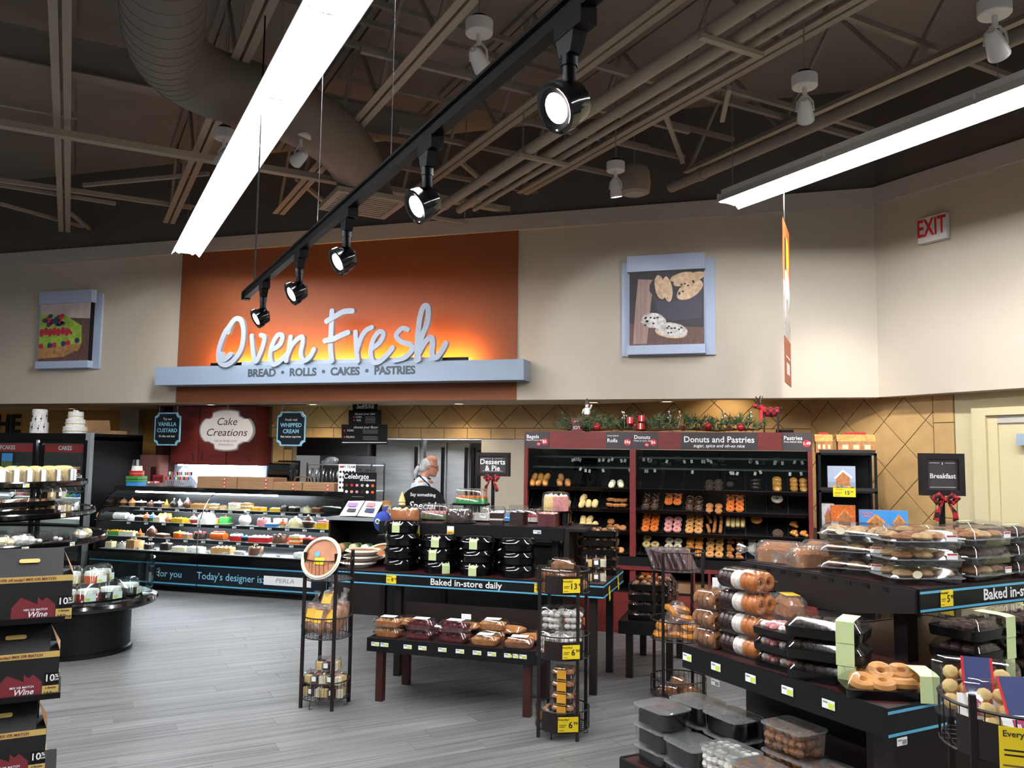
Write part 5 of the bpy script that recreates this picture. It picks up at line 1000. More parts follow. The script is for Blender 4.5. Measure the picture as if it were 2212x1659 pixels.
# ---- low table of pies
g = 'clamshell pies on the low table'; z = T1Z
good('pie_tan', 'tan pastry clamshell at the table end by the bread rack', gx(840, 5.29, .45), 5.29, z, 0, 2, g, scale=1.12)
good('pie_red', 'berry pie clamshell second along the low table', gx(910, 5.29, .45), 5.29, z, 2, 2, g, scale=1.15); good('pie_red', 'berry pie clamshell third along the low table', gx(984, 5.29, .45), 5.29, z, -3, 2, g, scale=1.2)
good('pie_tan', 'golden apple pie clamshell at the front edge under the white card', gx(1048, 5.27, .45), 5.28, z, 0, 1, g, scale=1.15); good('pie_tan', 'apple pie clamshell raised behind the front row', gx(1064, 5.43, .47), 5.44, z, 3, 2, g, scale=1.15)
good('pie_brown', 'brown pecan pie clamshell at the front edge before the marshmallow rack', gx(1122, 5.27, .45), 5.28, z, 4, 1, g, scale=1.2); good('pie_red', 'berry pie clamshell in the second row of the low table', gx(950, 5.43, .45), 5.44, z, 5, 1, g)
g = 'domed pies at the back of the low table'
good('pie_dome', 'domed pie standing alone behind the tan clamshells', gx(885, 5.56, .45), 5.56, z, 0, 1, g, scale=1.15); good('pie_dome', 'domed pie with a white card on its lid', gx(1005, 5.56, .45), 5.56, z, 0, 1, g, scale=1.15); good('pie_dome', 'domed pie behind the raised apple pie boxes', gx(1100, 5.56, .45), 5.56, z, 0, 1, g, scale=1.15); good('pie_dome', 'domed pie at the table corner before the marshmallow rack', gx(1152, 5.42, .43), 5.42, z, 0, 1, g)
tag(put('shelf_card', MB().box(-.035, .035, -.002, .002, 0, .035, 'tag_white')), 'small white card standing on a domed pie', 'card').matrix_local = TR(gx(1007, 5.56, .5), 5.56, z + .0955)
# ---- black round containers
g = 'black pie containers on the baked in-store table'; z = T2Z
for px, Y, n, kk, w in ((868, 5.98, 4, 'pie_black_plain', 'beside the foil pies'), (950, 5.97, 3, 'pie_black_plain', 'under the first yellow hang tags'), (1032, 5.96, 3, 'pie_black_plain', 'over the baked in-store lettering'), (1120, 5.97, 3, 'pie_black_plain', 'nearest the brownie rack'), (905, 6.27, 3, 'pie_black_plain', 'in the back row behind the foil pie end'), (1000, 6.27, 3, 'pie_black_plain', 'in the back row under the bundt cake'), (1080, 6.28, 3, 'pie_black_plain', 'in the back row under the square cakes')):
    x = gx(px, Y, .9)
    for k in range(n):
        lb = n - 1 - k; key = 'pie_black' if (px, lb) in ((868, 0), (950, 0), (950, 1), (950, 2), (1032, 0), (1032, 2)) else 'pie_black_plain'
        spawn('pie_container', T(key, PL[key]), 'black pie container %s, %s of its stack' % (w, POS[n][lb]), 'pie container', (x + ru(-.006, .006), Y, z + k * .0965), (({0: 8, 1: 0, 2: 40}[lb] if px == 950 else 5) if key == 'pie_black' else 0), g)
g = 'foil pies on the baked in-store table'
for k in range(3): good('pie_foil', 'foil dish pie %s in the pile behind the bread rack' % ('at the bottom', 'in the middle', 'on top')[k], gx(772 + 5 * k, 6.0, .8), 6.02, z + k * .047, 20 * k, 1, g)
good('pie_foil', 'tilted golden foil pie leaning beside the black containers', 0, 0, 0, 0, 1, g, M=TR(gx(812, 6.2, .85), 6.24, z + .06) @ RX(24) @ RY(-8)); good('pie_black_plain', 'black pie container lying under the tilted foil pie', gx(815, 6.22, .8), 6.3, z, 0, 1, 'black pie containers on the baked in-store table', scale=.55)
g = 'party trays at the corner of the baked in-store table'
good('tray_stackable', 'clear lidded black party tray stacked at the table corner', gx(1290, 6.28, .9), 6.35, z, 3, 5, g, scale=.95); good('mini_box', 'small clear box of pale rolls before the party trays', gx(1288, 5.98, .8), 5.97, z, 12, 2, g)
# ---- top tier cakes
g = 'cakes on the slatted top tier'; z = T3Z; KS = 1.32
def dome_cake(label, x, y, z, r, h, m, top, base='black_plastic', dr=None, extra=None, rib=False):
    dr = dr or r * 1.14
    o = root('domed_cake', label, 'cake', (x, y, z), 0, g)
    put('board', MB().lathe([(dr * 1.06, 0), (dr * 1.10, .012), (dr * 1.04, .014), (.001, .013)], 26, base), o)
    c = MB().lathe([(r, .014), (r, h * .86), (r * .93, h), (.001, h * 1.01)], 26, m); 
    ck_ = put('cake', c, o)
    tp = MB()
    for k in range(10): a = 2 * PI * k / 10; tp.ball((r * .8 * math.cos(a), r * .8 * math.sin(a), h * 1.02), r * .16, 7, top, 4, .7)
    put('frosting', tp, ck_)
    if extra: extra(o, r, h)
    put('dome_lid', MB().lathe([(dr, .016), (dr * .99, h * .9), (dr * .9, h * 1.22), (dr * .6, h * 1.3), (.001, h * 1.32)], 28, 'clear', cap=False), o)
    return o
dome_cake('low caramel ring cake under a clear dome at the tier corner', gx(876, 6.2, 1.15), 6.19, z, .112, .095, 'caramel', 'cream')
def drizzle(o, r, h):
    mb = MB()
    for k in range(8): a = 2 * PI * k / 8; mb.tube([(r * .3 * math.cos(a), r * .3 * math.sin(a), h * 1.1), (r * .75 * math.cos(a + .15), r * .75 * math.sin(a + .15), h * 1.1), (r * 1.03 * math.cos(a + .3), r * 1.03 * math.sin(a + .3), h * .75)], .006, 5, 'white_ice')
    put('icing', mb, o)
dome_cake('dark chocolate bundt cake with white drizzle on a black tray', gx(992, 6.2, 1.15), 6.2, z, .108, .095, 'choc', 'choc', extra=drizzle)
def halves(o, r, h): put('pink_half', MB().loft([[(r * 1.01 * math.cos(a * PI / 12), r * 1.01 * math.sin(a * PI / 12), zz) for a in range(-6, 7)] + [(0, 0, zz)] for zz in (.014, h * .98)], 'pink_ice'), o)
bx = root('cake_box', 'black cake box with clear sides under the tall domed cake', 'cake box', (gx(1213, 6.42, 1.15), 6.42, z), 0, g); put('base', MB().rb(.15, .15, 0, .09, .03, 'smoke_lid'), bx); put('cake', MB().rb(.12, .12, .004, .08, .02, 'choc'), bx); put('lid', MB().rb(.155, .155, .09, .098, .03, 'black_plastic'), bx)
dome_cake('tall half carrot half pink layer cake under a clear dome', gx(1201, 6.42, 1.25), 6.42, z + .098, .098, .125, 'vanilla', 'white_ice', extra=halves)
def sq_cake(label, px, Y, w, h, body, top, mid=None, rz=0):
    o = root('boxed_cake', label, 'cake box', (gx(px, Y, z + .05), Y, z), rz, g)
    put('tray', MB().rb(w * 1.12, w * 1.12, 0, .006, .012, 'clear'), o); cb = put('cake', MB().rb(w, w, .006, h, .01, body), o)
    if mid: put('filling', MB().rb(w * 1.01, w * 1.01, h * .42, h * .55, .01, mid), cb)
    tp = MB()
    for i in range(4):
        for j in range(4): tp.ball((-w * .38 + i * w * .25, -w * .38 + j * w * .25, h), w * .11, 6, top if isinstance(top, str) else top[(i + j) % len(top)], 4, .8)
    put('frosting', tp, cb); put('lid', shell(w * 1.14, w * 1.14, .006, h * 1.5, .012, 'clear', .95, .01), o)
sq_cake('square chocolate slice cake with white cream topping in a clear box', 1074, 6.19, .105, .095, 'choc', 'white_ice', 'white_ice', 10); sq_cake('square black cake with blue and white swirled topping in a clear box', 1121, 6.2, .11, .105, 'choc', ('greyblue', 'white_ice', 'choc'), None, -8)
sq_cake('red velvet slice cake with pale frosting in a clear box at the tier end', 1185, 6.2, .13, .10, 'berry', ('pink_ice', 'cream'), None, -4)
def ribbed(label, px, Y, zz, c1, c2, rz=0, s=1.0):
    o = root('ribbed_cake_box', label, 'cake box', (gx(px, Y, zz + .05), Y, zz), rz, g); o.scale = (s, s, s)
    put('tray', MB().rb(.22, .135, 0, .012, .02, 'black_plastic'), o); c = put('cake', MB().rb(.185, .105, .012, .045, .015, c1), o); put('icing', MB().rb(.187, .107, .045, .058, .015, c2, e=.005), c)
    put('lid', shell(.205, .125, .012, .10, .02, 'clear', .88, .01, 7), o)
ribbed('ribbed clear box with pink and green iced cake behind the caramel cake', 945, 6.40, z, 'needle2', 'pink_ice', 6, 1.3); ribbed('ribbed clear box with white iced cake under the orange and green one', 1036, 6.45, z, 'white_ice', 'sugar', 4, 1.25); ribbed('ribbed clear box with orange and green cake stacked on another box', 1018, 6.45, z + .13, mat('green_ice', '#2f9a4b', .5) and 'green_ice', 'orange_ice', 4, 1.3)
ribbed('ribbed clear box with blue cake behind the sign post', 1088, 6.5, z, mat('blue_ice', '#3f8fd0', .5) and 'blue_ice', 'blue_ice', -4, 1.0); ribbed('ribbed clear box with white cake behind the square cakes', 1140, 6.5, z, 'white_ice', 'red', 5, 1.1)
# ---- rack goods
g = 'brownie packs in the marshmallow rack'
for k, (dx, dy, zz, rz_) in enumerate(((-.07, -.03, .845, 0), (.06, -.05, .845, 10), (-.05, .06, .845, -10), (.08, .06, .845, 80), (-.07, -.03, .9005, 5), (.055, -.045, .9005, -6), (-.06, .06, .9005, 4), (.0, -.02, .956, 8))):
    good('brownie_pack', ('brownie pack %s in the top basket of the marshmallow rack' % ('at the front', 'by the price card', 'at the back', 'against the far post', 'second up at the front', 'second up by the price card', 'second up at the back', 'topmost'))[0:200] if 0 else 'brownie pack %s in the top basket of the marshmallow rack' % ('at the front', 'by the price card', 'at the back', 'against the far post', 'second up at the front', 'second up by the price card', 'second up at the back', 'topmost')[k], RMD.x + dx, RMD.y + dy, zz + (.0085 if zz > .88 else 0) + (.0085 if zz > .94 else 0), rz_, 1, g, scale=1.15)
g = 'marshmallow tubs in the wire rack'
for k, (dx, dy, zz) in enumerate(((-.07, -.03, .465), (.055, -.045, .465), (0, .07, .465), (-.06, -.03, .596), (.05, .0, .596))): good('mallow_tub', 'clear tub of white marshmallows %s of the wire rack' % ('low by the corner post', 'low behind the price card', 'at the back', 'on top by the corner post', 'on top, fuller one')[k], RMD.x + dx, RMD.y + dy, .465 if zz < .5 else .609, 30 * k, 1, g, scale=1.1)
g = 'muffin packs in the lowest basket'
good('muffin_stack', 'muffin pack with amber band in the marshmallow rack', RMD.x + .02, RMD.y - .045, .055, 0, 5, g, scale=1.25); good('muffin_stack', 'tilted muffin pack leaning on the marshmallow rack post', 0, 0, 0, 0, 1, g, M=TR(RMD.x - .085, RMD.y - .03, .10) @ RY(-48)); good('muffin_stack', 'muffin pack behind the amber stack', RMD.x - .01, RMD.y + .08, .055, 0, 2, g)
g = 'goods in the bread rack'
good('pie_foil', 'pumpkin pie tilted on its edge in the top basket of the bread rack', 0, 0, 0, 0, 1, g, M=TR(RL.x - .0, RL.y - .085, .955) @ RX(68) @ RZ(20))
pk = tag(put('pie_sticker', MB().box(-.04, .03, -.045, .0, .0338, .0345, 'yellow').lathe([(.001, .0346), (.02, .0346)], 12, 'blue_line', TR(-.03, .025, 0), cap=False)), 'yellow and blue sticker on the tilted pumpkin pie', 'sticker'); pk.matrix_local = TR(RL.x, RL.y - .085, .955) @ RX(68)
for k, (dx, dy, zz, a, b_) in enumerate(((-.085, -.05, .47, 60, 10), (-.01, -.07, .47, 66, -4), (.07, -.04, .47, 58, -14), (-.04, .05, .48, 62, 6), (.05, .06, .48, 64, -8), (.0, .0, .56, 40, 12))): good('bread_bag', 'bagged bread standing %s in the bread rack' % ('by the price card', 'front and centre with amber label', 'by the pie table', 'behind the first bag', 'behind near the pie table', 'tilted over the others')[k], 0, 0, 0, 0, 1, 'bread bags in the bread rack', M=TR(RL.x + dx, RL.y + dy, zz + .10) @ RZ(b_) @ RX(a) @ TR(0, .0, -.05), scale=.85)
for k, (dx, dy, zz) in enumerate(((-.06, -.03, .065), (.07, -.02, .065), (0, .08, .065), (-.05, -.02, .142), (.06, .0, .142), (.0, .03, .22))): good('mini_box', 'mini cake box %s of the bread rack' % ('low by the yellow card', 'low by the pie table', 'at the back of the lowest basket', 'second up by the yellow card', 'second up by the pie table', 'topmost in the lowest basket')[k], RL.x + dx, RL.y + dy, .065 + (.078 if zz > .1 else 0) + (.078 if zz > .2 else 0), (-8, 12, 80, 4, -6, 10)[k], 1, 'mini cake boxes in the bread rack', scale=1.0)
g = 'goods in the bagel rack'
for k in range(6): good('leaning_pack', 'cookie pack number %s leaning in the top basket of the bagel rack' % ('one', 'two', 'three', 'four', 'five', 'six')[k] if 0 else 'dark cookie pack leaning in the bagel rack, %s from the donut side' % ('first', 'second', 'third', 'fourth', 'fifth', 'last')[k], 0, 0, 0, 0, 1, g, M=TR(RRR.x + .10 - k * .045, RRR.y - .02 - .02 * (k % 2), .875) @ RZ(62) @ RX(-28))
for k, (dx, dy, zz) in enumerate(((-.06, -.06, .405), (.09, -.04, .405), (0, .08, .405), (.0, -.03, .52))): good('bagel_bag', 'bag of bagels %s of the bagel rack' % ('by the post in the middle basket', 'bulging towards the donut boxes', 'at the back of the middle basket', 'on top of the middle basket')[k], RRR.x + dx, RRR.y + dy, zz, 40 * k, 1, 'bagel bags in the wire rack')
for k, (dx, dy, zz) in enumerate(((-.06, -.05, .025), (.07, -.03, .025), (0, .08, .025), (0, -.02, .09))): good('brownie_pack', 'brown cake pack %s of the bagel rack' % ('by the post at the bottom', 'at the bottom near the donut table', 'at the back bottom', 'topmost in the bottom basket')[k], RRR.x + dx, RRR.y + dy, zz, 30 * k, 1, 'brown packs low in the bagel rack', scale=1.15)
# ---- side table trays
good('tray_stackable', 'dark party tray near the side table front edge', -.86, 6.50, .42, 0, 4, 'party trays on the side table'); good('tray_stackable', 'dark party tray halfway along the side table', -.86, 6.78, .42, 2, 4, 'party trays on the side table'); good('tray_stackable', 'dark party tray at the far end of the side table', -.86, 7.04, .42, -2, 3, 'party trays on the side table')
# ---- donut table (grid): helper in grid coordinates, turned with the table
def gg(key, what, u, v, z, rz=0, n=1, group=None, scale=None, jit=.004):
    p = UV(u, v); good(key, what, p.x, p.y, z, 45 + rz, n, group, jit, scale=scale)
z = .75; g = 'donut boxes stacked on the donut table'
gg('donut_box', 'black white and caramel donut box by the table front', 2.80, 2.93, z, -88, 4, g); gg('donut_tube', 'brown cinnamon donut box at the table end', 2.80, 3.14, z, -90, 3, g)
gg('cookie_tray', 'pink iced cookie tray behind the donut boxes', 2.80, 2.69, z, -88, 3, 'cookie trays on the donut table'); gg('party_tray', 'dark treat tray with green band', 2.82, 2.475, z, -62, 3, 'dark party trays on the donut table'); gg('donut_tray', 'large open-looking tray of plain donuts with green band at the corner', 2.86, 2.19 + .05, z, -35, 1, 'dark party trays on the donut table')
gg('cookie_tray', 'cookie tray deeper on the table by the mahogany post', 3.1, 2.75, z, -80, 2, 'cookie trays on the donut table'); gg('cookie_tray', 'cookie tray beside the tall donut stack at the back', 3.05, 3.05, z, -80, 2, 'cookie trays on the donut table')
good('bread_bag', 'pink and white wrapped roll box under the breakfast tier', UV(3.15, 3.0).x, UV(3.15, 3.0).y, z + .137, 20, 1, None)
for k, (u, n) in enumerate(((3.4, 3), (3.74, 3), (4.08, 3))): gg('party_tray', 'dark cookie tray %s under the breakfast sign' % ('nearest the table corner', 'second along', 'third along')[k], u, 2.24, z, 4, n, 'cookie trays under the breakfast tier')
# ---- tubs on the floor deck
z = .235; g = 'tubs on the floor deck'
def tubs(key, what, u, v, rz, n):
    p = UV(u, v); h = HT[key] * .9; nm, ct = KIND[key]
    for k in range(n): spawn(nm, T(key, PL[key]), what if n == 1 else '%s, %s of its stack' % (what, POS[n][n - 1 - k]), ct, (p.x, p.y, z + k * h), 45 + rz + ru(-3, 3), g, scale=(1.13, 1.13, .9))
tubs('tub_dark', 'dark treat tub at the end of the floor deck', 2.50, 3.17, -88, 3); tubs('tub_dark', 'dark treat tub second along the floor deck', 2.49, 2.94, -92, 2); tubs('tub_white', 'tub of white sugared donut holes', 2.50, 2.715, -88, 2); tubs('tub_tan', 'tub of golden donut holes', 2.47, 2.50, -93, 2); tubs('tub_brown', 'tub of brown donut holes behind the golden tub', 2.70, 2.56, -88, 3); tubs('tub_dark', 'dark treat tub behind the end stack', 2.71, 3.17, -88, 3); tubs('tub_dark', 'dark treat tub behind the second stack', 2.71, 2.93, -90, 3); tubs('tub_brown', 'tub of brown donut holes at the deck corner', 2.70, 2.34, -88, 2)
# ---- muffin boxes on the breakfast tier
z = 1.10; g = 'muffin boxes on the breakfast tier'
for (u, v, rz_, n, keys, w) in ((3.46, 2.53, -25, 3, ('muffin_box_seed', 'muffin_box', 'muffin_box'), 'at the corner over the yellow price card'), (3.45, 2.84, -60, 3, ('muffin_box', 'muffin_box', 'muffin_box_seed'), 'behind the corner stack'), (3.82, 2.50, 0, 3, ('muffin_box', 'muffin_box_choc', 'muffin_box'), 'over the breakfast lettering start'), (3.82, 2.74, 3, 3, ('muffin_box', 'muffin_box_seed', 'muffin_box'), 'in the second row over the lettering'), (4.17, 2.5, -2, 3, ('muffin_box_choc',) * 3, 'of dark muffins third along'), (4.17, 2.74, 2, 3, ('muffin_box_choc',) * 3, 'of dark muffins in the second row'), (4.44, 2.62, 88, 2, ('muffin_box_choc',) * 2, 'of dark muffins at the far end')):
    p = UV(u, v); zz = z
    for k in range(n):
        key = keys[k]; spawn('muffin_box', T(key, PL[key]), 'clear muffin box %s, %s of its stack' % (w, POS[n][n - 1 - k]), 'muffin box', (p.x, p.y, zz), 45 + rz_ + ru(-3, 3), g, scale=(1.28, 1.22, .95)); zz += HT[key] * .95
for k, (u, v, zz, rz_) in enumerate(((3.38, 3.28, 1.10, 30), (3.40, 3.08, 1.10, 80), (3.62, 3.2, 1.10, 10))): p = UV(u, v); good('loaf_bag', 'bagged brown loaf %s of the breakfast tier' % ('at the end', 'lying across the edge', 'further back')[k], p.x, p.y, zz, 45 + rz_, 1, 'bread loaves on the breakfast tier', scale=1.1)
p = UV(3.75, 3.05); good('party_tray', 'black treat tray with green bands behind the bread loaves', p.x, p.y, 1.10, 30, 2, None)
# ---- cookie bite boxes in the corner rack
PL['bite_box'] = lambda: [('tray', MB().rb(.19, .14, 0, .03, .02, 'clear', taper=1.04)), ('bites', lumps(MB(), 12, .15, .10, .022, .022, 'vanilla', .1, kx=9)), ('lid', shell(.20, .15, .032, .06, .02, 'clear', .88, .01)), ('gingham_band', MB().box(-.035, .035, -.079, .07, .0605, .0615, 'red').box(-.029, .029, -.079, .07, .0612, .062, mat('gingham', '#27305c', .6) and 'gingham').box(-.05, .05, -.078, -.02, .062, .0626, 'paper').box(-.027, .027, -.07, -.03, .0626, .063, mat('plum', '#a02a5a', .6) and 'plum'))]
_b0 = PL['bite_box']
def _jl(): me = text('JUST', .02, 'print_white', bold=.02).copy(); me.transform(TR(0, -.048, .0638)); return _b0() + [('lettering', me)]
PL['bite_box'] = _jl
KIND['bite_box'] = ('cookie_bite_box', 'cookie box')
for k, (dx, dy, zz, a, rz_) in enumerate(((-.04, -.06, .90, 58, 12), (-.10, .06, .93, 66, -4), (.11, .02, .90, 60, 20), (-.02, .0, .48, 55, 5), (.07, -.06, .44, 12, 0))):
    Mb = TR(RFR.x + dx, RFR.y + dy, zz + .03) @ RZ(rz_) @ RX(a)
    spawn('cookie_bite_box', T('bite_box', PL['bite_box']), 'clear box of cookie bites with blue gingham band, %s' % ('front one in the corner rack', 'tallest one behind', 'far one beside the price card', 'standing in the middle basket', 'lying in the middle basket')[k], 'cookie box', None, M=Mb, group='cookie boxes in the corner rack', scale=1.2)
    if k < 3: pass
for k, (x_, t) in enumerate(((0, 'JUST'),)):
    pass
# ================================================================== cakes in the display case
for n_, h in dict(i_white='#efeae2', i_cream='#e3d3a6', i_yellow='#e3b01c', i_orange='#dd5a14', i_red='#b81c1c', i_pink='#d9868e', i_blue='#2f72b8', i_green='#3f9440', i_purple='#a877b5', i_brown='#5a3320', i_dark='#21120d', i_tan='#b98a55', i_peach='#d39868', i_grey='#b7b2aa').items(): mat(n_, h, .45, var=(35, .12), bump=(50, .25))
CASEN = ('top shelf', 'second shelf', 'third shelf', 'bottom deck')
def cake(kind, px, s, c1, c2, c3, desc, w=.11, dy=.09):
    z, yf = SH[s]; z += .008 if s == 3 else 0; Y = yf + dy; x = XAT(px, Y, z + .04)
    o = root('display_cake', desc + ' on the %s of the cake case' % CASEN[s], 'cake', (x, Y, z), ru(-12, 12), 'cakes in the cake case')
    r = w / 2
    put('board', MB().rb(w * 1.15, w * (1.1 if kind not in ('log', 'sheet') else .75), 0, .004, .01, 'i_grey'), o); q = MB(); t = MB(); B = .004
    if kind == 'cupcake':
        q.lathe([(r * .62, B), (r * .85, B + r * .7)], 12, c1); t.lathe([(r * .95, B + r * .68), (r * 1.0, B + r * .85), (r * .7, B + r * 1.15), (r * .72, B + r * 1.25), (r * .35, B + r * 1.5), (.001, B + r * 1.75)], 12, c2); top = (0, 0, B + r * 1.75)
    elif kind == 'ball': q.lathe([(r * .6, B), (r * .98, B + r * .5), (r, B + r * .9), (r * .8, B + r * 1.4), (r * .4, B + r * 1.65), (.001, B + r * 1.7)], 14, c1); t.lathe([(r * .45, B + r * 1.6), (r * .4, B + r * 1.8), (r * .15, B + r * 2.0), (.001, B + r * 2.15)], 10, c2); top = (0, 0, B + r * 2.15)
    elif kind == 'dome': q.lathe([(r, B), (r, B + r * .5), (r * .9, B + r * .9), (r * .6, B + r * 1.15), (.001, B + r * 1.22)], 16, c1); lumps(t, 7, r * 1.1, r * 1.1, B + r * 1.12, r * .2, c2); top = (0, 0, B + r * 1.3)
    elif kind == 'round': q.lathe([(r, B), (r, B + r * .85), (r * .94, B + r * .95), (.001, B + r * .96)], 18, c1); [t.ball((r * .78 * math.cos(a * PI / 4), r * .78 * math.sin(a * PI / 4), B + r), r * .2, 7, c2, 4) for a in range(8)]; top = (0, 0, B + r * 1.1)
    elif kind == 'square': q.rb(w * .9, w * .9, B, B + w * .45, .008, c1); t.rb(w * .92, w * .92, B + w * .45, B + w * .62, .012, c2, e=.01); top = (0, 0, B + w * .66)
    elif kind == 'layer':
        for k in range(4): (q if k % 2 == 0 else t).rb(w * .9, w * .8, B + k * w * .15, B + (k + 1) * w * .15, .006, c1 if k % 2 == 0 else c2)
        lumps(t, 5, w * .7, w * .5, B + w * .62, w * .08, c3); top = None
    elif kind == 'sheet': q.rb(w, w * .6, B, B + w * .22, .01, c1); lumps(t.rb(w * .98, w * .58, B + w * .22, B + w * .26, .01, c2), 8, w * .85, w * .45, B + w * .27, w * .06, c3); top = None
    elif kind == 'log': q.loft([[(xx, w * .26 * math.cos(a * PI / 8), B + w * .22 + w * .22 * math.sin(a * PI / 8)) for a in range(-2, 11)] for xx in (-w / 2, w / 2)], c1); lumps(t, 6, w * .9, w * .1, B + w * .45, w * .08, c2); top = None
    elif kind == 'cone': q.rb(w * .9, w * .7, B, B + w * .35, .01, c1); t.lathe([(w * .22, B + w * .35), (w * .12, B + w * .65), (.001, B + w * .95)], 10, c2); top = None
    ck_ = put('cake_body', q, o); put('icing', t, ck_)
    if top: put('topper', MB().ball(top, w * .11, 8, c3, 5), ck_)
D = 'cupcake ball dome round square layer sheet log cone'.split()
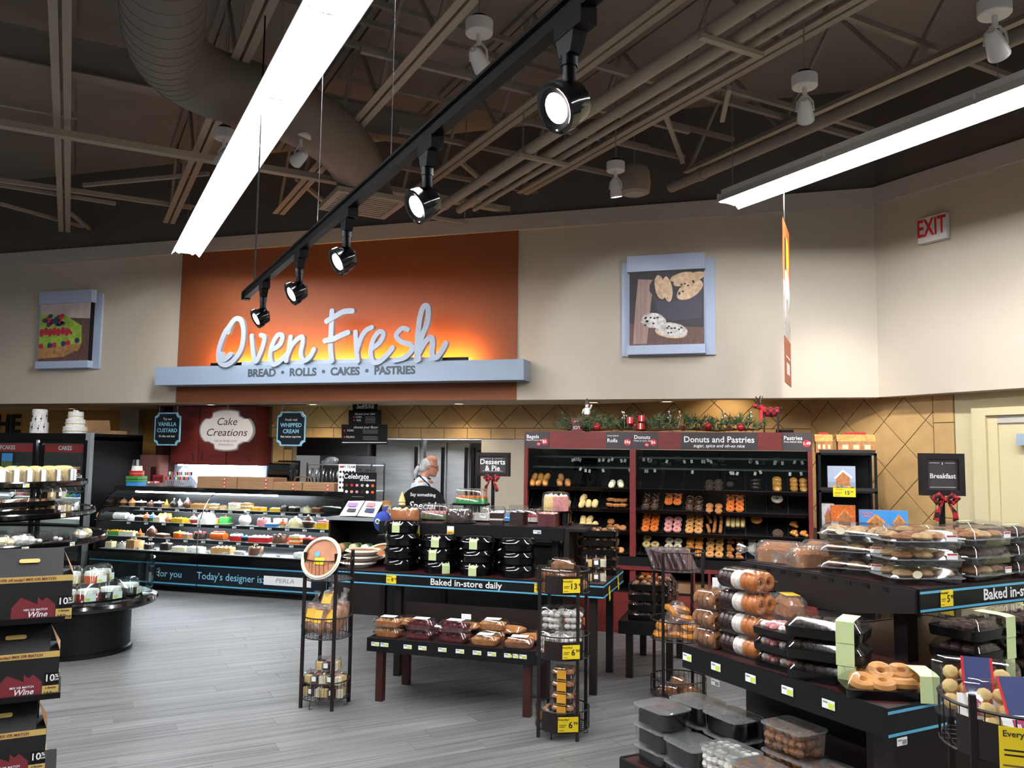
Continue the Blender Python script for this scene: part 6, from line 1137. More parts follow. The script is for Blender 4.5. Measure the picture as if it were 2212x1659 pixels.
for a in (
 ('cupcake', 267, 0, 'i_brown', 'i_tan', 'i_dark', 'tan swirl cupcake with dark tip'), ('cupcake', 286, 0, 'i_tan', 'i_peach', 'i_orange', 'peach swirl cupcake'), ('square', 305, 0, 'i_dark', 'i_white', 'i_white', 'white topped chocolate square cake'), ('dome', 327, 0, 'i_brown', 'i_dark', 'i_white', 'brown domed cake with white cream'), ('square', 344, 0, 'i_dark', 'i_white', 'i_grey', 'small dark square with white icing'), ('cone', 360, 0, 'i_tan', 'i_yellow', 'i_yellow', 'yellow peaked cake'),
 ('ball', 376, 0, 'i_dark', 'i_dark', 'i_white', 'black ball shaped cake', .10), ('ball', 388, 0, 'i_grey', 'i_white', 'i_white', 'pale speckled ball cake', .09, .16), ('ball', 405, 0, 'i_brown', 'i_white', 'i_white', 'brown ball cake with cream tip'), ('sheet', 434, 0, 'i_tan', 'i_peach', 'i_orange', 'long peach glazed tart', .22), ('layer', 463, 0, 'i_tan', 'i_cream', 'i_blue', 'layer cake with blue balls'), ('layer', 483, 0, 'i_cream', 'i_tan', 'i_blue', 'tan layer slice with blue topping', .08),
 ('layer', 508, 0, 'i_cream', 'i_white', 'i_red', 'stacked cream layer cake with berries', .14), ('layer', 534, 0, 'i_cream', 'i_tan', 'i_pink', 'stacked cream layer cake with pink topping', .14), ('sheet', 560, 0, 'i_yellow', 'i_cream', 'i_red', 'flat yellow cheesecake with red berries', .17), ('sheet', 598, 0, 'i_yellow', 'i_cream', 'i_white', 'flat plain yellow cheesecake', .15), ('dome', 615, 0, 'i_dark', 'i_white', 'i_grey', 'chocolate cake heaped with grey cream'), ('square', 636, 0, 'i_dark', 'i_white', 'i_dark', 'chocolate square with white and dark topping'), ('round', 651, 0, 'i_white', 'i_white', 'i_red', 'white cake with big red topping', .10, .18), ('dome', 664, 0, 'i_cream', 'i_cream', 'i_white', 'pale cream domed cake'), ('square', 686, 0, 'i_brown', 'i_tan', 'i_dark', 'brown chocolate square at the case end'),
 ('log', 229, 1, 'i_peach', 'i_white', 'i_white', 'pale pink roulade', .2), ('log', 259, 1, 'i_white', 'i_dark', 'i_dark', 'white roulade with chocolate', .22), ('dome', 285, 1, 'i_white', 'i_white', 'i_white', 'white mound cake'), ('square', 303, 1, 'i_dark', 'i_white', 'i_dark', 'black cake with white rosettes'), ('cupcake', 317, 1, 'i_tan', 'i_orange', 'i_orange', 'orange topped cupcake'), ('cupcake', 330, 1, 'i_green', 'i_blue', 'i_blue', 'green cup with blue swirl'), ('square', 343, 1, 'i_cream', 'i_white', 'i_yellow', 'cream square cake'), ('round', 357, 1, 'i_cream', 'i_yellow', 'i_white', 'big white and yellow round cake', .16, .2), ('cupcake', 363, 1, 'i_tan', 'i_orange', 'i_green', 'cupcake with orange and green fruit', .09, .05), ('sheet', 390, 1, 'i_yellow', 'i_yellow', 'i_yellow', 'bright yellow sheet cake', .2), ('cupcake', 418, 1, 'i_red', 'i_grey', 'i_red', 'red and grey striped cupcake'), ('dome', 446, 1, 'i_white', 'i_white', 'i_dark', 'large white dome cake with black print', .22), ('square', 467, 1, 'i_yellow', 'i_pink', 'i_purple', 'yellow cake with pink top', .10, .2), ('square', 488, 1, 'i_green', 'i_green', 'i_orange', 'green edged box cake', .13, .22), ('ball', 529, 1, 'i_white', 'i_dark', 'i_white', 'black and white marbled cake', .15), ('round', 570, 1, 'i_pink', 'i_white', 'i_red', 'pink and white tall cake', .16), ('sheet', 588, 1, 'i_blue', 'i_white', 'i_white', 'blue and white sheet cake', .15, .05), ('square', 606, 1, 'i_white', 'i_white', 'i_dark', 'white printed photo cake', .14, .22), ('cupcake', 611, 1, 'i_cream', 'i_orange', 'i_red', 'fruit topped cream cupcake', .10, .05), ('dome', 638, 1, 'i_cream', 'i_cream', 'i_white', 'big cream dome cake', .17), ('cupcake', 666, 1, 'i_dark', 'i_brown', 'i_white', 'chocolate ball pile', .16), ('square', 682, 1, 'i_yellow', 'i_blue', 'i_blue', 'yellow and blue cake', .09, .18), ('square', 701, 1, 'i_yellow', 'i_red', 'i_white', 'tall red and yellow layered cake', .15),
 ('sheet', 247, 2, 'i_green', 'i_yellow', 'i_yellow', 'yellow and green fruit platter', .22), ('sheet', 277, 2, 'i_white', 'i_yellow', 'i_cream', 'white sheet cake with yellow glaze', .2), ('cone', 303, 2, 'i_tan', 'i_orange', 'i_orange', 'cake with an orange cone', .1), ('ball', 328, 2, 'i_brown', 'i_white', 'i_dark', 'brown ball cake with cream swirl', .13), ('sheet', 352, 2, 'i_brown', 'i_white', 'i_white', 'brown and white cream slice', .16), ('square', 388, 2, 'i_orange', 'i_yellow', 'i_white', 'orange cake with yellow top', .12), ('square', 405, 2, 'i_tan', 'i_purple', 'i_white', 'lilac and white cake', .10), ('round', 432, 2, 'i_dark', 'i_red', 'i_white', 'dark round cake with candy cane hooks', .15), ('log', 473, 2, 'i_orange', 'i_orange', 'i_white', 'bright orange roulade', .2), ('square', 511, 2, 'i_red', 'i_white', 'i_dark', 'dark red cake with white top', .13), ('square', 532, 2, 'i_dark', 'i_blue', 'i_white', 'blue and white topped cake', .1), ('sheet', 563, 2, 'i_red', 'i_white', 'i_white', 'red velvet sheet cake with white cream', .25), ('round', 604, 2, 'i_brown', 'i_dark', 'i_tan', 'brown scalloped round cake', .17), ('layer', 642, 2, 'i_orange', 'i_cream', 'i_white', 'orange and cream slice stack', .16), ('sheet', 575, 2, 'i_orange', 'i_orange', 'i_red', 'orange sheet cake at the back', .16, .28), ('sheet', 618, 2, 'i_red', 'i_red', 'i_orange', 'red sheet cake at the back', .16, .28), ('square', 669, 2, 'i_dark', 'i_red', 'i_white', 'red topped dark cake', .13),
 ('square', 240, 3, 'i_cream', 'i_cream', 'i_tan', 'cream boxed cake'), ('round', 263, 3, 'i_grey', 'i_dark', 'i_white', 'grey cake with berries', .12), ('square', 292, 3, 'i_tan', 'i_tan', 'i_tan', 'tan boxed loaf cake', .17), ('round', 322, 3, 'i_dark', 'i_grey', 'i_red', 'dark cake with raspberry', .12), ('square', 360, 3, 'i_dark', 'i_dark', 'i_white', 'black square cake', .13), ('sheet', 390, 3, 'i_cream', 'i_white', 'i_white', 'white cream tart', .18), ('sheet', 424, 3, 'i_white', 'i_white', 'i_cream', 'broad white cream tart', .2), ('sheet', 482, 3, 'i_tan', 'i_tan', 'i_peach', 'nut topped tan tart', .25), ('sheet', 518, 3, 'i_grey', 'i_white', 'i_white', 'small white cream slice', .12), ('round', 553, 3, 'i_brown', 'i_tan', 'i_dark', 'striped brown cake', .17), ('sheet', 655, 3, 'i_white', 'i_white', 'i_grey', 'white cream cluster', .19)):
    cake(*a)
# ---------------------------------------------------------------- on the case counter
z = 1.21; g = 'kraft cake boxes on the case counter'
def kraft(x0, x1, Y, zz, lab, dots):
    w = x1 - x0; o = root('kraft_box', lab, 'cardboard box', ((x0 + x1) / 2, Y, zz), 0, g); h = .046
    put('carton', MB().box(-w / 2 + .003, w / 2 - .003, 0, .3, 0, h - .001, 'kraft'), o); put('flap', MB().box(-w / 2 + .02, w / 2 - .02, -.003, 0, h * .45, h - .002, 'kraft'), o)
    s = put('price_sticker', ell(MB(), w * dots, h * .45, .02, .018, -.0045, 'red', 14, th=.001), o); put('lettering', text('$5', .024, 'print_white', bold=.03), s, TR(w * dots, -.0046, h * .45) @ STAND)
row = ['beside the lolly display', 'in the second pile', 'in the third pile', 'in the end pile by the binder']
for k, (p0, p1, n) in enumerate(((425, 511, 3), (512, 590, 3), (590, 652, 2), (653, 722, 2))):
    for j in range(n): kraft(XAT(p0, 8.76, z), XAT(p1, 8.76, z), 8.76 + .004 * (j % 2), z + j * .046, 'flat kraft cake box %s, %s' % (row[k], POS[n][n - 1 - j]), .3 if k % 2 else .2)
tw = root('candy_tower', 'tower of green and red candy tins with a clear cup on top', 'candy tower', (XAT(292, 8.85, 1.25), 8.87, z), 0)
put('green_tray', MB().rb(.2, .16, 0, .05, .02, 'blue_ice').rb(.21, .17, .05, .075, .02, 'i_green').rb(.2, .16, .075, .085, .02, 'i_dark').rb(.21, .17, .085, .12, .02, 'i_green'), tw); put('red_tin', MB().lathe([(.085, .12), (.09, .125), (.09, .185), (.08, .19)], 18, 'i_red').lathe([(.091, .15), (.091, .16)], 18, 'i_tan'), tw); put('white_tub', MB().lathe([(.07, .19), (.062, .25)], 16, 'i_white'), tw); put('clear_cup', MB().lathe([(.062, .25), (.052, .33), (.001, .33)], 16, 'clear', cap=False), tw)
lp = root('lolly_display', 'clear acrylic display of coloured lollipops on the case counter', 'candy display', (XAT(385, 8.85, 1.25), 8.86, z), 0)
put('acrylic_box', MB().box(-.19, .19, -.06, .06, 0, .008, 'clear').box(-.19, .19, -.06, -.057, 0, .09, 'clear').box(-.19, .19, .0, .003, 0, .15, 'clear').box(-.19, -.187, -.06, .06, 0, .12, 'clear').box(.187, .19, -.06, .06, 0, .12, 'clear'), lp)
for r_ in range(2):
    for k in range(12): c_ = ('i_red', 'i_white', 'i_orange', 'i_pink', 'i_green', 'i_blue', 'i_dark')[(k * 3 + r_) % 7]; put('lollipop', MB().tube([(0, 0, 0), (.004, 0, .09)], .003, 5, 'i_white').rb(.022, .012, .075, .115, .005, c_), lp, TR(-.165 + k * .03, -.035 + r_ * .06, .01 + r_ * .06))
cb = root('candy_box', 'red and white box of candies beside the green tower', 'candy box', (XAT(337, 8.85, 1.25), 8.83, z)); put('tray', MB().rb(.17, .12, 0, .045, .01, 'clear_frost'), cb); put('candy', lumps(MB(), 16, .15, .1, .045, .02, ('i_red', 'i_white', 'i_pink', 'i_orange'), .4), cb); put('header_card', MB().box(-.08, .08, .05, .055, .04, .14, 'berry').box(-.07, .07, .048, .05, .12, .13, 'red'), cb)
# back counter, paper bag and tan carton
bc = root('back_counter', 'steel back counter under the dark red cupboard', 'counter', (0, 0, 0)); put('body', MB().box(-8.0, -6.45, 9.5, 9.88, 0, .88, 'dark_wood'), bc); put('worktop', MB().box(-8.0, -6.43, 9.47, 9.88, .88, .92, 'steel'), bc)
pb = root('paper_bag', 'crumpled brown paper bag on the back counter', 'paper bag', (XAT(330, 9.62, 1.5), 9.62, .92)); put('bag', MB().loft([[(x * (1 + .03 * math.sin(k * 5 + i)), y, zz) for k, (x, y) in enumerate(rr(.38, .2, .03))] for i, zz in enumerate((0, .2, .42, .56, .68))], mat('paper_bag_brown', '#6b4038', .8, bump=(14, .6)) and 'paper_bag_brown'), pb); put('printed_panel', MB().box(.06, .15, -.105, -.102, .3, .52, 'mahogany'), pb)
kf = root('cardboard_flap', 'open cardboard box lying on top of the cooler', 'cardboard box', (XAT(278, 9.2, 1.9), 9.25, FZ)); put('tray', MB().box(-.2, .2, -.15, .15, 0, .05, 'kraft'), kf); put('flap', MB().box(-.2, .2, -.004, 0, 0, .16, 'kraft', TR(0, -.15, .03) @ RX(12)), kf)
kf.location.x = -8.62
for nm, px, Y, prof, lb in (('tiered_cake', 85, 9.0, [[(.115, 0), (.115, .16)], [(.095, .16), (.095, .335)]], 'white two tier dummy cake with black floral pattern on the cooler'), ('tiered_cake', 163, 9.0, [[(.15, 0), (.15, .10)], [(.122, .10), (.122, .20)], [(.095, .20), (.095, .30)]], 'white ribbon dummy cake of three tiers on the cooler')):
    o = root(nm, lb, 'dummy cake', (XAT(px, Y, 2.0), Y, FZ), 0, 'dummy cakes on the cooler')
    for i, p in enumerate(prof): put('tier', MB().lathe([p[0], (p[1][0], p[1][1] - .01), (p[1][0] - .01, p[1][1])], 28, 'i_white'), o)
    if px == 85:
        mb = MB()
        for k in range(9): a = math.radians(-150 + k * 20 + ru(-5, 5)); r_ = .116 if k % 2 else .096; zz = (.04 if k % 2 else .19) + ru(0, .06); mb.ball((r_ * math.cos(a), r_ * math.sin(a), zz), .012, 6, 'ink', 4); mb.tube([(r_ * math.cos(a), r_ * math.sin(a), zz - .04), (r_ * math.cos(a + .05), r_ * math.sin(a + .05), zz + .05)], .003, 4, 'ink')
        put('vine_pattern', mb, o)
    else:
        for i, (r_, zz) in enumerate(((.152, .04), (.124, .14), (.097, .24))): put('ribbon', MB().torus(r_, .008, 28, 5, 'i_cream', TR(0, 0, zz)), o)
        put('bow', lumps(MB(), 5, .08, .05, .31, .022, 'i_white', .5), o)
# cooler stock
ORDC = ('first', 'second', 'third', 'fourth', 'fifth', 'sixth')
for r_, zz in enumerate((1.30, 1.03)):
    for k in range(9):
        px = (30, 45, 60, 100, 113, 126, 139, 152, 165)[k]; Y = FF + .26; x = XAT(px, Y, zz + .05)
        c_ = ('i_white', 'i_dark', 'i_green', 'i_blue', 'i_white', 'i_pink', 'i_brown', 'i_white', 'i_tan')[(k + 4 * r_) % 9]; nn = 2 if r_ == 0 else 1
        for q in range(nn):
            o = root('cooler_cake', '%s boxed cake, %s in the %s door, %s row%s' % ({'i_white': 'white', 'i_dark': 'dark chocolate', 'i_green': 'green', 'i_blue': 'blue', 'i_pink': 'pink', 'i_brown': 'brown', 'i_tan': 'tan'}[c_], ORDC[k if k < 3 else k - 3], 'cupcakes' if k < 3 else 'cakes', ('upper', 'lower')[r_], '' if nn == 1 else (', bottom', ', top')[q]), 'cake box', (x, Y, zz + q * .085), 0, 'boxed cakes in the cooler')
            put('tray', MB().rb(.072, .1, 0, .006, .008, 'black_plastic'), o); put('cake', MB().rb(.06, .085, .006, .045, .012, c_, e=.008), o); put('lid', shell(.068, .095, .006, .08, .01, 'clear', .9, .008), o)
bt = tag(put('cooler_poster', MB().box(-.09, .09, -.004, 0, 0, .10, 'needle2').box(-.09, .09, -.004, 0, .10, .2, 'blue_ice')), 'blue and green poster on the cupcakes cooler door', 'poster'); bt.matrix_local = TR(XAT(14, FF - .03, 1.5), FF - .021, 1.40)
# ================================================================== donut cabinet stock
ROWN = ('top row', 'second row', 'third row', 'bottom row'); ORD = ('first', 'second', 'third', 'fourth', 'fifth', 'sixth', 'seventh', 'last')
mat('tray_rim', '#1b1c1e', .3)
tray_me = MB().box(-.1, .1, .004, .36, 0, .004, 'black_plastic').box(-.1, .1, 0, .004, 0, .022, 'tray_rim').box(-.1, -.096, .004, .36, 0, .018, 'tray_rim').box(.096, .1, .004, .36, 0, .018, 'tray_rim').box(-.1, .1, .356, .36, 0, .022, 'tray_rim').mesh('display_tray')
FD = {}
def food(kind, m):
    k = (kind, m)
    if k not in FD:
        mb = MB(); tp = None
        if kind == 'donut': mb.torus(.026, .018, 14, 7, 'bun', TR(0, 0, .018), sz=.85); tp = MB().torus(.026, .0172, 14, 7, m, TR(0, 0, .0215), sz=.8)
        elif kind == 'bun': mb.lathe([(.028, 0), (.038, .012), (.036, .026), (.02, .038), (.001, .041)], 12, m)
        elif kind == 'bar': mb.loft([[(x, y * q, zz * q) for y, zz in ((-.02, .004), (-.014, .028), (.014, .028), (.02, .004))] for x, q in ((-.055, .6), (-.04, 1), (.04, 1), (.055, .6))], m)
        elif kind == 'twist': [mb.ball((ru(-.004, .004), -.05 + .022 * i, .018), .019, 7, m, 5) for i in range(5)]
        elif kind == 'fritter': lumps(mb, 5, .06, .06, .016, .024, m, .4)
        elif kind == 'roll': mb.lathe([(.012, -.055), (.03, -.035), (.034, 0), (.03, .035), (.012, .055)], 10, m, TR(0, 0, .03) @ RX(90))
        elif kind == 'crois': mb.tube([(-.045, .015, .014), (-.02, -.005, .022), (.02, -.005, .022), (.045, .015, .014)], [.008, .02, .02, .008], 8, m)
        P = [(kind, mb.mesh(kind))] if tp is None else [('dough', mb.mesh('dough')), ('icing', tp.mesh('icing'))]
        FD[k] = P
    return FD[k]
NMK = dict(donut='donut', bun='bun', bar='eclair', twist='donut_twist', fritter='fritter', roll='bread_roll', crois='croissant')
MDESC = dict(choc='chocolate iced', orange_ice='orange iced', pink_ice='pink iced', white_ice='white iced', bun='pale', glazed='golden glazed', sugar='white sugared', bread='brown', crust='toasted', cream='cream coloured', vanilla='pale yellow', muffin_dark='dark chocolate')
RC = [XAT(px, YF + .05, .97) for px in (1404, 1453, 1499, 1543, 1588, 1634, 1680, 1727)]
def tray(r_, c, kind=None, m=None, n=0, cols=2, lab=None, dx=.088, dy=.062, y0=.05, s=1.0, x=None, colname=None):
    xx = RC[c] if x is None else x; Mt = RM[r_] @ TR(xx, 0, -.019)
    colname = colname or ORD[c] + ' donut column'
    tag(put('display_tray', tray_me, None, Mt), 'black tray %s in the %s, %s' % (('of %s %s' % (MDESC[m], NMK[kind].replace('_', ' ') + 's')) if n else 'standing empty', ROWN[r_], colname), 'tray', 'black trays in the donut cabinet')
    for k in range(n):
        i, j = k % cols, k // cols
        rowp = ('front', 'second', 'third', 'fourth', 'back')[min(j, 4)]; colp = ('rolls side' if i == 0 else 'rack side') if cols == 2 else ('rolls side', 'middle', 'rack side', 'rack end')[i] if cols > 2 else 'alone across'
        Mi = Mt @ TR((i - (cols - 1) / 2) * dx * (2 / max(cols, 2)) if cols > 1 else 0, y0 + j * dy + ru(-.006, .006), .005) @ RZ(ru(-20, 20) if kind not in ('bar',) else 90)
        spawn(NMK[kind], food(kind, m), '%s %s, %s line, %s, in the %s, %s' % (MDESC[m], NMK[kind].replace('_', ' '), rowp, colp, ROWN[r_], colname), NMK[kind].replace('_', ' '), None, M=Mi, group='%s in the %s, %s' % (NMK[kind] + 's', ROWN[r_], colname), scale=s)
tray(0, 0); tray(0, 1); tray(0, 2); tray(0, 3, 'donut', 'muffin_dark', 4); tray(0, 4, 'bun', 'muffin_dark', 1, y0=.1); tray(0, 5, 'crois', 'choc', 3, cols=1, dy=.05); tray(0, 6, 'bun', 'glazed', 3, cols=1, dy=.06, s=1.2); tray(0, 7, 'bun', 'glazed', 6, dy=.06)
tray(1, 0, 'donut', 'choc', 8); tray(1, 1, 'donut', 'orange_ice', 6, y0=.12); tray(1, 2, 'donut', 'choc', 6); tray(1, 3, 'bun', 'bread', 4, y0=.02); tray(1, 4, 'donut', 'orange_ice', 8); tray(1, 5); tray(1, 6, 'donut', 'white_ice', 1, cols=1, y0=.2, s=1.3); tray(1, 7)
tray(2, 0, 'donut', 'orange_ice', 10, dy=.058); tray(2, 1, 'donut', 'pink_ice', 6, dy=.07); tray(2, 2, 'donut', 'bun', 10, dy=.058); tray(2, 3, 'twist', 'bread', 6, cols=3, dy=.13, y0=.09); tray(2, 4, 'bar', 'vanilla', 4, cols=4, dx=.094, y0=.19, s=1.15); tray(2, 5, 'donut', 'glazed', 1, cols=1, y0=.22, s=1.3); tray(2, 6, 'donut', 'muffin_dark', 1, cols=1, y0=.05, s=1.2); tray(2, 7, 'fritter', 'glazed', 3, y0=.06, dy=.13)
tray(3, 0, 'donut', 'vanilla', 3, y0=.15, dy=.08); tray(3, 1, 'donut', 'cream', 6, dy=.08); tray(3, 2, 'bun', 'glazed', 8, dy=.072, s=1.15); tray(3, 3, 'donut', 'bun', 8, dy=.072); tray(3, 4, 'fritter', 'bread', 6, dy=.1); tray(3, 5, 'bun', 'sugar', 6, dy=.07, y0=.14, s=1.1); tray(3, 6, 'bun', 'glazed', 8, dy=.07, s=1.15); tray(3, 7, 'bun', 'bread', 4, y0=.15)
LCN = ('first bread basket', 'second bread basket', 'third bread basket', 'last bread basket')
LX = [XAT(px, YF + .05, .97) for px in (1165, 1218, 1272, 1332)]
bk_me = MB()
for k in range(12): bk_me.tube([(-.1 + k * .018, 0, 0), (-.1 + k * .018, 0, .06)], .0015, 3, 'wire')
bk_me.tube([(-.1, 0, .06), (.1, 0, .06)], .0025, 4, 'wire')
for r_, row in enumerate((((('roll', 'glazed', 6)), ('roll', 'bread', 3), None, ('roll', 'cream', 2)), (None, ('roll', 'vanilla', 2), ('roll', 'vanilla', 4), ('crois', 'bread', 6)), (None, ('roll', 'glazed', 4), ('roll', 'vanilla', 5), ('bun', 'bread', 4)), (None, None, None, ('bun', 'bun', 3)))):
    for c, it in enumerate(row):
        if it is None: tray(r_, 0, x=LX[c], colname=LCN[c])
        else: tray(r_, 0, it[0], it[1], it[2], cols=3 if it[2] > 3 else 2, dx=.1 if it[2] > 3 else .088, y0=.05, dy=.08, x=LX[c], colname=LCN[c])
# flattened cartons under the shelves, and a hygiene notice
for k in range(5): tag(put('flat_carton', MB().box(-.45 + .05 * k, .45 - .06 * k, -.12, .15, 0, .018, 'kraft')), 'flattened cardboard carton under the donut shelves, %s of five' % POS[5][4 - k], 'cardboard', 'flat cartons under the donut shelves').matrix_local = TR(-.78 + .02 * k, 8.62, .3155 + k * .0185) @ RZ(k - 2)
nt_ = root('hygiene_notice', 'white notice with blue cross shape under the donut shelves', 'notice', (XAT(1557, 8.39, .4), 8.395, .30)); put('card', MB().box(-.08, .08, 0, .006, 0, .2, 'print_white'), nt_); put('symbol', MB().box(-.05, .05, -.002, 0, .06, .085, 'blue_ice').box(-.012, .012, -.002, 0, .03, .13, 'blue_ice'), nt_)
# ---------------------------------------------------------------- garland and figures on the cabinet
z = HZ1; gl_ = root('pine_garland', 'pine garland with red ornaments and cones along the donut cabinet top', 'garland', (0, 0, 0))
gx0, gx1 = XAT(1212, 8.6, z), XAT(1640, 8.6, z); sprig = MB(); n = 190
for k in range(n):
    cx = gx0 + (gx1 - gx0) * (k + rnd()) / n; cy = 8.6 + ru(-.1, .1); cz = z + ru(.02, .13) * (.6 + .4 * math.sin(k * .7) ** 2); d = V((ru(-1, 1), ru(-1, .6), ru(.1, 1))).normalized(); L_ = ru(.08, .16); mm = 'needle' if k % 3 else 'needle2'
    for q in range(20):
        t = q / 20; b_ = V((cx, cy, cz)) + d * L_ * t; s = V((ru(-1, 1), ru(-1, 1), ru(-1, 1))).normalized() * .045 + d * .025; w_ = V((ru(-1, 1), ru(-1, 1), ru(-1, 1))) * .007
        if b_.z + s.z < z + .004: s.z = abs(s.z)
        sprig.add([b_ - w_, b_ + w_, b_ + s], [(0, 1, 2)], mm)
tag(put('needles', sprig, gl_), kind='stuff')
put('stem', MB().tube([(gx0 + (gx1 - gx0) * k / 10, 8.6 + .03 * math.sin(k), z + .03 + .01 * math.cos(k * 2)) for k in range(11)], .012, 6, 'cone_brown'), gl_)
for px, h in ((1290, .05), (1530, .06), (1365, .1), (1600, .05)): put('ornament', MB().ball((0, 0, 0), .038, 12, 'cherry', 8).cyl(.008, .036, .046, 8, 'chrome'), gl_, TR(XAT(px, 8.52, z + h), 8.50, z + h))
for px, h in ((1362, .12), (1385, .14), (1386, .06)): b_ = put('gift_box', MB().box(-.03, .03, -.03, .03, -.03, .03, 'red'), gl_, TR(XAT(px, 8.5, z + h), 8.49, z + h) @ RZ(ru(-20, 20))); put('ribbon', MB().box(-.006, .006, -.031, .031, -.031, .031, 'i_white'), b_)
for px in (1373, 1476, 1520, 1575):
    mb = MB()
    for i in range(5): mb.lathe([(.034 - .005 * i, i * .014), (.028 - .005 * i, i * .014 + .012), (.012, i * .014 + .014)], 9, 'cone_brown')
    put('pine_cone', mb, gl_, TR(XAT(px, 8.5, z + .04), 8.5, z + .04) @ RX(60))
for px in (1350, 1358, 1445, 1465, 1560, 1612): put('berry_twig', MB().tube([(0, 0, 0), (.01, 0, .1), (-.005, 0, .17)], .002, 4, 'offwhite').ball((-.005, 0, .17), .009, 6, 'i_white', 4).ball((.012, 0, .13), .008, 6, 'i_white', 4).ball((-.012, 0, .11), .008, 6, 'i_white', 4), gl_, TR(XAT(px, 8.55, z + .04), 8.53, z + .04) @ RY(ru(-25, 25)))
mat('plaid', '#b3121c', .8); pm = MT['plaid'].node_tree; tcn = pm.nodes.new('ShaderNodeTexCoord'); chk = pm.nodes.new('ShaderNodeTexChecker'); chk.inputs['Scale'].default_value = 34; chk.inputs[1].default_value = lin('#b3121c'); chk.inputs[2].default_value = lin('#1c0708'); pm.links.new(tcn.outputs['Object'], chk.inputs[0]); pm.links.new(chk.outputs[0], pm.nodes['Principled BSDF'].inputs['Base Color'])
dr_ = root('toy_reindeer', 'red plaid toy reindeer with red scarf standing on the donut cabinet', 'reindeer figure', (XAT(1662, 8.62, 2.0), 8.62, z), 0)
body = MB().loft([[(x, .045 * q * math.cos(a * PI / 6), .21 + zz + .05 * q * math.sin(a * PI / 6)) for a in range(12)] for x, q, zz in ((.10, .5, .01), (.09, .9, .005), (.03, 1.0, 0), (-.03, .95, 0), (-.06, .8, .01), (-.075, .5, .02))], 'plaid')
put('body', body, dr_)
put('neck_and_head', MB().tube([(-.05, 0, .22), (-.075, 0, .25), (-.09, 0, .262), (-.135, 0, .268), (-.16, 0, .262)], [.035, .03, .028, .022, .014], 8, 'plaid'), dr_)
for x, y in ((.08, -.03), (.08, .03), (-.05, -.03), (-.05, .03)): put('leg', MB().tube([(x, y, .19), (x + .004, y, .1), (x, y, 0)], [.012, .009, .008], 7, 'i_dark'), dr_)
put('antler', MB().tube([(-.085, -.015, .28), (-.1, -.03, .33), (-.13, -.035, .36)], .006, 5, 'i_dark').tube([(-.1, -.03, .33), (-.08, -.04, .37)], .005, 5, 'i_dark').tube([(-.085, .015, .28), (-.08, .03, .33), (-.06, .035, .37)], .006, 5, 'i_dark'), dr_)
put('scarf', MB().torus(.036, .014, 12, 6, 'red', TR(-.062, 0, .235) @ RY(50)).rb(.03, .012, .12, .23, .004, 'red', TR(-.075, -.04, 0)), dr_); put('tail', MB().ball((.11, 0, .24), .016, 7, 'i_dark', 5), dr_)
tag(put('tray_stack', MB().rb(.18, .15, 0, .015, .02, 'black_plastic').rb(.17, .14, .015, .035, .02, 'black_plastic')), 'dark empty trays lying on the cabinet end behind the reindeer', 'tray').matrix_local = TR(XAT(1695, 8.75, 1.93), 8.75, z)
gn = root('gnome_figure', 'small figure in plaid kilt and white top on the cabinet', 'figurine', (XAT(1268, 8.66, 2.0), 8.66, z), 0)
put('skirt', MB().lathe([(.045, .10), (.025, .19)], 14, 'plaid'), gn); put('legs', MB().tube([(-.014, 0, 0), (-.014, 0, .11)], .009, 7, 'i_dark').tube([(.014, 0, 0), (.014, 0, .11)], .009, 7, 'i_dark').box(-.03, .03, -.03, .02, 0, .006, 'i_dark'), gn); put('torso', MB().lathe([(.03, .19), (.036, .23), (.028, .26), (.012, .265)], 12, 'i_white').tube([(-.034, 0, .25), (-.05, 0, .2)], .01, 6, 'i_white').tube([(.034, 0, .25), (.052, -.02, .29)], .01, 6, 'i_white'), gn); put('head', MB().ball((0, 0, .288), .024, 10, 'skin', 7), gn); put('hat', MB().lathe([(.027, .3), (.02, .335), (.006, .36)], 10, 'i_dark'), gn); put('beard', MB().ball((0, -.018, .278), .016, 8, 'i_white', 5), gn)
js = root('joy_sign', 'small red sign reading joy on the cabinet end', 'sign', (XAT(1246, 8.55, 1.98), 8.55, z)); put('plaque', MB().box(-.06, .06, 0, .012, 0, .15, 'mahogany_red'), js); put('lettering', text('JOY', .05, 'print_white', bold=.02), js, TR(0, -.001, .045) @ STAND); put('lettering', text('PEACE', .022, 'print_white'), js, TR(0, -.001, .11) @ STAND)
# ---------------------------------------------------------------- gingerbread kits on the black rack
g = 'gingerbread house cartons'
mat('ginger_roof', '#d98b4a', .6, var=(30, .4)); mat('ginger_wall', '#b0713f', .6, var=(30, .3))
def house(label, x, Y, zz, w, d, h):
    o = root('house_carton', label, 'gift carton', (x, Y, zz), 0, g); put('walls', MB().box(-w / 2, w / 2, -d / 2, d / 2, 0, h * .6, 'ginger_wall'), o)
    put('roof', MB().loft([[(xx, y, q) for y, q in ((-d / 2 - .01, h * .58), (-d * .12, h * .95), (d * .12, h * .95), (d / 2 + .01, h * .58))] for xx in (-w / 2 - .008, w / 2 + .008)], 'ginger_roof'), o); put('handle', MB().box(-w * .3, w * .3, -.004, .004, h * .95, h * 1.06, 'i_red'), o)
    mb = MB()
    for k in range(3): mb.box(-w * .38 + k * w * .3, -w * .38 + k * w * .3 + w * .16, -d / 2 - .002, -d / 2, h * .2, h * .42, 'i_cream')
    put('printed_window', mb, o); put('printed_icing', MB().box(-w / 2, w / 2, -d / 2 - .003, -d / 2, h * .54, h * .59, 'i_cream'), o)
house('small gingerbread house carton at the end of the rack top', ax0 + .05, 8.72, 1.72, .15, .2, .19); house('large gingerbread house carton on the rack top', ax0 + .34, 8.70, 1.72, .33, .2, .19)
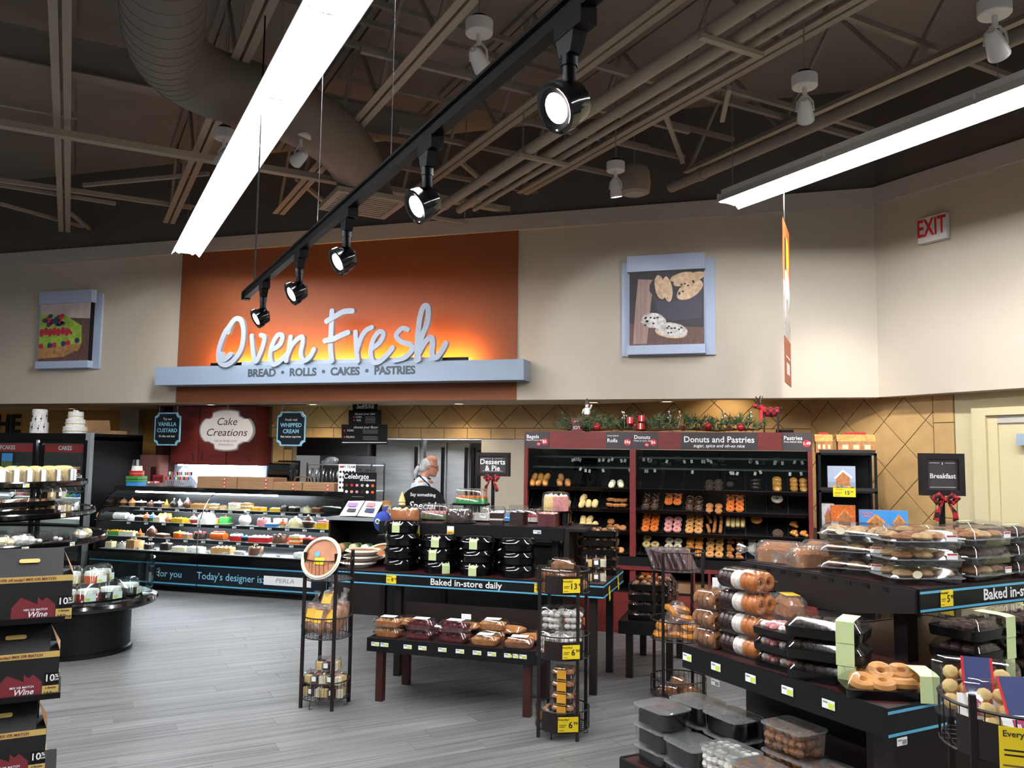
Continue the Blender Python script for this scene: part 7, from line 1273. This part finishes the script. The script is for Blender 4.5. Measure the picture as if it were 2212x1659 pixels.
def kit(label, x, Y, zz, w, h, d, bg, sky, txt=None, rz=0, roof='ginger_roof'):
    o = root('gingerbread_kit', label, 'gift box', (x, Y, zz), rz, 'gingerbread kits beside the donut cabinet'); put('carton', MB().box(-w / 2, w / 2, 0, d, 0, h, bg), o)
    mb = MB(); slab(mb, [(-w / 2, h * .35), (w / 2, h * .35), (w / 2, h), (-w / 2, h)], -.001, 0, sky); slab(mb, [(-w * .2, h * .2), (w * .3, h * .2), (w * .3, h * .55), (.05 * w, h * .8), (-w * .2, h * .55)], -.002, 0, 'ginger_wall'); slab(mb, [(-w * .28, h * .5), (.05 * w, h * .86), (w * .4, h * .55), (w * .34, h * .5), (.05 * w, h * .76), (-w * .22, h * .46)], -.003, 0, roof)
    for k in range(7): ell(mb, -w * .4 + k * w * .13, h * .12 + .01 * (k % 2), w * .05, w * .045, -.003, ('i_pink', 'i_yellow', 'i_red', 'i_green')[k % 4], 10, th=.002)
    put('printed_art', mb, o)
    if txt:
        for i, t in enumerate(txt): put('lettering', text(t, h * .13, 'i_pink', bold=.03), o, TR(-w * .26, -.004, h * (.88 - .12 * i)) @ STAND)
kit('blue grey gingerbread kit on the middle rack shelf', XAT(1818, 8.6, 1.45), 8.60, 1.36, .25, .235, .06, 'greyblue', 'frame_blue', roof='i_white'); kit('orange sunset gingerbread kit on the lower rack shelf', XAT(1822, 8.58, 1.1), 8.60, .98, .22, .24, .07, 'i_white', 'orange_ice')
kit('white ended gingerbread kit box turned sideways on the lower shelf', ax0 + .07, 8.63, .98, .12, .25, .2, 'i_white', 'i_white', roof='i_pink'); kit('pink ended gingerbread kit box on the lowest shelf', ax0 + .09, 8.6, .5, .2, .25, .2, 'i_pink', 'i_white')
ctab = root('kit_table', 'small dark table with candy house kits before the tiled wall', 'table', (0, 0, 0)); put('top', MB().box(1.08, 1.62, 8.3, 8.6, .93, .96, 'dark_wood'), ctab)
for x in (1.12, 1.58):
    for y in (8.33, 8.57): put('leg', MB().box(x - .02, x + .02, y - .02, y + .02, 0, .93, 'dark_wood'), ctab)
kit('candy land gingerbread kit with blue sky on the small table', XAT(1888, 8.4, 1.05), 8.38, .96, .25, .235, .06, 'i_pink', 'blue_ice', ('CANDY', 'LAND')); kit('second candy land kit with blue sky beside the first', XAT(1940, 8.4, 1.05) + .0, 8.40, .96, .17, .235, .06, 'i_pink', 'blue_ice')
# ================================================================== signs on posts, counter items, people, left side
def post_sign(label, px, Y, z0, zs0, zs1, w, lines, rz=0, bow=True):
    o = root('post_sign', label, 'sign', (gx(px, Y, (zs0 + zs1) / 2), Y, z0), rz, 'framed signs on posts'); a, b_ = zs0 - z0, zs1 - z0
    put('post', MB().box(-.012, .012, .01, .03, 0, a + .02, 'black'), o); put('foot', MB().box(-.06, .06, -.04, .06, 0, .006, 'black'), o)
    put('frame', MB().box(-w / 2, w / 2, -.012, .035, a, a + .03, 'dark_wood').box(-w / 2, w / 2, -.012, .035, b_ - .03, b_, 'dark_wood').box(-w / 2, -w / 2 + .03, -.012, .035, a + .03, b_ - .03, 'dark_wood').box(w / 2 - .03, w / 2, -.012, .035, a + .03, b_ - .03, 'dark_wood'), o)
    bd_ = put('board', MB().box(-w / 2 + .03, w / 2 - .03, 0, .02, a + .03, b_ - .03, 'sign_char'), o)
    put('rule', MB().box(-w * .3, -.015, -.001, 0, b_ - .05, b_ - .048, 'print_white').box(.015, w * .3, -.001, 0, b_ - .05, b_ - .048, 'print_white').box(-.002, .002, -.001, 0, b_ - .058, b_ - .046, 'print_white').box(-w * .3, w * .3, -.001, 0, a + .042, a + .044, 'print_white'), bd_)
    for t, s, q in lines: put('lettering', text(t, s, 'print_white', bold=.015), bd_, TR(0, -.001, a + (b_ - a) * q) @ STAND)
    if bow:
        mb = MB()
        for s in (-1, 1):
            mb.tube([(0, -.02, a - .02), (s * .035, -.03, a + .005), (s * .06, -.02, a - .01), (s * .04, -.015, a - .035), (0, -.02, a - .02)], [.006, .016, .018, .014, .006], 7, 'plaid')
            mb.loft([[(s * .005, -.022, a - .02), (s * .015, -.022, a - .03)], [(s * .03, -.03, a - .09), (s * .055, -.028, a - .08)], [(s * .035, -.02, a - .13), (s * .065, -.022, a - .12)]], 'plaid', False, False, closed=False)
        mb.ball((0, -.025, a - .02), .016, 8, 'plaid', 5); put('bow', mb, o)
    return o
p0, p1 = PY(1028, 1028, 6.56), PY(1101, 978, 6.56)
post_sign('framed sign reading desserts and pie on a post with bow', 1064, 6.56, T3Z, p0.z, p1.z, p1.x - p0.x, [('Desserts', .062, .60), ('& Pie', .062, .33)])
bp_ = UV(3.72, 2.96); q0, q1 = PY(2000, 1070, bp_.y), PY(2085, 980, bp_.y)
so2 = post_sign('framed sign reading breakfast on a post with plaid bow', 2036, bp_.y, 1.10, q0.z, q1.z, .215, [('Breakfast', .035, .46)], 14)
# service counter items
bn_ = root('order_binder', 'open ring binder with printed cake photos on a stand', 'binder', (gx(778, 8.02, 1.05), 8.06, QZ), 0)
put('stand', MB().loft([[(x, y, zz) for y, zz in ((-.12, 0), (.10, 0), (.06, .14))] for x in (-.2, .2)], 'black'), bn_)
PM = TR(0, -.115, .014) @ RX(38)
put('page', MB().box(-.205, -.008, 0, .24, 0, .006, 'print_white', PM @ RY(-3)).box(.008, .205, 0, .24, 0, .006, 'print_white', PM @ RY(3)), bn_); put('printed_photo', MB().box(-.17, -.06, .13, .19, .017, .0178, 'i_purple', PM).box(-.14, -.04, .05, .10, .013, .014, 'art_bowl', PM).box(.05, .14, .14, .2, .013, .0165, 'i_pink', PM).box(.07, .17, .05, .11, .013, .0178, 'art_blue', PM), bn_); put('ring', MB().tube([(0, 0, 0), (0, .24, 0)], .006, 6, 'chrome', False, PM), bn_)
def flat_sign(name, label, px0, px1, py0, py1, Y, m, lines, foot=None, th=.008):
    a, b_ = PY(px0, py1, Y), PY(px1, py0, Y); o = root(name, label, 'sign', ((a.x + b_.x) / 2, Y, foot if foot is not None else a.z)); h0 = a.z - o.location.z; w, h = b_.x - a.x, b_.z - a.z
    put('board', MB().box(-w / 2, w / 2, 0, th, h0, h0 + h, m), o)
    if foot is not None and h0 > .01: put('leg', MB().box(-.02, .02, 0, .01, 0, h0, 'black').box(-.08, .08, -.05, .06, 0, .005, 'black'), o)
    for t, s, x, q, mm in lines: put('lettering', text(t, s * h, mm, bold=.01, shear=.15 if s > .2 else 0), o, TR(x * w, -.001, h0 + h * q) @ STAND)
    return o, w, h, h0
o, w, h, h0 = flat_sign('celebrate_sign', 'black sign reading celebrate with rows of small cake pictures', 741, 813, 1021, 1078, 8.24, 'black', [('Celebrate', .26, -.12, .84, 'print_white'), ('life moments', .12, .24, .72, 'print_white'), ('................................', .07, -.05, .12, 'print_white')], QZ)
mb = MB()
for r_ in range(2):
    for k in range(6): ell(mb, -w * .4 + k * w * .16, h0 + h * (.52 - .24 * r_), w * .045, w * .04, -.002, ('i_brown', 'i_red', 'i_pink', 'i_grey', 'i_white', 'i_orange', 'i_white', 'i_peach', 'i_pink', 'i_dark', 'i_white', 'i_orange')[r_ * 6 + k], 12, th=.002)
put('cake_picture', mb, o)
o, w, h, h0 = flat_sign('team_poster', 'white team poster with rows of round portraits behind the celebrate sign', 730, 768, 1003, 1062, 8.30, 'print_white', [('MY TEAM', .13, .08, .9, 'i_dark')], QZ)
mb = ell(MB(), -w * .38, h0 + h * .9, w * .07, w * .06, -.002, 'red', 10)
for r_ in range(4):
    for k in range(5): ell(mb, -w * .38 + k * w * .19, h0 + h * (.72 - .19 * r_), w * .07, w * .07, -.002, 'i_dark', 10, th=.002)
put('portrait', mb, o)
a = PY(865, 1110, 7.3); b_ = PY(962, 1050, 7.3); w = b_.x - a.x; h = b_.z - a.z
sp_ = root('special_sign', 'black dome topped sign reading say something special', 'sign', ((a.x + b_.x) / 2, 7.3, .9)); h0 = a.z - .9
put('board', slab(MB(), [(w / 2 * math.cos(t * PI / 16), h0 + (h * (.35 + .65 * math.sin(t * PI / 16)) if 0 < t < 16 else h * .3)) for t in range(17)] + [(-w / 2, h0 - .12), (w / 2, h0 - .12)], 0, .012, 'black'), sp_); put('lettering', text('Say something', .045, 'print_white', bold=.01), sp_, TR(0, -.001, h0 + h * .68) @ STAND); put('lettering', text('Special', .10, 'print_white', shear=.25, bold=.01), sp_, TR(-.01, -.001, h0 + h * .3) @ STAND); put('leg', MB().box(-.02, .02, .012, .03, 0, h0, 'black').box(-.1, .1, -.05, .1, 0, .006, 'black'), sp_)
it = root('island_counter', 'dark low counter behind the dessert display', 'counter', (0, 0, 0)); put('body', MB().box(-3.45, -1.7, 7.15, 7.7, 0, .87, 'black'), it); put('top', MB().box(-3.48, -1.68, 7.12, 7.72, .87, .9, 'black_satin'), it)
tfr = root('table_frame_sign', 'small black frame with white card on the top tier', 'sign', (gx(881, 6.36, 1.2), 6.36, T3Z)); put('frame', MB().box(-.07, .07, 0, .012, 0, .11, 'black', RX(-10)), tfr); put('card', MB().box(-.058, .058, -.002, 0, .012, .085, 'frame_blue', RX(-10)), tfr)
cn = root('candle_cone', 'small golden cone ornament by the special sign', 'ornament', (gx(868, 7.22, 1.1), 7.22, .9)); put('base', MB().cyl(.03, 0, .28, 10, 'black'), cn); put('cone', MB().lathe([(.035, .28), (.028, .30), (.034, .31), (.018, .36), (.004, .40)], 12, 'vanilla'), cn)
fs = root('plush_fish', 'round dark blue plush fish hanging by the top tier corner', 'plush toy', (gx(834, 6.30, 1.1), 6.24, 1.0)); mat('plush_blue', '#2b3f8f', .9, bump=(80, .4))
put('body', MB().ball((0, 0, .10), .075, 16, 'plush_blue', 10, 1.15), fs); put('fin', MB().loft([[(x, y, zz) for x, y, zz in ((-.01, -.01, .17), (.01, -.01, .17), (.01, .01, .17), (-.01, .01, .17))], [(.0, -.004, .22), (.05, -.004, .23), (.05, .004, .23), (.0, .004, .22)]], 'plush_blue').ball((.09, .0, .14), .03, 8, 'plush_blue', 5, .5), fs); put('eye', MB().lathe([(.001, 0), (.022, .003)], 14, 'i_white', TR(-.01, -.076, .11) @ RX(90)).lathe([(.001, .004), (.013, .005)], 12, 'i_green', TR(-.01, -.077, .11) @ RX(90)).lathe([(.001, .006), (.006, .0065)], 10, 'ink', TR(-.01, -.078, .11) @ RX(90)), fs); put('hang_loop', MB().tube([(0, 0, .18), (.03, .04, .16), (.07, .04, .13)], .004, 5, 'plush_blue'), fs); fs.location.z = QZ if False else 1.0
for k in range(4): tag(put('wrapped_rolls', MB().lathe([(.03, -.09), (.05, -.07), (.052, .07), (.03, .09)], 12, ('i_tan', 'i_cream', 'i_white', 'i_tan')[k], RX(90)).lathe([(.054, -.05), (.054, .05)], 12, 'clear_bag', RX(90)).lathe([(.0545, -.02), (.0545, .02)], 12, 'i_green', RX(90))), 'wrapped bread roll %s on the service counter shelf' % ('at the outer side', 'second along', 'third along', 'at the inner side')[k], 'bread roll', 'wrapped rolls on the service counter shelf').matrix_local = TR(QX0 + .12 + k * .13, QF + .15, .655) @ RZ(8 * k - 10)
cups = root('cup_stack', 'stack of small white lidded cups beside the binder', 'cup stack', (gx(820, 8.1, 1.1) + .03, 8.2, QZ)); 
for k in range(4): put('cup', MB().lathe([(.05, 0), (.055, .03), (.062, .035), (.062, .04)], 14, ('i_cream', 'i_tan')[k % 2]), cups, TR(0, 0, k * .042))
bb = root('bread_basket', 'round dark basket with pale rolls behind the kraft boxes', 'basket', (XAT(652, 9.0, 1.28), 9.02, 1.21)); put('weave', MB().lathe([(.10, 0), (.14, .07), (.145, .075), (.13, .07), (.09, .01)], 18, 'kraft_dark', cap=False).lathe([(.001, .003), (.1, .003)], 18, 'kraft_dark', cap=False).tube([(-.14, 0, .07), (-.10, 0, .14), (0, 0, .16), (.10, 0, .14), (.14, 0, .07)], .008, 6, 'kraft_dark'), bb); put('rolls', lumps(MB(), 7, .18, .16, .06, .035, 'bun', .3), bb)
# ---------------------------------------------------------------- baker behind the counter
def solid(shapes, vox, name, m, sub=1):
    mb = MB()
    for f in shapes: f(mb)
    me = mb.mesh(name, 180); o = bpy.data.objects.new(name, me); COL.objects.link(o)
    md = o.modifiers.new('r', 'REMESH'); md.mode = 'VOXEL'; md.voxel_size = vox; sm = o.modifiers.new('s', 'SMOOTH'); sm.iterations = 4; sm.factor = .5
    dg = bpy.context.evaluated_depsgraph_get(); dg.update(); r_ = bpy.data.meshes.new_from_object(o.evaluated_get(dg)); bpy.data.objects.remove(o)
    r_.polygons.foreach_set('use_smooth', [True] * len(r_.polygons)); r_.materials.clear(); r_.materials.append(MT[m]); r_.name = name; return r_
def E3(c, r, M=None): return lambda mb: mb.lathe([(max(1e-4, math.sin(PI * i / 10)), -math.cos(PI * i / 10)) for i in range(11)], 16, 'skin', (M or Mx.Identity(4)) @ TR(*c) @ Mx.Diagonal((*r, 1)))
def LB(pts, rad): return lambda mb: mb.tube(pts, rad, 10, 'skin')
Yp = 9.12; xp = XAT(925, Yp, 1.55); HM = TR(.03, 0, 1.455) @ RY(12)      # figure faces local +X, head nodding a little
per = root('person', 'person with grey ponytail, white shirt and dark apron strap behind the counter', 'person', (xp - .03, Yp, 0), 14)
body = solid([E3((.0, 0, .085), (.092, .075, .098), HM), E3((.035, 0, .03), (.062, .06, .075), HM), E3((.06, 0, -.005), (.04, .045, .05), HM), E3((.105, 0, .045), (.022, .014, .022), HM), E3((.088, 0, .075), (.02, .04, .014), HM), E3((.098, 0, .0), (.012, .024, .012), HM), E3((.085, 0, -.03), (.022, .028, .02), HM), E3((-.01, .075, .06), (.02, .008, .03), HM), E3((-.01, -.075, .06), (.02, .008, .03), HM),
  LB([(.02, 0, 1.47), (-.01, 0, 1.40), (-.03, 0, 1.33)], [.055, .056, .075]), LB([(-.03, 0, 1.35), (-.03, 0, 1.2), (0, 0, 1.0), (0, 0, .86)], [.12, .15, .15, .15]), LB([(-.03, -.10, 1.32), (-.03, .10, 1.32)], [.075, .075]),
  LB([(-.03, -.17, 1.32), (-.02, -.21, 1.12), (.05, -.20, 1.02), (.2, -.16, 1.0), (.28, -.13, .99)], [.058, .046, .042, .034, .027]), LB([(-.03, .17, 1.32), (-.02, .21, 1.12), (.05, .20, 1.02), (.2, .16, 1.0), (.28, .13, .99)], [.058, .046, .042, .034, .027])] +
  [LB([(.28, s * .13, .99), (.33, s * .12, .98)], [.03, .034]) for s in (-1, 1)] + [LB([(.33, s * (.12 + o_), .98), (.37, s * (.12 + o_), .97), (.39, s * (.12 + o_), .945)], [.010, .009, .008]) for s in (-1, 1) for o_ in (-.027, -.009, .009, .027)] + [LB([(.30, s * .10, .985), (.33, s * .07, .97), (.35, s * .06, .955)], [.012, .010, .009]) for s in (-1, 1)] +
  [LB([(0, s * .09, .88), (.01, s * .1, .5), (0, s * .1, .08)], [.095, .062, .042]) for s in (-1, 1)] + [LB([(-.04, s * .1, .045), (.15, s * .11, .035)], [.043, .035]) for s in (-1, 1)], .011, 'person', 'skin')
put('body', body, per)
put('shirt', solid([LB([(-.025, 0, 1.37), (-.03, 0, 1.3), (-.03, 0, 1.18), (0, 0, 1.0), (0, 0, .9)], [.085, .14, .165, .166, .165]), LB([(-.03, -.11, 1.315), (-.03, .11, 1.315)], [.09, .09]), LB([(-.03, -.17, 1.32), (-.02, -.22, 1.12), (.03, -.21, 1.05)], [.072, .062, .058]), LB([(-.03, .17, 1.32), (-.02, .22, 1.12), (.03, .21, 1.05)], [.072, .062, .058])], .014, 'shirt', 'cloth_white'), per)
put('trousers', solid([LB([(0, 0, .93), (0, 0, .82)], [.168, .16])] + [LB([(0, s * .09, .86), (.01, s * .1, .5), (0, s * .1, .07)], [.105, .075, .06]) for s in (-1, 1)], .016, 'trousers', 'collar_black'), per)
put('collar', MB().torus(.078, .012, 18, 6, 'collar_black', TR(-.022, 0, 1.385) @ RY(14)).tube([(-.08, -.05, 1.40), (-.05, -.1, 1.40), (.06, -.11, 1.30), (.12, -.08, 1.15)], .012, 6, 'collar_black'), per)
put('hair', solid([E3((-.022, 0, .075), (.088, .083, .088), HM), E3((-.05, 0, .03), (.06, .07, .07), HM), LB([tuple(HM @ V((-.10, 0, .05))), tuple(HM @ V((-.125, -.005, .02))), tuple(HM @ V((-.14, -.01, -.05))), tuple(HM @ V((-.13, -.01, -.12)))], [.022, .03, .034, .012])], .009, 'hair', 'hair_grey'), per)
put('scalp', MB().lathe([(.072, .0), (.058, .03), (.03, .045), (.001, .049)], 18, 'skin', HM @ TR(.012, 0, .145) @ RY(6)), per); put('hair_tie', MB().torus(.024, .006, 12, 5, 'ink', TR(*(HM @ V((-.115, 0, .038)))) @ RY(70)), per)
put('glasses', MB().torus(.018, .002, 12, 4, 'ink', HM @ TR(.10, -.032, .068) @ RY(90)).torus(.018, .002, 12, 4, 'ink', HM @ TR(.10, .032, .068) @ RY(90)).tube([HM @ V((.098, -.05, .07)), HM @ V((-.0, -.08, .075))], .002, 4, 'ink'), per)
# ---------------------------------------------------------------- round island stock and tiered display stock
g = 'wrapped cakes on the round island'
def isl(px, rad, zz, fn):   # spot on the island rim seen at column px, facing out
    best = min((abs(PROJ(RI + V((rad * math.cos(t), rad * math.sin(t), zz)))[0] - px), t) for t in [math.radians(k) for k in range(-150, 20)])[1]; fn(RI.x + rad * math.cos(best), RI.y + rad * math.sin(best), zz, math.degrees(best) + 90)
def wrapd(label, m, s=1.0):
    def f(x, y, zz, rz_):
        o = root('wrapped_cake', label, 'wrapped cake', (x, y, zz), rz_, g); o.scale = (s, s, s); put('tray', MB().rb(.15, .13, 0, .008, .02, 'black_plastic'), o); c = put('cake', MB().lathe([(.058, .008), (.06, .055), (.05, .068), (.001, .07)], 16, m), o); put('cream', MB().lathe([(.061, .05), (.056, .07), (.001, .075)], 16, 'i_white', cap=False), c); put('wrap', shell(.15, .13, .008, .105, .03, 'clear', .8, .02), o); put('sticker', MB().box(-.03, .03, -.068, -.066, .01, .05, 'tag_white').box(-.025, .0, -.069, -.068, .015, .03, 'lime'), o)
    return f
for px, rad, zz, m, lb in ((140, .42, .45, 'i_tan', 'low carrot cake at the carton side'), (190, .42, .45, 'i_red', 'low red cake'), (238, .42, .45, 'i_dark', 'low dark cake under the tan one'), (285, .41, .45, 'i_dark', 'low dark cake at the guard ring end'), (150, .18, .56, 'i_cream', 'raised cream cake'), (205, .22, .56, 'i_orange', 'raised orange and white cake'), (255, .18, .56, 'i_tan', 'raised tan layer cake')): isl(px, rad, zz, wrapd(lb + ' on the round island', m, 1.38))
def tds(px, tier, fn, off=.11):
    zz, r_ = TDZ[tier]; r_ -= off
    best = min((abs(PROJ(TD + V((r_ * math.cos(t), r_ * math.sin(t), zz)))[0] - px), t) for t in [math.radians(k) for k in range(-150, 20)])[1]; fn(TD.x + r_ * math.cos(best), TD.y + r_ * math.sin(best), zz, math.degrees(best) + 90)
TW = ('first', 'second', 'third', 'fourth', 'fifth', 'sixth', 'seventh')
for k, px in enumerate((-8, 20, 48, 76, 104, 132, 162)): tds(px, 2, lambda x, y, zz, rz_, k=k: good('loaf_wrap', 'wrapped pale cake with white label, %s along the top tier' % TW[k], x, y, zz, rz_, 1, 'wrapped cakes on the top tier', scale=1.3), .12)
for k, (px, key, n) in enumerate(((15, 'tray_stackable', 2), (68, 'tray_stackable', 2), (113, 'mini_box', 2), (145, 'mini_box', 1), (178, 'brownie_pack', 1))): tds(px, 1, lambda x, y, zz, rz_, k=k, key=key, n=n: good(key, '%s on the middle tier' % ('wide dark tray by the frame edge', 'dark tray with clear lid', 'clear cake box beside the dark trays', 'clear cake box of brown cakes', 'brown pack at the tier end')[k], x, y, zz, rz_, n, 'boxes on the middle tier', scale=(1.0, 1.0, 1.3, 1.3, 1.4)[k]), .15)
def lettuce(label, m):
    def f(x, y, zz, rz_):
        o = root('bun_bag', label, 'bun bag', (x, y, zz), rz_, 'bags on the lower tier'); put('buns', lumps(MB(), 5, .13, .1, .045, .05, m, .4), o); put('bag', MB().rb(.19, .15, 0, .10, .05, 'clear_bag', taper=.85, e=.03), o)
    return f
for k, (px, m, lb) in enumerate(((8, 'i_cream', 'bag of cream rolls at the frame edge of the lower tier'), (48, 'i_white', 'bag of white meringues on the lower tier'), (178, 'i_white', 'bag of pale green buns at the lower tier end'), (205, 'i_cream', 'last bag of pale buns on the lower tier'))): tds(px, 0, lettuce(lb, m), .12)

def chocbox(label):
    def f(x, y, zz, rz_):
        o = root('truffle_box', label, 'cake box', (x, y, zz), rz_, 'clear boxes on the lower tier'); put('base', MB().rb(.15, .12, 0, .006, .01, 'clear_frost'), o); put('truffles', lumps(MB(), 6, .12, .09, .028, .026, ('i_dark', 'i_white', 'i_dark'), .3), o); put('lid', shell(.15, .12, .006, .11, .01, 'clear', .96, .008), o)
    return f
for px, lb in ((92, 'clear box of dark and white truffles before the meringues'), (132, 'clear box of dark and white truffles beside the pale buns')): tds(px, 0, chocbox(lb), .12)
# ---------------------------------------------------------------- wine cartons
WM = TR(*WC) @ RZ(45); mat('wine_red', '#6d1a22', .6); mat('gold_print', '#c7a65c', .55); mat('carton_black', '#141313', .6, spec=.3)
def carton(label, dx, zz, handle=True):
    o = root('wine_carton', label, 'wine carton', (0, 0, 0), 0, 'wine cartons on the floor stand'); o.matrix_local = WM @ TR(dx, 0, zz)
    w, d, hb, ht = .28, .19, .155, .25
    put('body', MB().box(-w, 0, -d / 2, d / 2, 0, hb, 'carton_black'), o)
    put('gable', MB().loft([[(x, y, z_) for y, z_ in ((-d / 2, hb), (-.006, ht), (.006, ht), (d / 2, hb))] for x in (-w, -.035)], 'carton_black'), o)
    put('side_gusset', MB().add([(0, -d / 2, hb), (0, d / 2, hb), (-.035, 0, ht - .01)], [(0, 1, 2)], 'kraft').box(-.004, .002, -d / 2 + .03, d / 2 - .03, .03, .05, 'gold_print'), o)
    f = put('front_print', MB().box(-w, 0, -d / 2 - .001, -d / 2, hb - .022, hb, 'gold_print').add([(-.20, -d / 2 - .0015, 0), (-.055, -d / 2 - .0015, 0), (-.055, -d / 2 - .0015, .045), (-.085, -d / 2 - .0015, .075), (-.10, -d / 2 - .0015, .062), (-.115, -d / 2 - .0015, .078), (-.115, -d / 2 - .0015, .05), (-.13, -d / 2 - .0015, .058), (-.17, -d / 2 - .0015, .078), (-.20, -d / 2 - .0015, .04)], [tuple(range(10))], 'wine_red').box(-.053, .002, -d / 2 - .002, -d / 2, -.012, .028, 'gold_print').box(-.045, .002, -d / 2 - .002, -d / 2, .03, .075, 'black'), o)
    for t, s, x, z_, m_, sh in (('Wine', .03, -.115, .012, 'print_white', .3), ('MIX OR MATCH', .011, -.12, .03, 'print_white', 0), ('Wine', .022, -.025, -.002, 'ink', .3), ('6 Bottles', .010, -.025, .02, 'ink', .2), ('10', .036, -.03, .055, 'print_white', 0), ('%', .018, -.006, .062, 'print_white', 0), ('OFF', .009, -.006, .048, 'print_white', 0), ('10% off today! MIX OR MATCH', .014, -.15, hb - .011, 'wine_red', .1)): put('lettering', text(t, s, m_, ext=.0003, bold=.015, shear=sh), f, TR(x, -d / 2 - .0026, z_) @ STAND)
    if handle: put('hand_hole', MB().rb(.07, .018, 0, .002, .008, 'gold_print', TR(-.15, -.052, hb + .053) @ RX(46)), o)
carton('topmost black wine carton with red mountains print', .11, 1.015); carton('middle black wine carton with gold hand hole', .08, .73); carton('lowest black wine carton with bottles before it', .05, .445)
for k, x in enumerate((-.20, -.10, -.03)):
    b_ = root('wine_bottle', 'dark wine bottle %s before the lowest carton' % ('farthest along', 'in the middle', 'nearest the corner')[k], 'wine bottle', (0, 0, 0), 0, 'wine bottles by the cartons'); b_.matrix_local = WM @ TR(x, -.075, .13); put('glass', MB().lathe([(.036, 0), (.038, .02), (.038, .2), (.016, .25), (.014, .31), (.016, .32)], 16, 'black_gloss'), b_); put('foil', MB().lathe([(.0165, .27), (.0172, .325), (.001, .327)], 12, 'ink'), b_)
